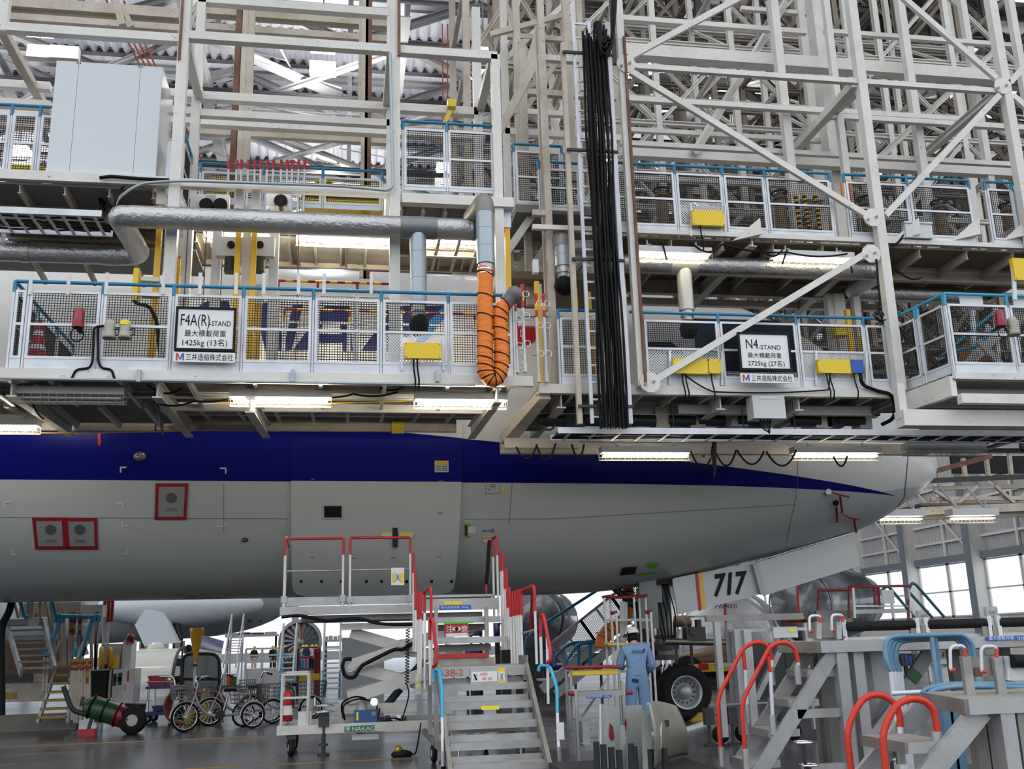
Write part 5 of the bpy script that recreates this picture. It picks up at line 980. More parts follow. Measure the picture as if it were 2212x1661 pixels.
# ---------------------------------------------------------------- scissor lift
YL = 16.2; lift = thing('scissor_lift', 'white scissor lift table raised under the cargo door', 'scissor lift', (.2, YL+.6, 0))
bx0, bx1 = P(598, 1578, YL).x, 1.9; zb0 = .38
for y in (YL, YL+1.25): part('base_beam', MB().bar((bx0, y, zb0), (bx1, y, zb0), .08, .13), stw, lift)
for x in (bx0+.05, .3, bx1-.1): part('base_cross_beam', MB().bar((x, YL, zb0), (x, YL+1.25, zb0), .1, .12), stw, lift)
caster(lift, P(628, 1620, YL).x, YL+.05, .13, zb0-.06); caster(lift, P(628, 1620, YL).x, YL+1.15, .13, zb0-.06); caster(lift, 1.7, YL+1.15, .13, zb0-.06); caster(lift, 1.6, YL+.1, .13, zb0-.06)
jx = P(699, 1600, YL).x
part('jack_leg', MB().cyl((jx, YL-.02, .03), (jx, YL-.02, .6), .03, 10).cyl((jx, YL-.02, 0), (jx, YL-.02, .035), .09, 14).cyl((jx, YL-.02, .14), (jx, YL-.02, .17), .07, 14), dark, lift)
part('jack_housing', MB().box((jx, YL-.02, zb0+.14), (.16, .14, .2)), dark, lift)
for z in (.63, .72): part('jack_hand_wheel', MB().tube([(jx+.14*cos(k*pi/9), YL-.02+.14*sin(k*pi/9), z) for k in range(18)], .014, 6, closed=True).cyl((jx-.14, YL-.02, z), (jx+.14, YL-.02, z), .01, 6), chrome, lift)
part('crank_handle', MB().cyl((jx-.14, YL-.02, .72), (jx-.14, YL-.02, .84), .016, 8), chrome, lift)
px_ = lambda x, y: P(x, y, YL)
part('guard_frame', MB().tube(rpath([(bx0+.06, YL, zb0), (bx0+.06, YL, 1.18), (bx0+.45, YL, 1.18), (bx0+.45, YL, zb0)], .04), .022, 8).cyl((bx0+.06, YL, .84), (bx0+.45, YL, .84), .02, 8), stw, lift)
part('guard_frame', MB().tube(rpath([(bx0+.06, YL+.5, zb0), (bx0+.06, YL+.5, 1.2), (bx0+.45, YL+.5, 1.2), (bx0+.45, YL+.5, zb0)], .04), .022, 8).cyl((bx0+.06, YL, 1.18), (bx0+.06, YL+.5, 1.2), .02, 8).cyl((bx0+.45, YL, 1.18), (bx0+.45, YL+.5, 1.2), .02, 8), stw, lift)
# arms: two crossed stages, front and rear pairs
A0, A1 = P(752, 1508, YL+.3), P(873, 1479, YL+.3); ml = P(756, 1439, YL+.3); um = P(873, 1392, YL+.3); tl = P(758, 1366, YL+.3)
xm = A1.x; dx = xm-ml.x; mr = V((xm+dx, ml.y, ml.z)); tr = V((xm+dx, ml.y, tl.z)); br = V((xm+dx, ml.y, A0.z))
for y in (YL+.25, YL+1.0):
    f = lambda p, d=0: V((p.x, y+d, p.z))
    for a, b, d in ((A0, mr, 0), (br, ml, .07), (ml, tr, 0), (mr, tl, .07)): part('scissor_arm', MB().bar(f(a, d), f(b, d), .19 if d == 0 else .17, .05, (0, 1, 0)), stw, lift)
    for p in (ml, mr, A1, um): part('pivot_pin', MB().cyl(f(p, -.07), f(p, .12), .085, 20).cyl(f(p, -.085), f(p, -.07), .05, 14), cabin, lift)
part('hydraulic_line', MB().tube(spline([P(900, 1385, YL+.1), P(870, 1402, YL+.1), P(850, 1404, YL+.1), P(800, 1428, YL+.1), P(780, 1440, YL+.1), P(765, 1462, YL+.1), P(747, 1460, YL+.1), P(740, 1440, YL+.1), P(745, 1425, YL+.1), P(760, 1424, YL+.1)], 6), .03, 8), blk2, lift)
part('hydraulic_ram', MB().cyl((xm-.3, YL+.65, .6), (xm+.5, YL+.65, 1.5), .06, 12), dark, lift)
# table top
tx0, tx1 = P(608, 1300, YL).x, P(1003, 1300, YL).x; zt_ = P(700, 1290, YL).z
part('table_fascia', MB().bar((tx0, YL, zt_-.06), (P(905, 1300, YL).x, YL, zt_-.06), .04, .13), alum, lift); part('table_fascia', MB().bar((tx0-.02, YL-.02, zt_-.2), (P(905, 1300, YL).x, YL-.02, zt_-.2), .06, .13), alum, lift)
part('table_deck', MB().bb((tx0, YL, zt_-.04), (tx1+.5, YL+1.5, zt_)), alum, lift)
part('under_frame', MB().bb((tx0+.3, YL+.1, zt_-.36), (tx1+.3, YL+1.4, zt_-.27)), alud, lift); part('under_channel', MB().bar(P(735, 1354, YL+.2), (P(905, 1354, YL+.2).x, YL+.2, P(735, 1354, YL+.2).z), .08, .1), stw, lift)
part('hanging_hose', MB().tube(spline([P(608, 1333, YL-.05), P(650, 1330, YL-.05), P(700, 1340, YL-.05), P(770, 1336, YL-.05), P(815, 1346, YL-.05), P(860, 1349, YL-.05), P(900, 1348, YL-.05)], 5), .025, 8), blk2, lift)
def gate(x0, y0, x1, split, yb=1312):
    a, b = P(x0, y0, YL-.04), P(x1, y0-2, YL-.04); b.z = a.z; zb_ = P(x0, yb, YL-.04).z
    part('gate_top_rail', MB().tube([a, b], .021, 10), red, lift)
    for q in (a, b):
        zs = a.z-.26; part('gate_post', MB().cyl((q.x, q.y, zb_), (q.x, q.y, zs), .019, 10), whp, lift); part('red_post_top', MB().cyl((q.x, q.y, zs), q, .021, 10), red, lift); part('post_clip', MB().box((q.x, q.y, zb_+.12), (.09, .05, .1)), alum, lift)
    part('gate_mid_rail', MB().cyl((a.x, a.y, a.z-.5), (b.x, a.y, a.z-.5), .015, 8), alum, lift)
gate(617, 1164, 742, 0); gate(757, 1162, 886, 0)
a = P(606, 1166, YL+.2); b = P(609, 1166, YL+1.2)
part('end_rail', MB().tube([P(617, 1164, YL), V((tx0+.02, YL+1.3, P(617, 1164, YL).z))], .021, 8), red, lift); part('end_post', MB().cyl((tx0+.02, YL+.5, zt_), (tx0+.02, YL+.5, zt_+1), .019, 8), whp, lift)
t = single('notice_sheet', MB().bb(P(845, 1264, YL-.09), P(873, 1226, YL-.08)), paper, 'white warning sheet hung on the red gate of the lift', 'notice'); n0_ = MB().bb(P(848, 1258, YL-.1), P(853, 1238, YL-.091)).bb(P(865, 1258, YL-.1), P(871, 1238, YL-.091)); part('yellow_mark', n0_, yelb, t); part('figure_mark', MB().bar(P(854, 1255, YL-.095), P(862, 1240, YL-.095), .03, .004).bar(P(856, 1240, YL-.095), P(864, 1254, YL-.095), .025, .004), signk, t)
# power pack and fittings
a, b = P(765, 1563, YL+.05), P(815, 1533, YL+.05); pk = part('hydraulic_tank', MB().bb(a, (b.x, YL+.4, b.z)), mat('tank_blue', (.015, .09, .22), .4), lift)
part('sight_gauge', MB().bb(P(770, 1556, YL+.04), P(774, 1538, YL+.045)), stick_y, pk); part('pump', MB().cyl(P(781, 1533, YL+.2), P(781, 1514, YL+.2), .08, 14), greyst, pk); part('pressure_gauge', MB().cyl(P(808, 1516, YL+.15), P(808, 1516, YL+.1), .06, 14), chrome, pk); part('tank_plate', MB().bb(P(802, 1546, YL+.04), P(812, 1537, YL+.045)), alud, pk)
for x0, y0, x1, y1 in ((745, 1555, 800, 1510), (742, 1552, 790, 1505), (815, 1525, 850, 1555), (820, 1530, 870, 1552)): part('pressure_hose', MB().tube(spline([P(x0, y0, YL+.1), P(x0-3, y1+15, YL+.05), P((x0+x1)/2, y1, YL+.05), P(x1, y1+4, YL+.1)], 5), .014, 6), blk2, lift)
for i in range(5): part('valve_block', MB().box(P(825+i*12, 1556-3*(i % 2), YL+.2), (.07, .12, .1)), R.choice([dark, chrome, dark]), lift)
part('lower_box', MB().bb(P(760, 1599, YL+.05), P(818, 1584, YL+.05)+V((0, .3, 0))), cabin, lift); part('base_tower', MB().bb(P(729, 1568, YL+.2), P(742, 1512, YL+.2)+V((0, .6, 0))), stw, lift)
part('rail_beam', MB().bar(P(742, 1532, YL+.3), (P(900, 1526, YL+.3).x, YL+.3, P(742, 1532, YL+.3).z), .08, .14), stw, lift)
mk = MB().bb(P(744, 1581, YL-.05), P(809, 1566, YL-.045)); ng = part('maker_plate', mk, signgreen, lift); part('maker_lettering', MB().text('NAKAO', P(761, 1579, YL-.052), (1, 0, .0), (0, 0, 1), .085, 'LEFT', .001, .345), whp, ng)
c = P(751.5, 1573.5, YL-.052); part('maker_emblem', MB().tube([c+V((.03*cos(k*pi/8), 0, .035*sin(k*pi/8))) for k in range(16)], .005, 4, closed=True).bar(c-V((.02, 0, 0)), c+V((.02, 0, 0)), .02, .006).bar(c-V((0, 0, .02)), c+V((0, 0, .02)), .02, .006), whp, ng)
c = P(621, 1559, YL+.15); t = thing('fire_extinguisher', 'red fire extinguisher standing in the guard frame of the lift', 'fire extinguisher', c); part('cylinder', MB().lathe(c, (0, 0, 1), [(0, 0), (.075, .01), (.075, .38), (.05, .44), (.02, .46)], 20), red, t)
part('valve', MB().cyl(c+V((0, 0, .45)), c+V((0, 0, .54)), .02, 10).bar(c+V((-.06, 0, .52)), c+V((.06, 0, .54)), .02), dark, t); part('hose', MB().tube(spline([c+V((.02, -.02, .5)), c+V((.09, -.05, .42)), c+V((.08, -.07, .2))], 5), .012, 6), blk2, t); part('label', MB().lathe(c+V((0, 0, .1)), (0, 0, 1), [(.0765, 0), (.0765, .14)], 20), paper, t)
a, b = P(643, 1568, YL-.0), P(673, 1537, YL); t = thing('waste_bin', 'open grey metal bin on the lift base beside the extinguisher', 'bin', (a.x, YL, a.z)); mb = MB()
for q in ((a.x, b.x, YL+.02, YL+.03), (a.x, b.x, YL+.2, YL+.21), (a.x, a.x+.01, YL+.03, YL+.2), (b.x-.01, b.x, YL+.03, YL+.2), (a.x, b.x, YL+.03, YL+.04)): mb.bb((q[0], q[2], a.z), (q[1], q[3], b.z))
part('bin_walls', mb, cabin, t); part('bin_floor', MB().bb((a.x, YL+.02, a.z), (b.x, YL+.2, a.z+.01)), cabin, t)
mb = MB(); n = 150; c0, c1 = P(881, 1358, YL-.08), P(879, 1478, YL-.08); mb.tube([c0.lerp(c1, i/n)+V((.028*cos(i*pi/4.), .028*sin(i*pi/4.), 0)) for i in range(n+1)], .008, 5); mb.tube(spline([c1, P(883, 1500, YL-.1), P(876, 1530, YL-.05), P(868, 1555, YL)], 5), .01, 6)
single('coiled_cable', mb, blk2, 'coiled black control cable hanging off the lift table', 'cable')
c = PZ(868, 1634, 0); t = thing('foot_switch', 'black foot switch with round yellow button on the floor', 'foot switch', c); part('pedal_body', MB().ball(c+V((0, 0, .03)), .16, 14, (1, .6, .4)), black, t); part('button', MB().ball(c+V((-.05, -.02, .1)), .06, 12), mat('brass_button', (.4, .25, .05), .3, .6), t); part('cable', MB().tube(spline([c+V((.12, 0, .04)), c+V((.2, .05, .03)), P(905, 1590, YL-.4), P(909, 1562, YL-.1)], 6), .012, 6), blk2, t)
# ---------------------------------------------------------------- stair stand 38-2
SX0, SX1, SY = 1.30, 2.48, 13.9; zpl = 1.27
sd = thing('stair_stand', 'aluminium stair stand numbered 38-2 in front of the lift', 'access stairs', (1.9, 13.5, 0))
trd = mat('tread_plate', (.4, .39, .36), .6, .4, .7, 0, .3, 9, dcol=(.27, .23, .15))
for i in range(5):
    z = .17+.22*i; y = 12.62+.28*i; s = part('step', MB().bb((SX0+.02, y, z-.02), (SX1-.02, y+.26, z)), trd, sd); part('step_nosing', MB().bb((SX0+.02, y-.015, z-.085), (SX1-.02, y, z+.002)), alum, s); part('step_back', MB().bb((SX0+.02, y+.26, z-.02), (SX1-.02, y+.275, z+.07)), alum, s)
for x in (SX0-.02, SX1+.0): part('stringer', MB().bar((x, 12.5, .06), (x, 13.95, 1.24), .05, .14), alud, sd)
part('yellow_sticker', MB().bb((1.75, 13.14-.037+.06-.28+.28-.0, .77-.07+.05), (1.98, 13.165-.0, .8)), stick_y, sd)
part('platform_deck', MB().bb((SX0-.08, SY, zpl-.03), (SX1+.02, 15.0, zpl)), trd, sd); pf = part('platform_fascia', MB().bb((SX0-.08, SY-.03, zpl-.13), (SX1+.02, SY, zpl)), alum, sd)
part('stand_number', MB().text('38-2', (1.37, SY-.032, zpl-.115), (1, 0, 0), (0, 0, 1), .125, 'LEFT', .001, .24), ltr_red, pf)
pn = part('warning_board', MB().bb((1.70, SY-.06, zpl-.25), (2.2, SY-.045, zpl-.02)), alum, sd); p2 = part('notice_panel', MB().bb((1.715, SY-.065, zpl-.2), (2.06, SY-.061, zpl-.07)), paper, pn)
part('notice_text', MB().text('3点支持', (1.83, SY-.068, zpl-.12), (1, 0, 0), (0, 0, 1), .045, 'LEFT', .001, .1).text('転倒・転落', (1.86, SY-.068, zpl-.18), (1, 0, 0), (0, 0, 1), .045, 'LEFT', .001, .13), ltr_red, p2)
part('notice_figure', MB().bar((1.74, SY-.067, zpl-.18), (1.79, SY-.067, zpl-.1), .025, .002).bar((1.75, SY-.067, zpl-.1), (1.785, SY-.067, zpl-.18), .02, .002), signk, p2)
p3 = part('orange_notice', MB().bb((2.075, SY-.065, zpl-.23), (2.17, SY-.061, zpl-.03)), yelb, pn); part('notice_field', MB().bb((2.08, SY-.068, zpl-.19), (2.165, SY-.066, zpl-.08)), paper, p3); part('notice_figure', MB().bar((2.1, SY-.07, zpl-.18), (2.14, SY-.07, zpl-.1), .025, .002).bar((2.1, SY-.07, zpl-.1), (2.14, SY-.07, zpl-.18), .02, .002), signk, p3)
part('lower_crossbar', MB().bb((SX0, SY, zpl-.3), (SX1, SY+.05, zpl-.2)), alud, sd)
for x in (SX0-.05, SX1-.02):
    for y in (SY+.03, 14.95): part('frame_leg', MB().bar((x, y, .25), (x, y, zpl-.03), .06), alum, sd)
    part('base_rail', MB().bar((x, 12.9, .3), (x, 16.0, .3), .06, .08), alud, sd)
    wheel(sd, (x+.02, 14.6, .12), (1, .1, 0), .12, .06); wheel(sd, (x-.3 if x > 2 else x+.3, 15.8, .12), (1, .1, 0), .12, .06); wheel(sd, (x, 13.2, .09), (1, .1, 0), .09, .05)
part('rear_base', MB().bb((SX0, 13.9, .42), (SX1, 15.6, .46)), mat('tread_plate', (.4, .39, .36)), sd); part('steel_column', MB().bar((1.95, 15.2, .4), (1.95, 15.2, 1.2), .12), dark, sd)
for x in (1.5, 2.3): part('jack_hand_wheel', MB().tube([(x+.08*cos(k*pi/8), 13.5+.08*sin(k*pi/8), .36) for k in range(16)], .01, 6, closed=True).cyl((x, 13.5, .02), (x, 13.5, .36), .02, 8), chrome, sd)
for i, (z, y) in enumerate(((1.66, 14.9), (1.96, 15.5))):
    s = part('step', MB().bb((SX0-.02, y, z-.03), (SX1-.1, y+.3, z)), trd, sd); part('step_nosing', MB().bb((SX0-.02, y-.015, z-.09), (SX1-.1, y, z)), alum, s); part('riser', MB().bb((SX0+.1, y+.28, z-.2), (SX1-.3, y+.3, z-.1)), alud, s)
up = part('upper_fascia', MB().bb((SX0-.06, 16.06, 2.08), (SX1-.05, 16.1, 2.26)), alum, sd); ls = part('load_sign', MB().bb((1.5, 16.05, 2.09), (1.9+.1, 16.055, 2.155)), signblue, up); part('load_text', MB().text('最大使用荷重  350kg', (1.525, 16.047, 2.108), (1, 0, 0), (0, 0, 1), .04, 'LEFT', .001, .44), paper, ls); part('yellow_sticker', MB().bb((1.58, 16.05, 2.165), (1.85, 16.055, 2.215)), stick_y, up)
part('red_kick_bar', MB().bb((SX0+.05, 14.92, zpl+.1), (2.1, 14.95, zpl+.16)), red, sd); part('kick_plate', MB().bb((SX0+.05, 14.96, zpl), (2.2, 14.98, zpl+.1)), trd, sd)
cs = part('caution_board', MB().bb(P(960, 1376, 15.3), P(1012, 1346, 15.3)+V((0, .01, 0))), red, sd, 'red caution board with an eye'); part('caution_text', MB().text('注', P(964, 1365, 15.29), (1, 0, 0), (0, 0, 1), .11, 'LEFT', .001, .1).text('意', P(996, 1365, 15.29), (1, 0, 0), (0, 0, 1), .11, 'LEFT', .001, .1), paper, cs)
c = P(986.5, 1358.5, 15.285); mb = MB().add([c+V((.065*cos(k*pi/10), 0, .032*sin(k*pi/10)*abs(sin(k*pi/10))**.3)) for k in range(20)], [tuple(range(20))]); part('eye_white', mb, paper, cs); part('eye_iris', MB().add([c+V((.028*cos(k*pi/8), -.002, .03*sin(k*pi/8))) for k in range(16)], [tuple(range(16))]), signk, cs)
part('caution_footnote', MB().bb(P(963, 1376, 15.288), P(1011, 1367, 15.29)), paper, cs); part('green_tape', MB().bb(P(958, 1348, 15.29), P(1022, 1342, 15.292)), gtape, sd)
part('platform_post', MB().bar((1.38, 15.3, zpl), (1.38, 15.3, 2.1), .05).bar((2.15, 15.4, zpl), (2.15, 15.4, 2.1), .06), trd, sd)
def rw_post(x, y, z0, z1, rl=.36, r=.019, nm='railing_post'):
    o = part(nm, MB().cyl((x, y, z0), (x, y, z1-rl), r, 10), whp, sd); part('red_top', MB().cyl((x, y, z1-rl), (x, y, z1), r+.004, 10).cyl((x, y, z1), (x, y, z1+.02), r*.8, 8), red, o)
XR = SX1+.03; XLs = SX0-.06
for px, py, y in ((893, 1196, 15.9), (897, 1234, 15.5), (898, 1273, 15.15)): q = P(px, py, y); rw_post(q.x, y, zpl+.2, q.z, .3)
for k, px in enumerate((903, 906, 909)): q = P(px, 1284-k*1.5, 14.9-.12*k); rw_post(q.x, q.y, zpl-.1, q.z)
q0, q1 = P(917, 1277, 14.5), P(931, 1268, 13.95); part('left_rail_loop', MB().tube(rpath([q0-V((0, 0, .3)), q0, q1, q1-V((0, 0, .45))], .08), .021, 10), red, sd); part('left_rail_leg', MB().cyl(q0-V((0, 0, .3)), V((q0.x, q0.y, zpl-.3)), .019, 10), whp, sd); part('left_rail_leg', MB().cyl(q1-V((0, 0, .45)), V((q1.x, q1.y, zpl)), .019, 10), whp, sd)
for px, py, y in ((1064, 1163, 16.4), (1073, 1159, 16.15)): q = P(px, py, y); rw_post(q.x, y, 1.95, q.z, .3)
part('red_crossbar', MB().tube([P(1064, 1163, 16.4), P(1073, 1158, 16.15)], .022, 8), red, sd); part('black_strap', MB().tube([P(1057, 1167, 16.4), P(1053, 1235, 16.4), P(1050, 1262, 16.4)], .03, 8), black, sd); part('red_pole', MB().cyl(P(1050, 1262, 16.4), P(1051, 1294, 16.4), .02, 8), red, sd)
for px, py, y in ((1081, 1195, 15.9), (1085, 1194, 15.8), (1090, 1232, 15.5), (1094, 1231, 15.4), (1096, 1272, 15.2), (1100, 1270, 15.1)): q = P(px, py, y); rw_post(q.x, y, zpl+.2, q.z, .28)
for k, px in enumerate((1102, 1108, 1114, 1119, 1124)): q = P(px, 1281-k*1.5, 14.9-.07*k); rw_post(q.x, q.y, zpl, q.z, .34)
q0, q1 = P(1126, 1275, 14.5), P(1154, 1264, 13.95); part('right_rail_loop', MB().tube(rpath([q0-V((0, 0, .35)), q0, q1, q1-V((0, 0, .35))], .08), .021, 10), red, sd); part('right_rail_leg', MB().cyl(q1-V((0, 0, .35)), V((q1.x, q1.y, zpl)), .019, 10), whp, sd); part('right_mid_rail', MB().cyl(q0-V((0, 0, .6)), q1-V((0, 0, .6)), .016, 8), alum, sd)
part('side_kick_plate', MB().bb((XR-.02, 13.95, zpl), (XR, 14.6, zpl+.12)), alud, sd); part('side_kick_plate', MB().bb((XLs-.02, 13.95, zpl), (XLs, 14.8, zpl+.12)), alud, sd)
a = [P(1168, 1375, 13.7), P(1168, 1328, 13.7), P(1174, 1327, 13.6), P(1190, 1410, 13.35), P(1189, 1428, 13.35), P(1181, 1431, 13.4)]; part('swing_bar', MB().tube(rpath(a, .06), .024, 10), red, sd); part('swing_post', MB().cyl(a[0], P(1170, 1440, 13.7), .02, 8), whp, sd); part('swing_post', MB().cyl(P(1182, 1375, 13.5), P(1184, 1520, 13.5), .02, 8), whp, sd)
a = [P(928, 1382, 13.9), P(929, 1338, 13.9), P(935, 1337, 13.8), P(943, 1420, 13.75), P(942, 1436, 13.75), P(936, 1440, 13.8)]; part('swing_bar', MB().tube(rpath(a, .06), .024, 10), red, sd); part('swing_post', MB().cyl(a[0], P(930, 1480, 13.9), .02, 8), whp, sd)
for pts, cut in (([P(1163, 1450, 13.5), P(1166, 1437, 13.5), P(1188, 1438, 13.4), P(1203, 1485, 13.1), P(1204, 1540, 12.9)], P(1208, 1645, 12.7)), ([P(938, 1470, 13.7), P(939, 1446, 13.7), P(949, 1448, 13.6), P(955, 1490, 13.2), P(955, 1550, 13.0)], P(957, 1655, 12.8))):
    part('blue_handrail', MB().tube(rpath(pts, .08), .022, 10), lblue, sd); part('handrail_leg', MB().cyl(pts[-1], cut, .02, 10), alu, sd); part('leg_sleeve', MB().cyl(cut, cut+V((0, 0, .17)), .028, 10), alum, sd)
part('control_box', MB().bb(P(898, 1500, 14.5), P(909, 1455, 14.5)+V((0, .1, 0))), cabin, sd); part('yellow_button', MB().bb(P(900, 1473, 14.49), P(906, 1466, 14.49)+V((0, .01, 0))).bb(P(900, 1488, 14.49), P(906, 1482, 14.49)+V((0, .01, 0))), stick_y, sd)
single('hanging_tag', MB().bb(P(1203, 1598, 12.75), P(1218, 1560, 12.75)+V((0, .004, 0))), paper, 'white paper tag hanging off the blue stair handrail', 'tag')
# ---------------------------------------------------------------- small step ladder in front of the mechanic
sl = thing('step_ladder', 'aluminium step platform with red padded top rail and yellow edge', 'step ladder', (3.3, 14.6, 0))
def slstep(x0, x1, y, z, d, m=trd): s = part('step', MB().bb((x0, y, z-.02), (x1, y+d, z)), m, sl); part('step_nosing', MB().bb((x0, y-.02, z-.07), (x1, y, z)), alum, s); return s
lx = lambda px, py, y: P(px, py, y).x
tp = slstep(lx(1235, 1450, 15.4), lx(1335, 1450, 15.4), 15.4, 1.12, .5); part('yellow_edge', MB().bb((lx(1236, 1450, 15.37), 15.37, 1.06), (lx(1334, 1450, 15.37), 15.379, 1.12)), yelb, tp)
part('padded_rail', MB().cyl(P(1220, 1442, 15.35), P(1316, 1440, 15.35), .028, 10).cyl(P(1316, 1440, 15.35), P(1339, 1441, 15.35), .03, 10), mat('red_foam', (.3, .02, .035), .6), sl)
s2 = slstep(lx(1238, 1498, 14.9), lx(1345, 1498, 14.9), 14.9, .84, .35); lb_ = part('load_sign', MB().bb(P(1267, 1509, 14.87), P(1321, 1501, 14.87)+V((0, .005, 0))), signblue, s2); part('load_text', MB().text('最大使用荷重  120kg', P(1269, 1507, 14.865), (1, 0, 0), (0, 0, 1), .035, 'LEFT', .001, .33), paper, lb_)
slstep(lx(1247, 1560, 14.3), lx(1332, 1560, 14.3), 14.3, .5, .35); slstep(lx(1262, 1625, 13.8), lx(1330, 1625, 13.8), 13.8, .22, .3)
for p in ((1228, 1498), (1352, 1496)): part('red_bumper', MB().cyl(P(p[0], p[1], 14.85), P(p[0]+14, p[1], 14.85), .03, 10), MATS['red_foam'], sl)
for px, py, y in ((1222, 1445, 15.5), (1232, 1448, 15.4), (1337, 1446, 15.5), (1224, 1445, 15.9), (1238, 1500, 14.9), (1248, 1560, 14.3), (1346, 1500, 14.9), (1343, 1470, 15.3), (1333, 1560, 14.3)): q = P(px, py, y); part('ladder_leg', MB().bar((q.x, y, .03), (q.x, y, q.z), .035), alum, sl)
q = P(1242, 1448, 13.4); part('front_post', MB().cyl((q.x, 13.4, .02), (q.x, 13.4, .95), .022, 8), alum, sl); part('side_brace', MB().bar((lx(1240, 1500, 15), 15.4, .2), (lx(1330, 1500, 15), 15.4, 1.0), .03), alum, sl); part('side_brace', MB().bar((lx(1215, 1590, 15), 15.6, .25), (lx(1300, 1590, 15), 15.6, .25), .035), alum, sl)
part('side_panel', MB().bb((lx(1247, 1560, 14.3), 14.0, .18), (lx(1262, 1560, 14.3), 14.3, .5)), alum, sl)
# white ladder with red caps behind the mechanic
wlad = thing('step_ladder', 'white step ladder with dark red caps in front of the nose wheel doors', 'step ladder', P(1350, 1480, 18.6)); dr2 = mat('red_cap', (.2, .012, .02), .5)
def wl_post(px, y0, y1, yy): a, b = P(px, y0, yy), P(px, y1, yy); part('post', MB().cyl((a.x, yy, 0.0), a, .022, 8), whp, wlad)
for px, y0, yy in ((1305, 1291, 18.6), (1318, 1290, 19.0), (1369, 1290, 18.7), (1380, 1288, 19.1), (1394, 1288, 19), (1321, 1324, 18.3), (1331, 1324, 18.2), (1396, 1322, 18.3), (1406, 1322, 18.2)): wl_post(px, y0, 0, yy)
for x0, y0, x1, y1, yy in ((1301, 1290, 1322, 1287, 18.8), (1316, 1290, 1378, 1290, 18.8), (1374, 1289, 1398, 1286, 18.9), (1319, 1324, 1333, 1323, 18.25), (1394, 1322, 1408, 1322, 18.25)): part('red_cap_rail', MB().cyl(P(x0, y0, yy), P(x1, y1, yy), .03, 8), dr2, wlad)
for y0, yy in ((1339, 18.7), (1390, 18.4), (1450, 18.3)): part('cross_rung', MB().bar(P(1306, y0, yy), P(1404, y0, yy), .04, .05), alum, wlad)
part('yellow_step', MB().bb(P(1314, 1394, 18.2), P(1372, 1388, 18.2)+V((0, .4, 0))), yelb, wlad); part('ladder_stile', MB().bar(P(1344, 1300, 18.9), P(1344, 1385, 18.9), .09, .04), alum, wlad); part('ladder_stile', MB().bar(P(1352, 1300, 18.9), P(1352, 1385, 18.9), .05, .04), alum, wlad)
# ---------------------------------------------------------------- cowl panels in their padded rack, foreground
rk = thing('panel_rack', 'dark rack with padded posts holding aircraft panels in the foreground', 'rack', (2.9, 11, 0)); pad = mat('grey_pad', (.035, .04, .045), .7)
for px, py in ((1288, 1602), (1303, 1608), (1320, 1614), (1337, 1620), (1362, 1606), (1370, 1612), (1405, 1618), (1435, 1616)): q = P(px, py, 10.9); part('padded_post', MB().cyl((q.x, 10.9, .2), q, .035, 10), pad, rk)
part('rack_base', MB().bb((2.4, 10.8, .12), (4.0, 12.2, .2)), dark, rk)
for x in (2.5, 3.9):
    for y in (10.95, 12.0): wheel(rk, (x, y, .07), (1, 0, 0), .07, .05)
pgrey = mat('cowl_grey', (.36, .39, .37), .35, .1, .25, 0, 0, 4); pin = mat('cowl_inner', (.34, .32, .28), .5, .3, .5, .1, 0, 4, dcol=(.2, .15, .1))
def panel(pts, y, th, m, label, nm='cowl_panel', curve=.0):
    q = [P(a, b, y) for a, b in pts]; t = single(nm, MB().prism(q, (0, th, 0)), m, label, 'aircraft panel'); return t
p1 = panel([(1294, 1519), (1331, 1529), (1338, 1538), (1345, 1661), (1293, 1661)], 11.4, .03, pgrey, 'narrow grey cowl panel with red patch at the rack end'); part('red_patch', MB().add([P(1317, 1561, 11.39), P(1324, 1570, 11.39), (P(1327, 1595, 11.39)), P(1320, 1601, 11.39), P(1315, 1590, 11.39)], [(0, 4, 3, 2, 1)]), dred, p1)
part('edge_strip', MB().bar(P(1296, 1520, 11.38), P(1298, 1661, 11.38), .02, .02), alu, p1)
p2_ = panel([(1352, 1525), (1387, 1523), (1396, 1661), (1347, 1661)], 11.7, .03, pgrey, 'tall grey cowl panel standing between its rack neighbours'); part('red_patch', MB().add([P(1350, 1549, 11.69), P(1354, 1560, 11.69), P(1352, 1580, 11.69), P(1348, 1572, 11.69)], [(0, 3, 2, 1)]), dred, p2_)
panel([(1340, 1565), (1350, 1568), (1356, 1661), (1343, 1661)], 11.2, .05, alum, 'thin folded metal panel wedged in the padded rack', 'metal_panel'); panel([(1355, 1605), (1384, 1612), (1392, 1661), (1356, 1661)], 11.1, .03, pgrey, 'small low grey panel behind the padded posts', 'metal_panel')
mb = MB(); qa, qb = P(1386, 1530, 11.0), P(1478, 1548, 11.6); qm = P(1386, 1527, 11.3)
def cowl(u, v):
    top = V((qa.x+(qb.x-qa.x)*u, 11.0+.9*sin(u*pi*.5)-.25*(1-u)*(1 if u > 0 else 1), qa.z+.06-.1*u*u-.02*u)); bot = V((top.x+.05+.02*u, top.y+.1, .25)); return top.lerp(bot, v)+V((.07*sin(v*pi*.5)*u, -.12*sin(v*pi), 0))
mb.grid(cowl, 20, 14); p3_ = single('cowl_panel', mb, pin, 'curved brown-stained cowl panel at the outer end of the rack', 'aircraft panel'); sm = p3_.modifiers.new('thickness', 'SOLIDIFY'); sm.thickness = .025
part('front_flange', MB().add([P(1385, 1529, 10.9), P(1406, 1546, 10.9), P(1411, 1661, 10.9), P(1389, 1661, 10.9)], [(0, 3, 2, 1)]), pgrey, p3_); part('rim', MB().tube([cowl(i/20, 0) for i in range(21)], .014, 6), alum, p3_)
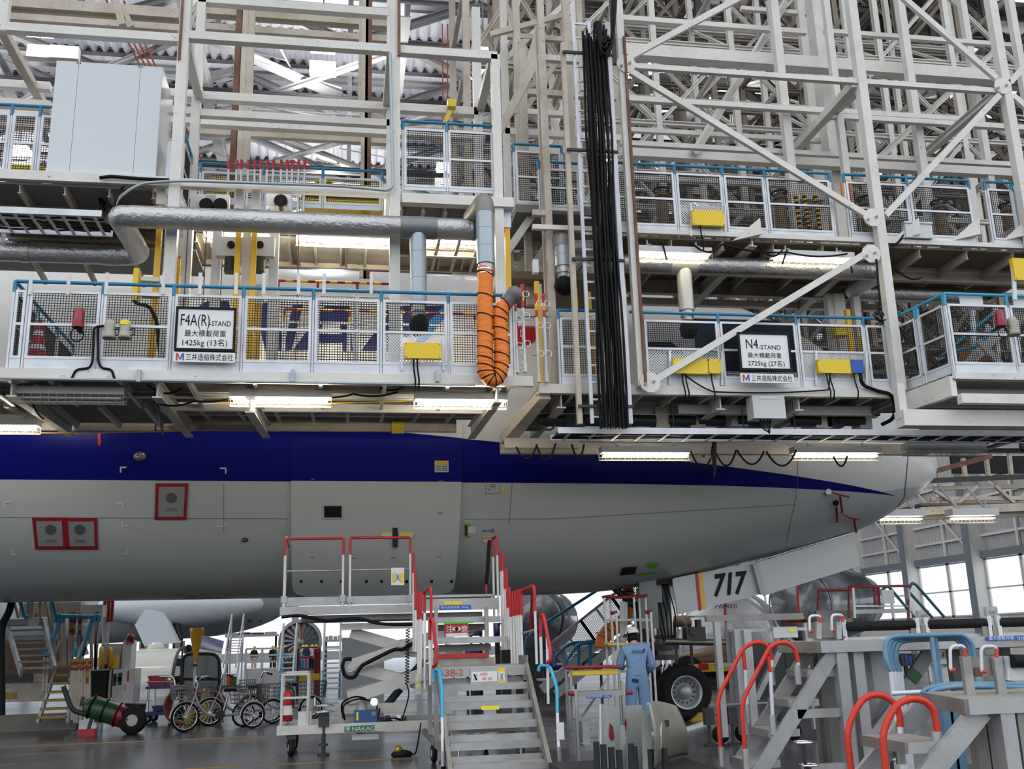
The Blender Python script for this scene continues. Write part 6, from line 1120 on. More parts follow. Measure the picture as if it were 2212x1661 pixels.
part('wiring', MB().tube(spline([cowl(.35, .35)-V((0, .05, 0)), cowl(.25, .45)-V((0, .06, 0)), cowl(.22, .6)-V((0, .05, 0)), cowl(.2, .75)-V((0, .05, 0))], 5), .012, 6), alu, p3_); part('latch', MB().box(cowl(.5, .36)-V((0, .04, 0)), (.08, .05, .07)), dark, p3_)
part('rust_streak', MB().add([cowl(.52, 0)-V((0, .02, 0)), cowl(.6, .0)-V((0, .02, 0)), cowl(.58, .4)-V((0, .03, 0)), cowl(.52, .42)-V((0, .03, 0))], [(0, 3, 2, 1)]), mat('rust_stain', (.16, .09, .04), .7), p3_)
# ---------------------------------------------------------------- work stands at the right with red handrails
def work_stair(par, x0, dxs, z0, rise, n, y0, y1, topx):
    for i in range(n):
        x = x0+dxs*i; z = z0+rise*i; s = part('step', MB().bb((x, y0+.05, z-.025), (x+.34, y1-.05, z)), trd, par); part('step_nosing', MB().bb((x-.015, y0+.04, z-.075), (x, y1-.04, z)), alud, s); part('step_end', MB().bb((x, y0+.03, z-.075), (x+.34, y0+.05, z)), alum, s)
    for y in (y0, y1): part('stringer', MB().bar((x0-.05, y, 0.02), (topx, y, z0+rise*n-.08), .05, .15), alum, par)
def red_loop(par, pts, y, cut0, cut1, strut, r=.024):
    q = [P(a, b, y) for a, b in pts]; part('red_handrail', MB().tube(rpath(q, .15), r, 10), redw, par)
    for c in (cut0, cut1):
        e = P(c[0], c[1], y); s = q[0] if c is cut0 else q[-1]; part('handrail_foot', MB().cyl(s, e, r*.95, 10), alu, par); part('foot_sleeve', MB().cyl(e, e+V((0, 0, .2)), r*1.5, 10), alum, par)
    if strut: a, b, m1 = [P(k[0], k[1], y) for k in strut]; part('strut_top', MB().cyl(a, m1, r*.9, 8), redw, par); part('handrail_strut', MB().cyl(m1, b, r*.9, 8), alu, par); part('foot_sleeve', MB().cyl(b, b+V((0, 0, .2)), r*1.4, 8), alum, par)
ws = thing('work_stand', 'long aluminium work stand with eye-level deck and red stair rails at right', 'work platform', (7, 11, 0)); DZ = 1.49
work_stair(ws, 4.22, .25, .3, .298, 4, 10.55, 11.15, 5.3)
red_loop(ws, [(1557, 1630), (1549, 1509), (1606, 1399), (1627, 1388), (1645, 1387), (1661, 1397), (1668, 1425)], 11.12, (1560, 1655), (1669, 1480), ((1606, 1412), (1617, 1562), (1610, 1447)))
red_loop(ws, [(1611, 1640), (1601, 1518), (1663, 1397), (1680, 1388), (1702, 1388), (1718, 1402), (1724, 1431)], 10.58, (1613, 1661), (1725, 1478), ((1659, 1418), (1671, 1587), (1664, 1452)))
def leg(par, px, y, w=.12, z1=DZ-.12, m=alum, nm='leg', d=None): x = P(px, 1500, y).x; part(nm, MB().bar((x, y, .02), (x, y, z1), w, d or w, (0, 1, 0)), m, par)
part('deck_edge', MB().bar((P(1770, 1390, 10.5).x, 10.5, DZ-.06), (12.5, 10.5, DZ-.06), .06, .12), alum, ws); part('deck_plate', MB().bb((P(1770, 1390, 10.5).x, 10.5, DZ-.02), (12.5, 12.1, DZ)), trd, ws); part('deck_end', MB().bar((P(1770, 1390, 10.5).x, 10.5, DZ-.06), (P(1770, 1390, 10.5).x-.1, 11.3, DZ-.06), .06, .12), alud, ws)
for px, y, w, m_ in ((1822, 10.55, .12, alum), (1858, 10.6, .12, alum), (1790, 11.2, .12, alud), (1876, 11.0, .1, alud), (1768, 11.6, .1, alud)): leg(ws, px, y, w, m=m_)
leg(ws, 1900, 11.2, .34, m=alum, nm='square_column'); leg(ws, 2070, 11.9, .12, m=alud); leg(ws, 2180, 11.9, .12, m=alud)
for z, y in ((.75, 10.55), (.2, 10.55)): part('cross_rail', MB().bar((P(1720, 1530, y).x, y, z), (P(1825, 1530, y).x, y, z), .05, .09), alum, ws)
part('knee_brace', MB().bar(P(1945, 1500, 10.9), P(1872, 1600, 10.9), .07, .08), alum, ws); part('painted_brace', MB().bar(P(2014, 1398, 11.4), P(1945, 1502, 11.4), .16, .06, (0, 1, 0)), mat('brace_paint', (.45, .47, .47), .5), ws); part('green_band', MB().bar(P(1981, 1449, 11.36), P(1968, 1468, 11.36), .165, .02, (0, 1, 0)), signgreen, ws)
# bumper rail above the deck edge
zb1 = P(1900, 1352, 10.9).z
part('rail_beam', MB().bar((P(1742, 1370, 10.9).x, 10.9, zb1-.2), (13, 10.9, zb1-.2), .06, .17), cabin, ws)
for a_, b_ in ((1823, 1973), (2000, 2128), (2155, 2300)): part('black_bumper', MB().cyl((P(a_, 1345, 10.85).x, 10.85, zb1), (P(b_, 1345, 10.85).x, 10.85, zb1), .055, 14), black, ws)
for px in (1818, 1976, 1996, 2132, 2152): q = P(px, 1340, 10.86); part('bumper_post', MB().bar((q.x, 10.83, DZ), (q.x, 10.83, zb1+.08), .05, .04, (0, 1, 0)), alu, ws)
for px in (1968, 1990, 2122, 2143): q = P(px, 1362, 10.86); part('bolt_plate', MB().box((q.x, 10.82, q.z), (.06, .02, .12)), alud, ws)
part('end_box', MB().bb(P(1763, 1378, 10.8), P(1812, 1343, 10.8)+V((0, .2, 0))), alud, ws)
for px, w in ((1768, .06), (1811, .06)): part('box_post', MB().bar(P(px, 1380, 10.78), P(px, 1343, 10.78), w, .04, (0, 1, 0)), alum, ws)
def grab(par, x0, y0, w, h, y, r=.016):
    q = [P(x0+.3*w, y0+h, y), P(x0+.05*w, y0+h, y), P(x0, y0, y), P(x0+w, y0, y), P(x0+w, y0+h*.45, y)]; part('grab_handle', MB().tube(rpath(q, .05), r, 8), alu, par); part('red_grip', MB().tube([q[3].lerp(q[4], .2), q[4]], r+.003, 8).tube([q[0], q[1]], r+.003, 8), redw, par)
grab(ws, 1748, 1330, 24, 33, 10.7); grab(ws, 1796, 1328, 24, 34, 10.7)
part('red_mark', MB().bb(P(1818, 1378, 10.78), P(1826, 1374, 10.78)+V((0, .01, 0))), red, ws)
t = single('load_sign', MB().bb(P(2132, 1384, 10.45), P(2290, 1371, 10.45)+V((0, .01, 0))), signblue, 'blue load limit sign on the long stand at right edge', 'sign'); part('load_text', MB().text('最大積載荷重', P(2136, 1382, 10.44), (1, 0, 0), (0, 0, 1), .045, 'LEFT', .001, .31).text('300kg', P(2198, 1382, 10.44), (1, 0, 0), (0, 0, 1), .045, 'LEFT', .001, .22), paper, t)
# worn blue tube frames stacked in front of the stand
for k in range(4):
    y = 9.6+.14*k; ox = 8*k; oy = 3*k; pts = [(1924+ox*.9, 1450), (1910+ox, 1414+oy), (1916+ox, 1380+oy), (1936+ox, 1374+oy), (2080-ox*.5, 1370+oy), (2100-ox*.9, 1390+oy), (2103-ox*.9, 1412+oy)]
    t = thing('tube_guardrail', ('nearest', 'second', 'third', 'rearmost')[k]+' of four worn blue bent-tube frames stacked by the stand', 'guard rail', P(1940, 1640, y), 'worn blue tube frames'); part('bent_tube', MB().tube(rpath([P(a, b, y) for a, b in pts], .2), .024, 10), wblue, t)
    q = P(1924+ox*.9, 1450, y); part('tube_leg', MB().cyl((q.x, y, .06), q, .023, 10), alu, t); q = P(2103-ox*.9, 1412+oy, y); part('tube_leg', MB().cyl((q.x, y, .06), q, .023, 10), wblue, t)
    if k < 2: q = P(2012+ox, 1376, y); part('tube_leg', MB().cyl((q.x, y, .06), q, .023, 10), wblue, t)
t = thing('tube_guardrail', 'worn blue tube frame lying low behind the lower stand', 'guard rail', P(2050, 1490, 8.4), 'worn blue tube frames'); part('bent_tube', MB().tube(rpath([P(1990, 1510, 8.4), P(1996, 1490, 8.4), P(2040, 1478, 8.4), P(2260, 1478, 8.4)], .1), .024, 10).tube(rpath([P(2000, 1520, 8.3), P(2010, 1492, 8.3), P(2060, 1482, 8.3), P(2260, 1486, 8.3)], .1), .024, 10), wblue, t); part('cross_tube', MB().cyl(P(1925, 1498, 9.5), P(1996, 1494, 9.5), .022, 8), alu, t)
for px in (2035, 2052): q = P(px, 1500, 8.4); part('blue_leg', MB().bar((q.x, 8.4, .02), (q.x, 8.4, 1.0), .1), wblue, t)
# the lower stand in the corner
w2 = thing('work_stand', 'lower aluminium stand in the bottom corner with scuffed red stair rails', 'work platform', (5, 7, 0)); D2 = 1.1
work_stair(w2, 3.35, .265, .275, .275, 3, 6.78, 7.5, 4.45)
red_loop(w2, [(1842, 1690), (1829, 1579), (1850, 1528), (1872, 1503), (1900, 1499), (1928, 1513), (1943, 1536), (1945, 1570)], 7.45, (1846, 1750), (1947, 1650), None, .025)
red_loop(w2, [(1916, 1690), (1906, 1587), (1920, 1549), (1938, 1521), (1963, 1509), (1994, 1511), (2017, 1531), (2026, 1582)], 6.85, (1922, 1750), (2030, 1645), None, .025)
part('deck_plate', MB().prism([(4.57, 7.7, D2-.02), (4.32, 6.7, D2-.02), (7, 6.7, D2-.02), (7, 7.7, D2-.02)], (0, 0, .02)), trd, w2); part('deck_edge', MB().bar((4.3, 6.7, D2-.05), (7, 6.7, D2-.05), .04, .1), alum, w2); part('deck_end', MB().bar((4.57, 7.7, D2-.05), (4.3, 6.7, D2-.05), .04, .1), alud, w2)
part('stencil', MB().text('1-G', (4.44, 7.3, D2-.07), (-.26, -1, 0), (0, 0, 1), .045, 'LEFT', .03), red, w2)
for px, m_, w in ((2160, alum, .11), (2195, alud, .1)): leg(w2, px, 6.75, w, D2-.1, m_)
for px in (2128, 2100): leg(w2, px, 7.6, .1, D2-.1, alud)
part('cross_rail', MB().bar((P(2110, 1600, 6.8).x, 6.8, .5), (6, 6.8, .5), .05, .08), alum, w2); part('cross_rail', MB().bar((P(2110, 1600, 7.6).x, 7.6, .3), (6, 7.6, .3), .05, .08), alud, w2)
a, b = P(2092, 1462, 7.2), P(2190, 1417, 7.2); part('end_box', MB().bb((a.x, 7.2, a.z), (b.x, 7.24, b.z)), alud, w2)
for px in (2084, 2152): q = P(px, 1417, 7.17); part('box_post', MB().bar((q.x, 7.17, D2), q, .07, .04, (0, 1, 0)), alum, w2)
part('rail_end', MB().bar(P(2180, 1470, 7.15), P(2180, 1418, 7.15), .06, .05, (0, 1, 0)), alu, w2); part('black_bumper', MB().cyl(P(2186, 1428, 7.1), P(2300, 1428, 7.1), .05, 14), black, w2); part('rail_beam', MB().bb(P(2186, 1470, 7.12), P(2300, 1440, 7.12)+V((0, .03, 0))), cabin, w2); part('rust_mark', MB().bb(P(2107, 1462, 7.19), P(2120, 1441, 7.19)+V((0, .005, 0))), rusty, w2)
grab(w2, 2052, 1395, 32, 52, 7.05, .013); grab(w2, 2119, 1396, 34, 54, 7.05, .013)
for x, y in ((1748, 1652), (1735, 1603), (1925, 1640)):
    c = P(x, y, 9.8); t = thing('jack_wheel', 'chrome hand wheel of a floor jack '+{1748: 'under the red stair', 1735: 'behind the stair stringer', 1925: 'beside the corner stand'}[x], 'hand wheel', (c.x, 9.8, 0)); part('wheel_rim', MB().tube([c+V((.09*cos(k*pi/9), .09*sin(k*pi/9), 0)) for k in range(18)], .012, 6, closed=True), chrome, t); part('spindle', MB().cyl((c.x, 9.8, 0), c, .02, 8), dark, t); part('foot', MB().cyl((c.x, 9.8, 0), (c.x, 9.8, .02), .06, 12), dark, t)
# ================================================================ people
skinm = mat('skin', (.55, .33, .24), .55); hairm = mat('black_hair', (.012, .01, .01), .5)
def person(name, label, loc, rz, J, body_m, leg_m, helmet, cat='person', fine=True, sleeve=None, hair=True, group=None):
    """one continuous body grown over a skeleton; J: joint overrides, local frame, facing +y, 1.72 m tall"""
    D = dict(pel=(0, 0, .94), spi=(0, -.01, 1.12), che=(0, 0, 1.3), nb=(0, .02, 1.45), ne=(0, .04, 1.51), he=(0, .06, 1.6), ht=(0, .06, 1.68),
             sl=(-.19, 0, 1.4), el=(-.25, -.04, 1.12), wl=(-.24, .08, .88), hl=(-.235, .11, .8), sr=(.19, 0, 1.4), er=(.25, -.04, 1.12), wr=(.24, .08, .88), hr=(.235, .11, .8),
             pl=(-.095, 0, .88), kl=(-.11, .02, .5), al=(-.115, -.02, .1), tl=(-.13, .15, .035), pr=(.095, 0, .88), kr=(.11, .02, .5), ar=(.115, -.02, .1), tr=(.13, .15, .035))
    D.update({k: v for k, v in J.items() if k != 'look'})
    rad = dict(pel=(.18, .135), spi=(.155, .115), che=(.175, .125), nb=(.085, .075), ne=(.056, .056), he=(.078, .098), ht=(.06, .075), sl=.09, el=.07, wl=.04, hl=.042, sr=.09, er=.07, wr=.04, hr=.042, pl=.122, kl=.1, al=.085, tl=.045, pr=.122, kr=.1, ar=.085, tr=.045)
    K = list(D); E_ = [('pel', 'spi'), ('spi', 'che'), ('che', 'nb'), ('nb', 'ne'), ('ne', 'he'), ('he', 'ht'), ('che', 'sl'), ('sl', 'el'), ('el', 'wl'), ('wl', 'hl'), ('che', 'sr'), ('sr', 'er'), ('er', 'wr'), ('wr', 'hr'), ('pel', 'pl'), ('pl', 'kl'), ('kl', 'al'), ('al', 'tl'), ('pel', 'pr'), ('pr', 'kr'), ('kr', 'ar'), ('ar', 'tr')]
    me = bpy.data.meshes.new('skeleton'); me.from_pydata([D[k] for k in K], [(K.index(a), K.index(b)) for a, b in E_], []); o = bpy.data.objects.new('skeleton', me); COL.objects.link(o)
    md = o.modifiers.new('skin', 'SKIN'); sv = me.skin_vertices[0].data
    for i, k in enumerate(K): r = rad[k]; sv[i].radius = r if isinstance(r, tuple) else (r, r); sv[i].use_root = k == 'pel'
    md.use_smooth_shade = True; sb = o.modifiers.new('sub', 'SUBSURF'); sb.levels = 2 if fine else 1; sb.render_levels = sb.levels
    ev = o.evaluated_get(bpy.context.evaluated_depsgraph_get()); em = ev.to_mesh(); b = MB(); b.add([v.co.copy() for v in em.vertices], [tuple(p.vertices) for p in em.polygons], True); ev.to_mesh_clear(); bpy.data.objects.remove(o)
    ms = [body_m, skinm, leg_m, black]; hl, hr, wl, wr = V(D['hl']), V(D['hr']), V(D['wl']), V(D['wr'])
    def mi(c):
        if c.z > 1.495 and hypot(c.x-D['ne'][0], c.y-D['ne'][1]) < .2: return 1
        for w, h, e in ((wl, hl, V(D['el'])), (wr, hr, V(D['er']))):
            d = (h-w).normalized(); t = (c-w).dot(d)
            if t > -.01 and (c-h).length < .16: return 1
            if sleeve and (c-w).dot((e-w).normalized()) > 0 and (c-w).length < (e-w).length*sleeve and (c-(w+(e-w)*.5)).length < .17: return 1
        if c.z < .075: return 3
        return 2 if c.z < .96 and abs(c.x) < .24 and hypot(c.x, c.y) < .4 and min((c-hl).length, (c-hr).length) > .12 else 0
    b.mi = [mi(sum((V(b.v[i]) for i in f), V())/len(f)) for f in b.f]
    b.m = 1; he = V(D['he']); fw = (V((D['he'][0], D['he'][1]+.3, 1.6))-he); fx, fy = J.get('look', (0, 1)); fd = V((fx, fy, -.25)).normalized(); sd_ = fd.cross(V((0, 0, 1))).normalized()
    if fine:
        for h, w, s in ((hl, wl, 1), (hr, wr, -1)):     # five fingers on each hand
            d = (h-w).normalized(); side = d.cross(V((0, 0, 1))).normalized(); nrm = side.cross(d)
            for k in range(4):
                a = h+side*(.026-.017*k)+d*.02; L = (.062, .072, .068, .052)[k]; b.tube([a, a+d*L*.45-nrm*.004, a+d*L*.75-nrm*.02, a+d*L*.9-nrm*.036], [.0095, .009, .008, .006], 7)
            a = h+side*.03*s-d*.02; b.tube([a, a+side*.03*s+d*.025, a+side*.034*s+d*.055-nrm*.012], [.012, .0105, .008], 7)
        b.ball(he+fd*.1+V((0, 0, -.005)), .016, 8, (.9, 1.1, 1.4)); b.ball(he+sd_*.078, .03, 8, (.4, .8, 1)); b.ball(he-sd_*.078, .03, 8, (.4, .8, 1))
    t = thing(name, label, cat, (0, 0, 0), group); part('body', b, ms, t)
    if fine:
        e_ = MB(); [e_.ball(he+fd*.088+sd_*k+V((0, 0, .02)), .009, 8) for k in (-.032, .032)]; part('eyes', e_, signk, t); part('mouth', MB().bar(he+fd*.093-sd_*.02-V((0, 0, .05)), he+fd*.093+sd_*.02-V((0, 0, .05)), .008, .008), mat('lips', (.35, .13, .11)), t)
    if hair: mb = MB(); c = he-fd*.018+V((0, 0, .012)); mb.grid(lambda u, v: c+(sd_*cos(2*pi*u)*.092+fd*sin(2*pi*u)*.1)*sin(pi*.5*(.02+.98*min(1, v*1.2)))*(1.0 if v < .8 else 1-.25*(v-.8)*5)+V((0, 0, .105*cos(pi*.5*v*1.45)-(.03 if sin(2*pi*u) < .2 else 0)*v)), 20, 8); part('hair', mb, hairm, t)
    if helmet:
        c = he+V((0, 0, .055)); hp_ = part('helmet', MB().grid(lambda u, v: c+(sd_*cos(2*pi*u)*.122+fd*sin(2*pi*u)*.145)*sin(pi*.5*v)+V((0, 0, .125*cos(pi*.5*v))), 24, 8), helmet, t)
        part('helmet_brim', MB().grid(lambda u, v: c+(sd_*cos(2*pi*u)*(.12+.02*v)+fd*sin(2*pi*u)*(.143+(.05 if sin(2*pi*u) > 0 else .015)*v))+V((0, 0, -.008*v)), 24, 1), helmet, hp_)
    return move(t, loc, rz)
cover = mat('light_blue_coverall', (.2, .34, .56), .7, 0, .3, 0, .5, 7, dcol=(.14, .25, .44), bscale=14)
mc = PZ(1383, 1596, 0); whelm = mat('white_helmet', (.72, .74, .76), .25)
man = person('person', 'mechanic in light blue coverall and white helmet reading papers', mc, -.12, dict(ne=(-.01, .07, 1.5), nb=(0, .04, 1.45), he=(-.03, .12, 1.585), ht=(-.035, .13, 1.66), el=(-.27, .05, 1.13), wl=(-.19, .27, 1.1), hl=(-.14, .33, 1.13), er=(.28, .0, 1.12), wr=(.2, .22, 1.02), hr=(.14, .28, 1.04), look=(-.35, 1)), cover, cover, whelm)
tv = MB().text('ANA', (-.09, -.145, 1.335), (1, 0, 0), (0, 0, 1), .085, 'LEFT', .0, .17); WL[man] = V((0, 0, 0)); part('back_lettering', tv, navy, man)
part('back_flash', MB().add([(.085, -.146, 1.335), (.11, -.146, 1.335), (.145, -.144, 1.405), (.1, -.144, 1.405)], [(0, 1, 2, 3)]), navy, man)
part('belt_seam', MB().tube([(.155*cos(k*pi/12), .125*sin(k*pi/12), 1.0) for k in range(24)], .01, 5, closed=True), cover, man); part('back_pocket', MB().bar((-.1, -.125, .92), (.0, -.128, .9), .05, .012, (0, 1, 0)), navy, man)
part('helmet_mark', MB().ball((-.1, .03, 1.67), .02, 8), navy, man); part('helmet_patch', MB().ball((-.14, .1, 1.64), .022, 8), ltr_red, man)
tp_ = thing('papers', 'white papers the mechanic holds up in his hand', 'papers', mc); q = mc+V((-.14, .36, 1.2)); part('sheet', MB().bar(q, q+V((-.13, .03, .13)), .003, .2, (0, .2, -1)), paper, tp_); part('sheet', MB().bar(q+V((0, -.01, .01)), q+V((-.1, .06, .16)), .003, .2, (0, .3, -1)), paper, tp_)
# visitors far down the hall, small and simple
yh = mat('yellow_helmet', (.9, .6, .02), .4); cols = {'w': mat('white_cloth', (.75, .75, .75), .8), 'n': mat('navy_cloth', (.02, .03, .09), .8), 'b': mat('jeans_blue', (.12, .25, .5), .8), 'k': mat('black_cloth', (.02, .02, .025), .8), 'g': mat('grey_cloth', (.3, .3, .32), .8), 't': mat('beige_cloth', (.6, .5, .4), .8)}
for i, (px, py, tp2, lg2, lb) in enumerate(((548, 1440, 'k', 't', 'far visitor in beige skirt behind the white railing, leftmost of the group'), (588, 1438, 'k', 'k', 'far visitor dressed in black, second from left in the group'), (604, 1438, 'g', 'k', 'far visitor in grey beside the white stair top'), (614, 1438, 'n', 'n', 'far visitor in navy shirt seen from behind above the white stair'), (655, 1437, 'w', 'b', 'far visitor in white shirt and blue jeans under the fan'), (661, 1438, 'n', 'b', 'far visitor in navy shirt and blue jeans under the fan'), (673, 1437, 'w', 'k', 'far visitor in white shirt and black trousers raising an arm'), (681, 1437, 'w', 'k', 'far visitor in white shirt, last of the group to the right'))):
    loc = PZ(px, py+1, 0); loc = CAM+(loc-CAM)*.86; loc.z = 0
    person('person', lb, loc, R.uniform(2.4, 3.8), dict(er=(.3, .15, 1.2), wr=(.24, .3, 1.3), hr=(.2, .34, 1.36)) if i in (4, 6) else {}, cols[tp2], cols[lg2], yh, fine=False, group='visitors with yellow helmets')
# ================================================================ far left: the tail dock stand with its stairs
ld = thing('dock_stand', 'cream rust-marked dock stand with stairs and blue rails at far left', 'dock stand', (-6.5, 24, 0)); yd = 24.0
def bx(par, nm, x0, y0, x1, y1, y, d, m): a, b = P(x0, y1, y), P(x1, y0, y); return part(nm, MB().bb((a.x, y, a.z), (b.x, y+d, b.z)), m, par)
bx(ld, 'base_girder', -80, 1540, 165, 1588, yd, .3, mat('dark_cream', (.22, .2, .17), .6, 0, .4, .2)); bx(ld, 'base_panel', -60, 1475, 95, 1520, yd+.6, .2, cream); bx(ld, 'base_panel', -60, 1455, 100, 1478, yd+.5, .2, cream)
bx(ld, 'upper_deck', -60, 1336, 92, 1352, yd, 1.2, cream); bx(ld, 'upper_beam', 40, 1300, 175, 1332, yd+1.5, .4, cream); bx(ld, 'white_fascia', 172, 1306, 222, 1333, yd+1.4, .5, whp); bx(ld, 'white_box', 60, 1334, 84, 1352, yd-.1, .3, whp); bx(ld, 'white_box', 163, 1332, 190, 1345, yd+1, .3, whp); bx(ld, 'back_panel', 0, 1380, 160, 1480, yd+2.6, .1, mat('brown_panel', (.2, .13, .08), .7, 0, .6, .3)); bx(ld, 'dark_cabinet', 10, 1455, 70, 1475, yd+.45, .1, dark)
bx(ld, 'yellow_switch_box', 6, 1495, 34, 1510, yd+.55, .06, mat('old_yellow', (.4, .25, .02), .5))
for i in range(7):
    y = 1362+i*13.6; x0 = 25+i*3.6; q0_, q1_ = P(x0, y, yd-.2*i), P(x0+70, y-1, yd-.2*i); part('upper_step', MB().bar(q0_, (q1_.x, q0_.y, q0_.z), .22, .04), alud, ld)
for a, b in (((18, 1360), (46, 1455)), ((94, 1345), (118, 1445))): part('stair_stringer', MB().bar(P(a[0], a[1], yd), P(b[0], b[1], yd-1.3), .05, .16), alum, ld)
for i in range(7):
    y = 1440+i*18.3; x0 = 127-i*7.4; x1 = 155-i*1.7; q0_, q1_ = P(x0, y, yd-.5), P(x1, y, yd-.5); s = part('lower_step', MB().bar(q0_, (q1_.x, q0_.y, q0_.z), .24, .05), alud, ld); part('yellow_nosing', MB().bar(q0_-V((0, .125, 0)), (q1_.x, q0_.y-.125, q0_.z), .012, .05), mat('old_yellow', (.4, .25, .02)), s)
part('stair_stringer', MB().bar(P(126, 1430, yd-.5), P(82, 1560, yd-.5), .06, .14), alum, ld); part('stair_stringer', MB().bar(P(157, 1430, yd-.5), P(147, 1560, yd-.5), .06, .14), alum, ld)
for x0, y0, x1, y1, m_, w, yy in ((110, 1295, 120, 1440, cream, .05, yd), (130, 1320, 132, 1440, cream, .06, yd+.3), (138, 1320, 140, 1440, cream, .06, yd), (62, 1295, 61, 1350, cream, .06, yd), (70, 1295, 69, 1350, cream, .06, yd), (88, 1295, 86, 1352, cream, .05, yd), (98, 1295, 118, 1400, cream, .05, yd+.2), (205, 1325, 207, 1445, cream, .06, yd+.6), (213, 1325, 206, 1445, cream, .06, yd+.6), (197, 1340, 198, 1445, cream, .06, yd+.8), (30, 1296, 40, 1335, cream, .05, yd), (22, 1296, 15, 1335, alu, .07, yd), (152, 1330, 150, 1440, cream, .06, yd+1), (180, 1385, 150, 1470, cream, .05, yd-.6), (130, 1385, 98, 1460, cream, .05, yd-.6), (208, 1345, 215, 1345, cream, .05, yd)): part('stand_post', MB().bar(P(x0, y0, yy), P(x1, y1, yy), w), m_, ld)
for x in (96, 103): part('short_post', MB().bar(P(x, 1420, yd-.8), P(x-3, 1492, yd-.8), .04), cream, ld)
for pts in ([(130, 1335), (120, 1365), (103, 1405), (97, 1402), (97, 1420)], [(201, 1333), (190, 1365), (170, 1422)], [(98, 1420), (98, 1403), (104, 1402), (104, 1420)], [(161, 1420), (161, 1402), (168, 1402), (168, 1420)], [(43, 1296), (53, 1332), (62, 1334)], [(112, 1296), (121, 1334)], [(118, 1345), (119, 1330), (136, 1330), (136, 1345)], [(205, 1343), (205, 1330), (214, 1330), (214, 1343)], [(136, 1331), (205, 1333)]): part('blue_rail', MB().tube(rpath([P(a, b, yd-.5) for a, b in pts], .08), .045, 8), lblue, ld)
for a, b in (((163, 1352), (184, 1415)), ((181, 1350), (162, 1418)), ((184, 1383), (163, 1450))): part('cross_brace', MB().bar(P(*a, yd+.4), P(*b, yd+.4), .16, .06), whp, ld)
single('black_pipe', MB().tube(spline([P(28, 1285, 21), P(20, 1320, 21), P(6, 1350, 21), P(2, 1400, 21), P(3, 1480, 21), P(3, 1545, 21)], 5), .07, 8), black, 'thick black hose hanging at the picture edge, far left', 'hose')
for i, (px, py0, py1) in enumerate(((128, 1323, 1395), (154, 1322, 1420), (160, 1322, 1420), (173, 1325, 1420), (209, 1321, 1340), (77, 1325, 1340), (157, 1425, 1555), (162, 1424, 1560), (167, 1424, 1562), (172, 1424, 1540), (177, 1425, 1555), (184, 1424, 1540), (189, 1423, 1530), (193, 1423, 1545))):
    yy = 23.0 if i > 5 else 24.4; a, b = P(px, py1, yy), P(px, py0, yy); t = thing('chain_post', 'cream post with red and yellow bands in the bundle by the far left stand', 'stanchion', a, 'banded posts by the far left stand'); h = (b-a).length
    part('post', MB().cyl(a, a.lerp(b, .82 if h > 1 else .5), .035, 8), cream, t); striped_bar('banded_top', a.lerp(b, .82 if h > 1 else .5), b, .045, 4, t, (dred, mat('old_yellow', (.4, .25, .02))))
for i, px in enumerate((225, 233)): a, b = P(px-1, 1388, 26), P(px, 1316, 26); t = thing('marker_post', ('white post with red bend, nearer the stand' if i == 0 else 'white post with red bend, nearer the grey aircraft'), 'stanchion', a); part('white_post', MB().tube([V((a.x, a.y, 0)), a, b], .035, 8), whp, t); part('red_bend', MB().tube(rpath([b, b+V((0, 0, .2)), b+V((.1, 0, .2)), b+V((.1, 0, -.3))], .04), .04, 8), red, t)
# power unit and cabinets beside it
gp = thing('ground_power_unit', 'cream framed ground power unit with white labelled cabinet', 'power unit', P(230, 1520, 24.5)); yg_ = 24.5
bx(gp, 'mesh_case', 178, 1448, 232, 1512, yg_, 1.0, mat('dark_mesh_case', (.03, .03, .028), .6, 0, .4, .2)); 
for x0, y0, x1, y1 in ((176, 1444, 240, 1450), (232, 1444, 241, 1518), (176, 1512, 240, 1520), (174, 1444, 180, 1520)): bx(gp, 'case_frame', x0, y0, x1, y1, yg_-.05, .1, cream)
wc = bx(gp, 'white_cabinet', 240, 1444, 291, 1521, yg_, .8, whp)
for x0, y0, x1, y1, m_ in ((243, 1455, 252, 1482, dark), (254, 1453, 264, 1480, dark), (242, 1484, 252, 1508, cabin), (254, 1482, 263, 1505, cabin), (274, 1449, 279, 1472, ltr_red), (269, 1478, 271, 1491, ltr_red), (286, 1445, 290, 1468, stick_y), (247, 1462, 262, 1472, lblue)): bx(wc and gp, 'cabinet_panel', x0, y0, x1, y1, yg_-.02, .03, m_)
bx(gp, 'upper_cabinet', 215, 1390, 262, 1448, yg_+.6, .5, cabin); bx(gp, 'tall_cabinet', 262, 1383, 285, 1446, yg_+.5, .6, whp); bx(gp, 'yellow_control', 241, 1414, 255, 1443, yg_+.1, .15, yelb)
for px in (215, 234): q = P(px, 1422, yg_+.2); part('cable_drum_flange', MB().cyl(q, q+V((.06, .02, 0)), .26, 18), yel, gp)
for px, py in ((281, 1380), (235.5, 1440)): q = P(px, py, yg_+.4); part('beacon', MB().lathe(q-V((0, 0, .12)), (0, 0, 1), [(.1, 0), (.1, .15), (.06, .22), (0, .23)], 14), MATS['beacon_red'], gp)
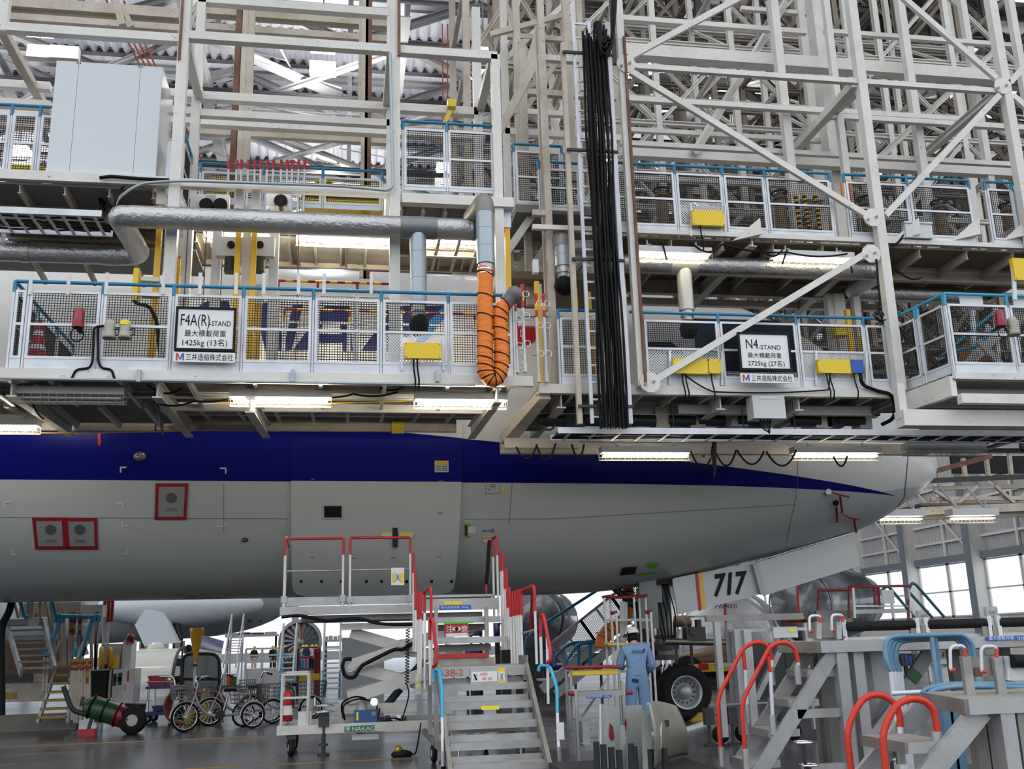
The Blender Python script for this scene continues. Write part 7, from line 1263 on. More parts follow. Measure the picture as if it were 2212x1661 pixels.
# gas cylinders on a wheeled cart
cc = thing('cylinder_cart', 'tilted cart carrying a green and red gas cylinder', 'cart', PZ(240, 1587, 0)); yc_ = 22.1; f = lambda x, y, d=0: P(x, y, yc_+d)
a, b = f(180, 1520), f(305, 1560); dd = (b-a).normalized(); Lc = (b-a).length
part('green_cylinder', MB().lathe(a, dd, [(0, 0), (.1, .03), (.2, .14), (.22, .3), (.22, Lc*.55)], 20), mat('bottle_green', (.012, .07, .025), .35), cc); part('red_cylinder', MB().lathe(a, dd, [(.22, Lc*.55), (.22, Lc*.93), (.15, Lc), (0, Lc)], 20), mat('bottle_red', (.25, .012, .014), .35), cc)
part('cart_handle', MB().tube(rpath([f(137, 1482), f(148, 1516), f(158, 1535), f(270, 1567), f(300, 1565)], .5), .05, 8), dark, cc); part('red_lance', MB().tube([f(205, 1506), f(240, 1518), f(278, 1527)], .04, 8), red, cc); part('black_nozzle', MB().cyl(f(270, 1525), f(312, 1532), .06, 10, .12), black, cc)
for p, q in (((200, 1545), (188, 1585)), ((212, 1546), (206, 1560)), ((180, 1505), (175, 1525))): part('cart_leg', MB().bar(f(*p), f(*q), .06), dark, cc)
c = f(188, 1586); part('red_foot', MB().box((c.x, c.y, .06), (.32, .2, .12)), red, cc)
for d in (-.2, .25): q = f(285, 1585, d); wheel(cc, (q.x, q.y, .27), (.15, 1, 0), .27, .1)
for k in range(4): u = a.lerp(b, .15+.22*k); part('strap', MB().tube([u+V((.23*cos(j*pi/8)*dd.z*-1, .23*sin(j*pi/8), .23*cos(j*pi/8)*dd.x)) for j in range(16)], .02, 5, closed=True), black, cc)
# blue trolley with red boxes
tr_ = thing('service_trolley', 'blue two-shelf trolley in front of the white cowling', 'trolley', PZ(346, 1560, 0)); yt = 25.0; g = lambda x, y, d=0: P(x, y, yt+d)
for y0, y1 in ((1481, 1489), (1536, 1546)): a, b = g(314, y1), g(378, y0); part('shelf', MB().bb((a.x, yt, a.z), (b.x, yt+.7, b.z)), mat('trolley_blue', (.012, .06, .3), .45), tr_)
for px in (317, 322, 371, 376):
    d = .05 if px in (317, 371) else .6; a = g(px, 1546); part('trolley_post', MB().cyl((a.x, yt+d, a.z), (a.x, yt+d, g(px, 1482).z), .025, 8), chrome, tr_); c = g(px, 1556); wheel(tr_, (c.x, yt+d, .1), (0, 1, 0), .1, .06)
part('push_handle', MB().tube(rpath([g(345, 1462), g(376, 1461), g(378, 1482)], .15), .025, 8), chrome, tr_); part('shelf_rail', MB().tube([g(316, 1473), g(378, 1473)], .012, 6), chrome, tr_)
for i, (x0, y0, x1, y1, lb, m_) in enumerate(((319, 1459, 357, 1473, 'red box on top of the trolley stack', red), (318, 1470, 356, 1483, 'wide red box under its twin on the trolley', red), (357, 1470, 365, 1482, 'small red box at the end of the trolley shelf', red), (328, 1524, 363, 1537, 'blue box on the lower trolley shelf', mat('box_blue', (.012, .05, .16), .5)))):
    a, b = g(x0, y1), g(x1, y0); t = thing('storage_box', lb, 'box', (a.x, yt+.1, a.z)); part('box_body', MB().bb((a.x, yt+.1, a.z), (b.x, yt+.45, b.z-.03)), m_, t); part('box_rim', MB().bb((a.x-.02, yt+.08, b.z-.05), (b.x+.02, yt+.47, b.z)), m_, t)
# tricycles
def tricycle(label, loc, rz, group='tricycles with wire baskets'):
    t = thing('tricycle', label, 'tricycle', (0, 0, 0), group); st = mat('bike_silver', (.42, .43, .44), .35, .6)
    def cyc(x, y, r, nm): 
        o = part(nm, MB().tube([(x+r*cos(k*pi/16), y, r+.02+r*sin(k*pi/16)) for k in range(32)], .022, 8, closed=True), tyre, t); part('wheel_rim', MB().tube([(x+r*.9*cos(k*pi/16), y, r+.02+r*.9*sin(k*pi/16)) for k in range(32)], .012, 6, closed=True), chrome, o)
        mb = MB(); [mb.bar((x, y, r+.02), (x+r*.9*cos(k*pi/7), y, r+.02+r*.9*sin(k*pi/7)), .004) for k in range(14)]; part('spokes', mb, chrome, o); part('wheel_hub', MB().cyl((x, y-.06, r+.02), (x, y+.06, r+.02), .025, 8), chrome, o)
    cyc(-.62, 0, .25, 'front_wheel'); cyc(.62, -.27, .22, 'rear_wheel'); cyc(.62, .27, .22, 'rear_wheel')
    part('frame_tube', MB().tube(spline([V(v) for v in ((-.45, 0, .66), (-.33, 0, .42), (-.15, 0, .28), (.1, 0, .26), (.62, 0, .28))], 5), .028, 8), st, t); part('fork', MB().tube([(-.62, -.05, .27), (-.5, -.05, .56), (-.44, 0, .7), (-.4, 0, .9)], .016, 8).tube([(-.62, .05, .27), (-.5, .05, .56), (-.44, 0, .7)], .016, 8), st, t)
    part('seat_tube', MB().cyl((.1, 0, .28), (.22, 0, .72), .02, 8), st, t); part('saddle', MB().grid(lambda u, v: V((.08+.34*u, (.05+.09*u)*(v-.5)*2, .76+.03*sin(pi*v)-.02*u*(1-u))), 6, 6).bb((.12, -.05, .7), (.36, .05, .75)), black, t)
    part('handlebar', MB().tube(spline([V(v) for v in ((-.2, -.28, .96), (-.36, -.22, 1.02), (-.42, -.08, .92), (-.4, 0, .9), (-.42, .08, .92), (-.36, .22, 1.02), (-.2, .28, .96))], 4), .013, 8), chrome, t); part('grip', MB().cyl((-.2, -.28, .96), (-.32, -.25, 1.0), .02, 8), black, t); part('rear_axle', MB().cyl((.62, -.3, .24), (.62, .3, .24), .018, 8), dark, t)
    part('fender', MB().tube([(.62+.26*cos(a), -.27, .24+.26*sin(a)) for a in [k*pi/10 for k in range(11)]], .018, 6), st, t); part('fender', MB().tube([(-.62+.29*cos(a), 0, .27+.29*sin(a)) for a in [k*pi/14 for k in range(3, 15)]], .018, 6), st, t)
    part('crank', MB().cyl((.05, -.05, .28), (.05, .05, .28), .09, 14).bar((.05, -.08, .28), (.1, -.08, .13), .02), dark, t)
    def basket(nm, x0, x1, w, z0, z1, m_, n=7):
        mb = MB()
        for i in range(n+1):
            x = x0+(x1-x0)*i/n; mb.tube([(x, -w*.8, z1), (x, -w*.65, z0), (x, w*.65, z0), (x, w*.8, z1)], .005, 4); y = -w*.8+1.6*w*i/n; mb.tube([(x0-.03, y, z1), (x0, y*.82, z0), (x1, y*.82, z0), (x1+.03, y, z1)], .005, 4)
        for k in range(5): z = z0+(z1-z0)*k/4; e = .03*k/4; q = w*(.65+.15*k/4); mb.tube([(x0-e, -q, z), (x1+e, -q, z), (x1+e, q, z), (x0-e, q, z)], .006, 4, closed=True)
        part(nm, mb, m_, t)
    basket('front_basket', -.86, -.56, .2, .6, .86, mat('basket_grey', (.25, .25, .26), .5)); basket('rear_basket', .34, .92, .36, .46, .78, mat('basket_dark', (.1, .1, .09), .5))
    return move(t, loc, rz)
b0 = PZ(405, 1581, 0); b1 = PZ(529, 1572, 0); bc = (b0+b1)/2; k_ = (b1-b0).length/1.24
tri = tricycle('silver tricycle with wire baskets, nearest of the group', bc, atan2((b1-b0).y, (b1-b0).x)); tri.scale = (1.05, 1.05, 1.05)
dup(tri, bc+V((.35, 1.3, 0)), .15, 'silver tricycle half hidden behind the nearest one'); dup(tri, bc+V((1.15, 2.0, 0)), .1, 'tricycle farthest back, only its rear basket and wheel showing')
# windscreen frame, funnel pole, red hose reel, yellow cylinders
ww = thing('wheeled_screen', 'dark framed clear screen panel on a cart behind the tricycles', 'screen cart', PZ(430, 1550, 0)); yw = 25.6; g = lambda x, y, d=0: P(x, y, yw+d)
part('screen_frame', MB().tube(rpath([g(393, 1540), g(393, 1412), g(474, 1412), g(474, 1500)], .25), .04, 8), dark, ww); pn2 = bx(ww, 'screen_pane', 395, 1414, 472, 1500, yw, .02, mat('tinted_screen', (.22, .27, .26), .15, alpha=.75)); part('cart_rail', MB().tube(rpath([g(390, 1545), g(390, 1467), g(475, 1467), g(475, 1545)], .1), .03, 8), dark, ww)
for x in (395, 418, 437, 470): q = g(x, 1555); wheel(ww, (q.x, yw, .12), (0, 1, 0), .12, .06)
fn = thing('funnel_pole', 'yellow metal funnel on an upright silver pole', 'funnel', PZ(423, 1560, 0)); yf_ = 24.6; q0_, q1_ = P(425, 1362, yf_), P(422, 1430, yf_); part('funnel', MB().lathe(q1_, (0, 0, 1), [(.04, 0), (.045, .1), (.15, .62), (.155, .76), (.13, .76), (.03, .1)], 24), yel, fn); part('pole', MB().cyl((q1_.x, yf_, 0), q1_, .03, 10), alu, fn); part('clamp', MB().cyl(q1_-V((0, 0, .1)), q1_-V((0, 0, .04)), .05, 10), dark, fn); part('funnel_mouth', MB().lathe(q1_+V((0, 0, .7)), (0, 0, 1), [(0, 0), (.14, .05)], 20), dark, fn)
rl = thing('hose_reel', 'coiled red-orange air hose hung on the cart behind the tricycle', 'hose reel', PZ(400, 1560, 0)); hr_ = mat('hose_red', (.3, .05, .02), .5)
for k in range(5): c = P(398+k*3, 1524, 24.2+.05*k); part('hose_coil', MB().tube([c+V((.42*cos(j*pi/14), .05*sin(j*pi/5), .38*sin(j*pi/14))) for j in range(28)], .035, 6, closed=True), hr_, rl); c = P(440+k*3, 1524, 24.4); part('hose_coil', MB().tube([c+V((.36*cos(j*pi/14), .05*sin(j*pi/5), .3*sin(j*pi/14))) for j in range(28)], .03, 6, closed=True), hr_, rl)
for px, y0, y1, lb in ((409, 1530, 1553, 'yellow bottle low behind the front basket'), (442, 1492, 1553, 'tall dull yellow bottle behind the tricycle frame')): a, b = P(px, y1, 24.0), P(px, y0, 24.0); a.z = .0; t = thing('gas_bottle', lb, 'gas bottle', a); part('bottle_body', MB().lathe(a, (0, 0, 1), [(0, 0), (.1, .01), (.1, (b-a).length*.85), (.05, (b-a).length*.95), (0, (b-a).length)], 16), mat('dull_yellow', (.5, .38, .08), .5), t); part('bottle_valve', MB().cyl(b, b+V((0, 0, .06)), .03, 8), chrome, t)
bt = thing('tool_cart', 'low dark cart with a shelf of spray bottles beyond the tricycles', 'cart', PZ(500, 1550, 0)); bx(bt, 'cart_shelf', 450, 1480, 515, 1488, 25.5, .5, mat('teal_dark', (.03, .09, .11), .5)); 
for px in (452, 513): q = P(px, 1488, 25.6); part('cart_post', MB().cyl((q.x, 25.6, 0), q, .02, 8), chrome, bt)
for i, (px, m_) in enumerate(((487, paper), (494, orange), (500, red), (506, signgreen))): a = P(px, 1480, 25.6); t = thing('spray_bottle', ['white', 'orange', 'red', 'green'][i]+' spray bottle standing on the tool cart', 'bottle', a, 'bottles on the tool cart'); part('bottle_body', MB().cyl(a, a+V((0, 0, .2)), .05, 10), m_, t); part('spray_head', MB().bar(a+V((-.04, 0, .24)), a+V((.03, 0, .24)), .04), paper, t)
# white engine cowling and a blue and white fan cowl behind it
ec = thing('engine_cowling', 'big glossy white engine cowling standing on the floor', 'engine cowling', PZ(340, 1487, 0)); ye = 40.0; q0_, q1_ = P(287, 1485, ye), P(393, 1400, ye); gw = mat('cowl_white', (.62, .63, .58), .18, coat=.5)
part('cowl_skin', MB().grid(lambda u, v: V((q0_.x+(q1_.x-q0_.x)*u-.5*cos(pi*.5*v)*(1-u)+.35*(1-u)*v, ye-1.9*cos(pi*.5*v), .05+(q1_.z-.05)*sin(pi*.5*v)**.8)), 16, 16), gw, ec)
part('cowl_edge', MB().tube([V((q1_.x, ye-1.9*cos(pi*.5*k/12), .05+(q1_.z-.05)*sin(pi*.5*k/12)**.8)) for k in range(13)], .06, 6), dark, ec); q = P(336, 1401, ye); part('latch_fairing', MB().ball(q, .3, 12, (1.1, .6, .8)), gw, ec)
fc = thing('fan_cowl', 'blue-topped fan cowl behind the yellow funnel', 'engine cowling', PZ(455, 1490, 0)); q0_, q1_ = P(432, 1470, 34), P(485, 1370, 34); part('cowl_skin', MB().grid(lambda u, v: V((q0_.x+(q1_.x-q0_.x)*u, 34-.6*sin(pi*v), q0_.z+(q1_.z-q0_.z)*v*(1-.15*u))), 10, 10), gw, fc); part('cowl_stand', MB().bb((q0_.x, 33.6, 0), (q1_.x, 34.1, q0_.z+.05)), dark, fc); part('blue_top', MB().grid(lambda u, v: V((q0_.x+(q1_.x-q0_.x)*u, 33.95-.6*sin(pi*(.72+.28*v)), q0_.z+(q1_.z-q0_.z)*(.72+.28*v)*(1-.15*u))), 10, 6), navy, fc)
# the second airliner far behind, grey belly with an open gear door
gb = mat('blue_grey_skin', (.64, .69, .75), .35, coat=.3); ap = thing('aircraft', 'second airliner far behind with grey belly and open gear door', 'airplane', (-12, 58, 0)); ya = 58.0; h = lambda x, y, d=0: P(x, y, ya+d)
xe_ = h(668, 1350).x; x0_ = -34.0
def belly(u, v):
    s = u; x = x0_+(xe_-x0_)*s; k = 1.0 if s < .8 else sqrt(max(.0, 1-((s-.8)/.2)**2.6)); r = 2.9*k+.02; a = 2*pi*v; return V((x, ya-r*sin(a), 4.95+.5*max(0, (s-.6)/.4)**1.5+r*cos(a)))
part('fuselage', MB().grid(belly, 50, 36), gb, ap)
part('wing_fairing', MB().ball(h(390, 1308, -3.4), 2.6, 20, (1.6, .5, .42)), gb, ap); part('flap_fairing', MB().ball(h(430, 1330, -3.2), 1.6, 16, (1.6, .4, .22)), gb, ap); part('flap_fairing', MB().prism([h(385, 1330, -4), h(452, 1298, -4), h(460, 1325, -4), h(400, 1338, -4)], (0, .6, .3)), gb, ap)
part('gear_door', MB().prism([h(312, 1318, -4.6), h(352, 1318, -4.6), h(384, 1388, -4.6), h(312, 1396, -4.6), h(291, 1350, -4.6)], (.1, .25, 0)), gb, ap); part('gear_strut', MB().cyl(h(388, 1385, -4), h(380, 1335, -4), .18, 10), dark, ap); part('gear_well', MB().prism([h(352, 1322, -3.6), h(382, 1322, -3.6), h(366, 1362, -3.6)], (0, .1, 0)), signk, ap)
q = h(386, 1398, -3.6)
for dx_ in (0, .9): wheel(ap, (q.x+dx_, q.y, .6), (0, 1, 0), .6, .4, 'main_wheel')
for px in (555, 580): bx(ap, 'belly_vent', px-20, 1338, px-11, 1345, ya-2.75, .25, dark)
# ventilated engine fan in clear wrap, with stairs and rails before it
wrap_dark = mat('plastic_over_engine', (.09, .1, .12), .18, .2, .7, 0, .8, 2.2, dcol=(.5, .52, .55), coat=.8, bscale=3); wrap_sil = mat('silver_cover', (.5, .51, .53), .35, .5, .3, 0, 1.0, 2, dcol=(.3, .31, .33), bscale=4)
ef = thing('fan_engine', 'engine fan face under clear wrap above the visitors', 'jet engine', P(647, 1440, 86)); c = P(648, 1386, 86); rr = 1.6
part('nacelle_ring', MB().lathe(c, (0, 1, 0), [(rr*.96, 0), (rr*1.06, .1), (rr*1.12, .6), (rr*1.1, 2.5), (rr*.9, 3)], 30), wrap_sil, ef); part('fan_disc', MB().lathe(c+V((0, .5, 0)), (0, 1, 0), [(0, 0), (rr, .05)], 30), mat('fan_shadow', (.12, .14, .17), .4), ef)
for k in range(18): a = k*2*pi/18; part('fan_blade', MB().add([c+V((.3*cos(a), .25, .3*sin(a))), c+V((rr*.95*cos(a+.2), .3, rr*.95*sin(a+.2))), c+V((rr*.95*cos(a+.36), .1, rr*.95*sin(a+.36))), c+V((.3*cos(a+.25), .2, .3*sin(a+.25)))], [(0, 1, 2, 3)]), wrap_sil, ef)
part('spinner', MB().lathe(c-V((0, .1, 0)), (0, 1, 0), [(0, 0), (.25, .25), (.33, .5)], 18), cabin, ef); part('red_streamer', MB().bar(c+V((.1, -.2, 1.1)), c+V((.1, -.2, .1)), .1, .01), red, ef); part('orange_strap', MB().bar(c+V((-.9, -.2, -.9)), c+V((-.1, -.2, 0)), .1, .01), orange, ef); part('engine_stand', MB().bb((c.x-1.4, c.y, 0), (c.x+1.4, c.y+2, .5)), dark, ef)
def rolling_stair(label, px0, px1, ytop, ybot, y, n, rails=True, m=cabin):
    a, b = P(px0, ybot, y), P(px1, ytop, y); a.z = max(.02, a.z); t = thing('rolling_stair', label, 'stairs', (a.x, y, 0)); 
    for i in range(n): z = a.z+(b.z-a.z)*(i+.5)/n; part('step', MB().bb((a.x, y+.25*i, z-.04), (b.x, y+.25*i+.3, z)), m, t)
    for x in (a.x, b.x): part('stringer', MB().bar((x, y, .02), (x, y+.25*n, b.z), .06, .14), lblue if rails else m, t); part('rail', MB().cyl((x, y, .9), (x, y+.25*n, b.z+.9), .03, 8), m, t); part('rear_post', MB().bar((x, y+.25*n, 0), (x, y+.25*n, b.z+.9), .06), m, t)
    part('top_deck', MB().bb((a.x, y+.25*n, b.z-.06), (b.x, y+.25*n+1, b.z)), m, t); return t
rolling_stair('low grey rolling stair before the visitors', 601, 634, 1412, 1500, 31, 7); rolling_stair('tall blue-edged rolling stair beside the lift', 696, 735, 1395, 1492, 30, 9); rolling_stair('rolling stair with dark steps beyond the fan cowl', 482, 512, 1372, 1435, 42, 10, False, greyst)
for x0, x1, y0, y1, lb in ((530, 602, 1400, 1445, 'white railing platform before the visitors'), (742, 800, 1445, 1475, 'white low platform seen through the scissor arms')):
    t = thing('railing_platform', lb, 'platform', P(x0, y1, 36)); a, b = P(x0, y1, 36), P(x1, y0, 36)
    for k in range(3): z = a.z+(b.z-a.z)*(k+1)/3; part('rail', MB().bar((a.x, 36, z), (b.x, 36, z), .06), cabin, t)
    for k in range(3): x = a.x+(b.x-a.x)*k/2; part('post', MB().bar((x, 36, 0), (x, 36, b.z), .08), cabin, t)
    part('deck', MB().bb((a.x, 36, .3), (b.x, 37, a.z)), cabin, t)
for i, px in enumerate((636, 640, 644, 681, 686, 690)): a, b = P(px, 1445, 33), P(px, 1408, 33); t = thing('red_post', 'dark red barrier post in the row before the visitors', 'stanchion', (a.x, 33, 0), 'red barrier posts before the visitors'); part('post', MB().cyl((a.x, 33, 0), b, .04, 8), dr2, t); part('cap', MB().cyl(b, b+V((0, 0, .1)), .055, 8), red, t)
t = thing('floor_barrier', 'low red barrier frame on the floor under the fan', 'barrier', PZ(662, 1465, 0)); part('top_bar', MB().bar(P(648, 1420, 32), P(680, 1420, 32), .05), red, t); part('post', MB().bar(P(661, 1420, 32), P(661, 1455, 32), .05), red, t); part('yellow_base', MB().bb(P(646, 1470, 32), P(690, 1455, 32)+V((0, .3, 0))), yel, t)
single('white_tank', MB().bb(P(738, 1440, 28)*1-V((0, 0, P(738, 1440, 28).z)), P(830, 1375, 28)+V((0, 2, 0))), cabin, 'long pale panel box behind the scissor arms', 'panel'); single('slanted_sheet', MB().prism([P(960, 1418, 24), P(1002, 1418, 24), P(995, 1393, 24), P(962, 1391, 24)], (0, .1, 0)).bar((P(980, 1418, 24).x, 24.05, 0), (P(980, 1418, 24).x, 24.05, P(980, 1418, 24).z), .06), whp, 'white slanted panel seen between the stand steps', 'panel')
for x0, y0, x1, y1, m_, lb in ((1004, 1393, 1040, 1416, lblue, 'bright blue pump frame seen between the stand steps'), (1066, 1345, 1080, 1382, mat('purple_cover', (.06, .02, .2), .6), 'purple cover seen past the stand steps'), (1012, 1350, 1042, 1374, wrap_sil, 'crinkled clear bundle beside the caution board')):
    t = thing('equipment_bundle', lb, 'equipment', P(x0, y1, 25)); part('bundle_body', MB().grid(lambda u, v, a=P(x0, y1, 25), b=P(x1, y0, 25): V((a.x+(b.x-a.x)*u, 25-.4*sin(pi*u)*sin(pi*v), a.z+(b.z-a.z)*v)), 8, 8), m_, t); a = P(x0, y1, 25); b = P(x1, y1, 25); [part('bundle_leg', MB().bar((q, 24.9, 0), (q, 24.9, a.z+.1), .06), dark, t) for q in (a.x+.05, b.x-.05)]; part('bundle_frame', MB().bar(P(x0, y1, 24.8), P(x1, y0, 24.8), .05), m_, t)
# engine under wrap, mesh-sided stairs and orange hose in the middle distance
def wrapped_engine(label, cx, cy, y, r, L, ax, m, rings=6):
    c = P(cx, cy, y); ax = V(ax).normalized(); t = thing('wrapped_engine', label, 'jet engine', (c.x, y, 0))
    prof = [(0, 0), (r*.86, .02), (r, r*.25), (r*1.03, L*.3), (r*.95, L*.6), (r*.7, L*.9), (r*.5, L)]; part('wrapped_core', MB().lathe(c, ax, prof, 40), m, t)
    for k in range(rings): part('wrap_fold', MB().tube([c+ax*(L*k/rings*.8+.1)+ax.orthogonal().normalized()*0+(V((0, 0, 1))*sin(j*pi/12)+ax.cross(V((0, 0, 1))).normalized()*cos(j*pi/12))*r*(1.02-.03*k) for j in range(24)], .03, 5, closed=True), m, t)
    part('engine_cradle', MB().bb((c.x-r, y, 0), (c.x+r, y+1, max(.4, c.z-r*.9))), dark, t); part('red_streamer', MB().bar(c-V((0, .1, -r*.8)), c-V((.1, .1, r*.5)), .08, .01), red, t); return t
wrapped_engine('engine in clear plastic behind the folded red-white posts', 1150, 1338, 30, .95, 3.2, (.5, 1, 0), wrap_dark); wrapped_engine('engine in clear wrap above the long stand', 1725, 1310, 27, 1.05, 3.5, (.9, .5, .05), wrap_dark)
we = wrapped_engine('engine under a silver cover behind the nose wheel', 1570, 1385, 34, 1.75, 4.5, (.6, 1, 0), wrap_sil, 3); part('cover_text', MB().text('PW4000', P(1545, 1315, 32.0), (1, 0, 0), (0, 0, 1), .22, 'LEFT', .0), signk, we)
part('brown_belly', MB().ball(P(1560, 1428, 33.5), 1.4, 18, (1.2, .6, .35)), mat('nacelle_brown', (.12, .06, .025), .4), we)
yk = thing('engine_dolly', 'yellow engine dolly behind the nose wheel', 'dolly', P(1540, 1452, 31)); bx(yk, 'dolly_beam', 1494, 1432, 1578, 1452, 31, .5, yelb); bx(yk, 'red_scuff', 1510, 1433, 1530, 1447, 30.97, .03, red); q = P(1500, 1460, 31); wheel(yk, (q.x, 31.2, .3), (0, 1, 0), .3, .2); q = P(1485, 1445, 31.4); wheel(yk, (q.x, 31.4, .5), (0, 1, 0), .5, .3)
ms_ = thing('mesh_stair', 'blue-railed stair with mesh sides climbing behind the mechanic', 'stairs', PZ(1220, 1500, 0)); ys = 23.5; g = lambda x, y, d=0: P(x, y, ys+d)
for d in (0, 1.0): part('blue_handrail', MB().tube(rpath([g(1133, 1420, d), g(1133, 1382, d), g(1180, 1345, d), g(1290, 1275, d), g(1400, 1205, d)], .2), .035, 8), blue, ms_)
part('blue_handrail', MB().tube(rpath([g(1197, 1440, -.5), g(1198, 1420, -.5), g(1230, 1388, -.5), g(1308, 1386, -.5)], .2), .035, 8), blue, ms_); part('blue_handrail', MB().tube(rpath([g(1221, 1440, -.8), g(1223, 1428, -.8), g(1250, 1390, -.8), g(1275, 1388, -.8)], .2), .035, 8), blue, ms_)
for x in (1250, 1275): part('blue_post', MB().bar(g(x, 1386, -.6), g(x, 1440, -.6), .06), blue, ms_)
for a, b in (((1170, 1490), (1390, 1310)), ((1200, 1500), (1400, 1335))): part('stringer', MB().bar(g(*a), g(*b), .1, .2), alum, ms_)
for i in range(9): q = g(1195+i*22, 1472-i*17.5); part('step', MB().bb((q.x-.2, ys, q.z), (q.x+.2, ys+1, q.z+.04)), alum, ms_)
for i in range(3):
    p0 = g(1188+i*66, 1392-i*52); xd = (g(1254+i*66, 1340-i*52)-p0); zd_ = (g(1222+i*66, 1440-i*52)-p0); L1, L2 = xd.length, zd_.length; n_ = xd.cross(zd_).normalized()
    f_ = part('side_frame', MB().bar(p0, p0+xd, .06, .06, n_).bar(p0+zd_, p0+zd_+xd, .06, .06, n_).bar(p0, p0+zd_, .06, .06, n_).bar(p0+xd, p0+xd+zd_, .06, .06, n_).bar(p0+xd/2, p0+xd/2+zd_, .04, .04, n_), alum, ms_)
    mb = MB(); [mb.bar(p0+xd*(k/26), p0+xd*(k/26)+zd_, .012, .012, n_) for k in range(27)]; [mb.bar(p0+zd_*(k/24), p0+zd_*(k/24)+xd, .012, .012, n_) for k in range(25)]; part('mesh_infill', mb, greyst, f_)
oh2 = thing('flexible_hose', 'thick orange hose rising behind the white step ladder', 'hose', P(1310, 1400, 21)); hs2 = spline([P(1357, 1262, 21), P(1356, 1300, 21), P(1352, 1335, 21), P(1335, 1352, 21), P(1318, 1360, 21), P(1304, 1378, 21), P(1300, 1400, 21)], 8); part('hose_sleeve', MB().tube(hs2, [.12*(1+.06*sin(i*2.2))*(1 if i < 20 else 1.25) for i in range(len(hs2))], 18), orange, oh2)
for k in range(4, len(hs2)-2, 6): a = hs2[k]; d_ = (hs2[k+1]-hs2[k-1]).normalized(); u_ = d_.orthogonal().normalized(); v_ = d_.cross(u_); part('black_hoop', MB().tube([a+(u_*cos(j*pi/9)+v_*sin(j*pi/9))*.145 for j in range(18)], .01, 5, closed=True), black, oh2)
for x0, y0, x1, y1, yy, m_, lb in ((1375, 1270, 1390, 1310, 21.5, mat('carton', (.42, .27, .16), .7), 'brown upright timber behind the white step ladder'), (1175, 1410, 1225, 1455, 27, MATS['purple_cover'], 'purple cover low behind the stair rails'), (1240, 1410, 1300, 1450, 27, dark, 'dark pump unit low behind the yellow step'), (1375, 1330, 1410, 1390, 22, wrap_sil, 'clear plastic sheet beside the white step ladder'), (1405, 1385, 1440, 1420, 23, MATS['purple_cover'], 'purple cover behind the steering gear of the nose leg'), (1455, 1330, 1492, 1355, 24, MATS['carton'], 'brown carton behind the nose leg'), (1690, 1330, 1740, 1345, 20, orange, 'orange strip under the dirty beam of the rear stand')): cs_ = single('cover_sheet', MB().grid(lambda u, v, a=P(x0, y1, yy), b=P(x1, y0, yy): V((a.x+(b.x-a.x)*u, yy-.25*sin(pi*u)*sin(pi*v)+.06*sin(9*u+5*v), a.z+(b.z-a.z)*v)), 10, 8), m_, lb, 'cover'); [part('support_post', MB().bar((q, yy, 0), (q, yy, P(x0, y1, yy).z+.1), .06), dark, cs_) for q in (P(x0+2, y1, yy).x, P(x1-2, y1, yy).x)]
# stands behind the nose wheel
r1 = thing('work_stand', 'dirty grey stand between the nose wheel and the red stair', 'work platform', P(1620, 1560, 15)); y5 = 15.0
bx(r1, 'deck_beam', 1527, 1324, 1735, 1343, y5, .1, alud); bx(r1, 'deck_beam', 1500, 1328, 1570, 1333, y5+.8, .3, alud); bx(r1, 'cross_beam', 1580, 1354, 1768, 1366, y5+.2, .1, cabin)
for px, yy, w, z in ((1547, y5, .09, 1343), (1592, y5+.2, .16, 1360), (1611, y5+.1, .12, 1360), (1573, y5+.4, .09, 1345), (1740, y5+.6, .1, 1345)): q = P(px, z, yy); part('leg', MB().bar((q.x, yy, .12), (q.x, yy, q.z), w, w, (0, 1, 0)), alum, r1)
bx(r1, 'lower_beam', 1548, 1432, 1585, 1441, y5, .1, alud); bx(r1, 'lower_rail', 1535, 1512, 1770, 1524, y5+.1, .1, alum); bx(r1, 'sign_board', 1672, 1353, 1722, 1378, y5+.1, .05, cabin); bx(r1, 'yellow_label', 1704, 1357, 1716, 1365, y5+.09, .01, stick_y)
part('knee_brace', MB().bar(P(1700, 1370, y5+.3), P(1632, 1510, y5+.3), .1, .08), alum, r1)
for px in (1530, 1580, 1690): q = P(px, 1540, y5); part('jack_leg', MB().cyl((q.x, y5, 0), (q.x, y5, .5), .025, 8).cyl((q.x, y5, 0), (q.x, y5, .03), .1, 12), dark, r1); part('jack_housing', MB().box((q.x, y5, .42), (.14, .12, .24)), dark, r1); wheel(r1, (q.x+.28, y5+.3, .13), (.3, 1, 0), .13, .06)
r2 = thing('rail_platform', 'far platform with red rails and green stair rails before the windows', 'platform', P(1900, 1340, 19)); y6 = 19.0; g = lambda x, y, d=0: P(x, y, y6+d)
bx(r2, 'deck_beam', 1845, 1314, 1962, 1326, y6, .1, alum); bx(r2, 'deck_beam', 1765, 1318, 1840, 1345, y6+.3, .1, alud)
for pts in ([(1767, 1318), (1768, 1275), (1838, 1274)], [(1834, 1335), (1833, 1268), (1962, 1265), (1963, 1340)], [(1890, 1305), (1890, 1268)], [(1899, 1308), (1897, 1266)]): part('red_rail', MB().tube([g(*p) for p in pts], .03, 8), dred, r2)
for x in (1842, 1962): part('white_post', MB().bar(g(x, 1270), g(x+4, 1335), .05), whp, r2)
part('grey_rail', MB().bar(g(1845, 1309), g(1962, 1309), .03), alu, r2)
for pts in ([(1962, 1275), (1970, 1259), (1978, 1262), (2040, 1333)], [(1905, 1275), (1918, 1264), (1985, 1345)], [(1965, 1280), (2015, 1335)]): part('green_stair_rail', MB().tube(rpath([g(*p) for p in pts], .2), .03, 8), mat('dark_teal', (.02, .12, .14), .4), r2)
single('notice_board', MB().bb(g(1907, 1304, -.1), g(1930, 1274, -.1)+V((0, .03, 0))), cabin, 'grey notice board on the far red-railed platform', 'notice')
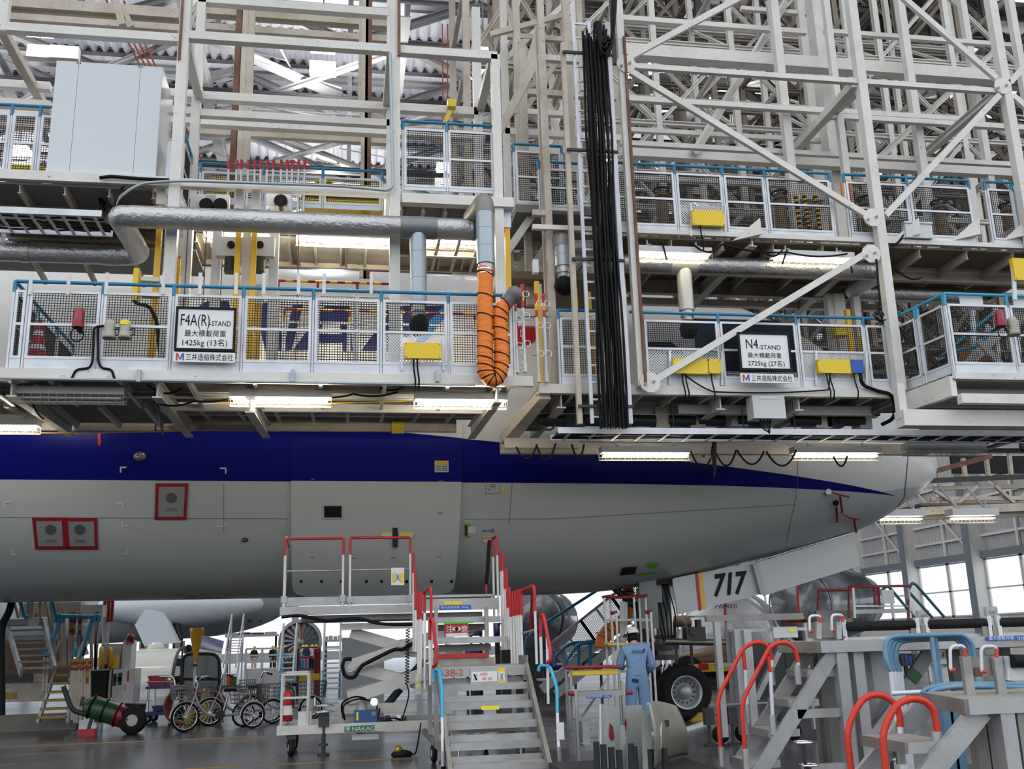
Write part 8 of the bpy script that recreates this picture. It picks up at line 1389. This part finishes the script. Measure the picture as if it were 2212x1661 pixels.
for x0, y0, lb in ((1985, 1318, 'white switch box on the window column nearer the nose'), (2132, 1310, 'white switch box on the second window column')): a, b = P(x0, y0+20, 30), P(x0+22, y0, 30); t = thing('switch_box', lb, 'electrical box', a); part('case', MB().bb((a.x, 30, a.z), (b.x, 30.15, b.z)), whp, t); part('socket_plate', MB().bb((a.x+.08, 29.99, a.z+.05), (b.x-.08, 30, a.z+.15)), greyst, t); part('stand_post', MB().bar(((a.x+b.x)/2, 30.1, 0), ((a.x+b.x)/2, 30.1, a.z), .08), whp, t)
# lit lamps and pipe frames right of the nose, over the far docks
for x0, x1, y, lb in ((1900, 1995, 1128, 'brightly lit caged lamp just under the nose tip'), (2052, 2152, 1126, 'brightly lit caged lamp at right under the far pipes')):
    a, b = P(x0, y, 22), P(x1, y, 22); b.z = a.z; lt_ = cage_lamp(a, b, lb, True, k=1.6); [part('hanger_rod', MB().bar(a.lerp(b, q)+V((0, 0, .3)), a.lerp(b, q)+V((0, .6, .9)), .04), greyst, lt_) for q in (.2, .8)]
fd_ = thing('far_dock_deck', 'far dock deck with cream pipes beyond the nose', 'dock deck', P(2100, 1100, 23)); y7 = 23.0
for x0, y0, x1, y1, w, m_, dy in ((1985, 1105, 2300, 1092, .2, cream, 0), (1970, 1118, 2300, 1108, .12, cream, .2), (2010, 1078, 2300, 1075, .1, cream, .5), (2010, 1038, 2300, 1026, .12, dark, 1), (2015, 1055, 2300, 1048, .1, cream, 1.2), (2012, 1020, 2140, 985, .12, rusty, -1), (2020, 1060, 2080, 1100, .08, cream, .4), (2110, 1050, 2060, 1095, .08, cream, .4), (2150, 1050, 2200, 1095, .08, cream, .4), (2240, 1040, 2180, 1095, .08, cream, .6), (2080, 990, 2085, 1030, .1, cream, 2), (2130, 985, 2135, 1030, .1, cream, 2), (2180, 985, 2185, 1035, .1, cream, 2)): part('pipe_beam', MB().bar(P(x0, y0, y7+dy), P(x1, y1, y7+dy), w), m_, fd_)
bx(fd_, 'perforated_floor', 2060, 985, 2212, 1022, y7+3, .1, MATS['dark_mesh_case']); bx(fd_, 'deck_soffit', 1990, 1085, 2300, 1092, y7+.3, 2.5, MATS['brown_deck_underside'])
# chock and strap under the nose wheel
ck = PZ(1520, 1556, 0); t = thing('wheel_chock', 'yellow wheel chock against the nose wheel', 'wheel chock', ck); part('wedge', MB().prism([ck+V((-.3, -.1, 0)), ck+V((.2, -.1, 0)), ck+V((.2, -.1, .1)), ck+V((-.1, -.1, .16))], (0, .25, 0)), mat('old_yellow', (.4, .25, .02)), t); part('rope', MB().tube(spline([ck+V((.2, 0, .1)), ck+V((.5, .1, .02)), ck+V((.8, 0, .02)), ck+V((1.1, .2, .02))], 5), .015, 6), blk2, t)
single('white_trough', MB().tube(spline([PZ(1400, 1588, .02), PZ(1450, 1585, .02), PZ(1500, 1572, .02), PZ(1535, 1558, .02)], 6), .06, 8), whp, 'curved white strip on the floor by the nose wheel', 'strip')

# equipment parked along the far side of the hall
for x0, y0, x1, y1, yy, m_, m2, lb in ((300, 1376, 318, 1400, 70, 'box_blue', 'dull_yellow', 'far shelf of blue crates beyond the white cowling'), (320, 1379, 345, 1400, 72, 'carton', 'dull_yellow', 'far shelf of brown cartons behind the cowling bump'), (372, 1384, 396, 1404, 74, 'carton', 'dark_machinery', 'far brown crates under the open gear door'), (396, 1392, 420, 1408, 60, 'dark_machinery', 'carton', 'far dark cart beside the yellow funnel'), (486, 1364, 600, 1372, 50, 'dark_machinery', 'worn_aluminium', 'far dark raised walkway above the rolling stairs'), (700, 1372, 740, 1382, 52, 'worn_aluminium', 'worn_aluminium', 'far grey beam rack beyond the tall rolling stair'), (1180, 1405, 1215, 1440, 40, 'carton', 'dark_machinery', 'far brown crates under the mesh stair'), (1560, 1440, 1640, 1462, 50, 'box_blue', 'dark_machinery', 'far blue equipment cart beyond the silver cover'), (1650, 1400, 1700, 1440, 44, 'trolley_blue', 'dark_machinery', 'far blue pump behind the red stair rails'), (1948, 1412, 1978, 1432, 30, 'trolley_blue', 'dark_machinery', 'blue motor seen under the long stand'), (2010, 1400, 2130, 1420, 45, 'carton', 'worn_aluminium', 'far beige crates seen between the blue tube frames')):
    a, b = P(x0, y1, yy), P(x1, y0, yy); t = thing('equipment_rack', lb, 'rack', ((a.x+b.x)/2, yy, 0)); n = 4
    for i in range(n): u0, u1 = a.x+(b.x-a.x)*i/n, a.x+(b.x-a.x)*(i+.85)/n; part('crate', MB().bb((u0, yy, a.z), (u1, yy+1, a.z+(b.z-a.z)*(1 if i % 2 else .8))), MATS[m_ if i % 3 else m2], t)
    part('rack_frame', MB().bb((a.x, yy-.02, max(0, a.z-.1)), (b.x, yy+1, max(.06, a.z))), MATS[m2], t)
    for u in (a.x+.1, b.x-.1): part('rack_leg', MB().bar((u, yy+.5, 0), (u, yy+.5, max(.05, a.z)), .1), MATS['dark_machinery'], t)
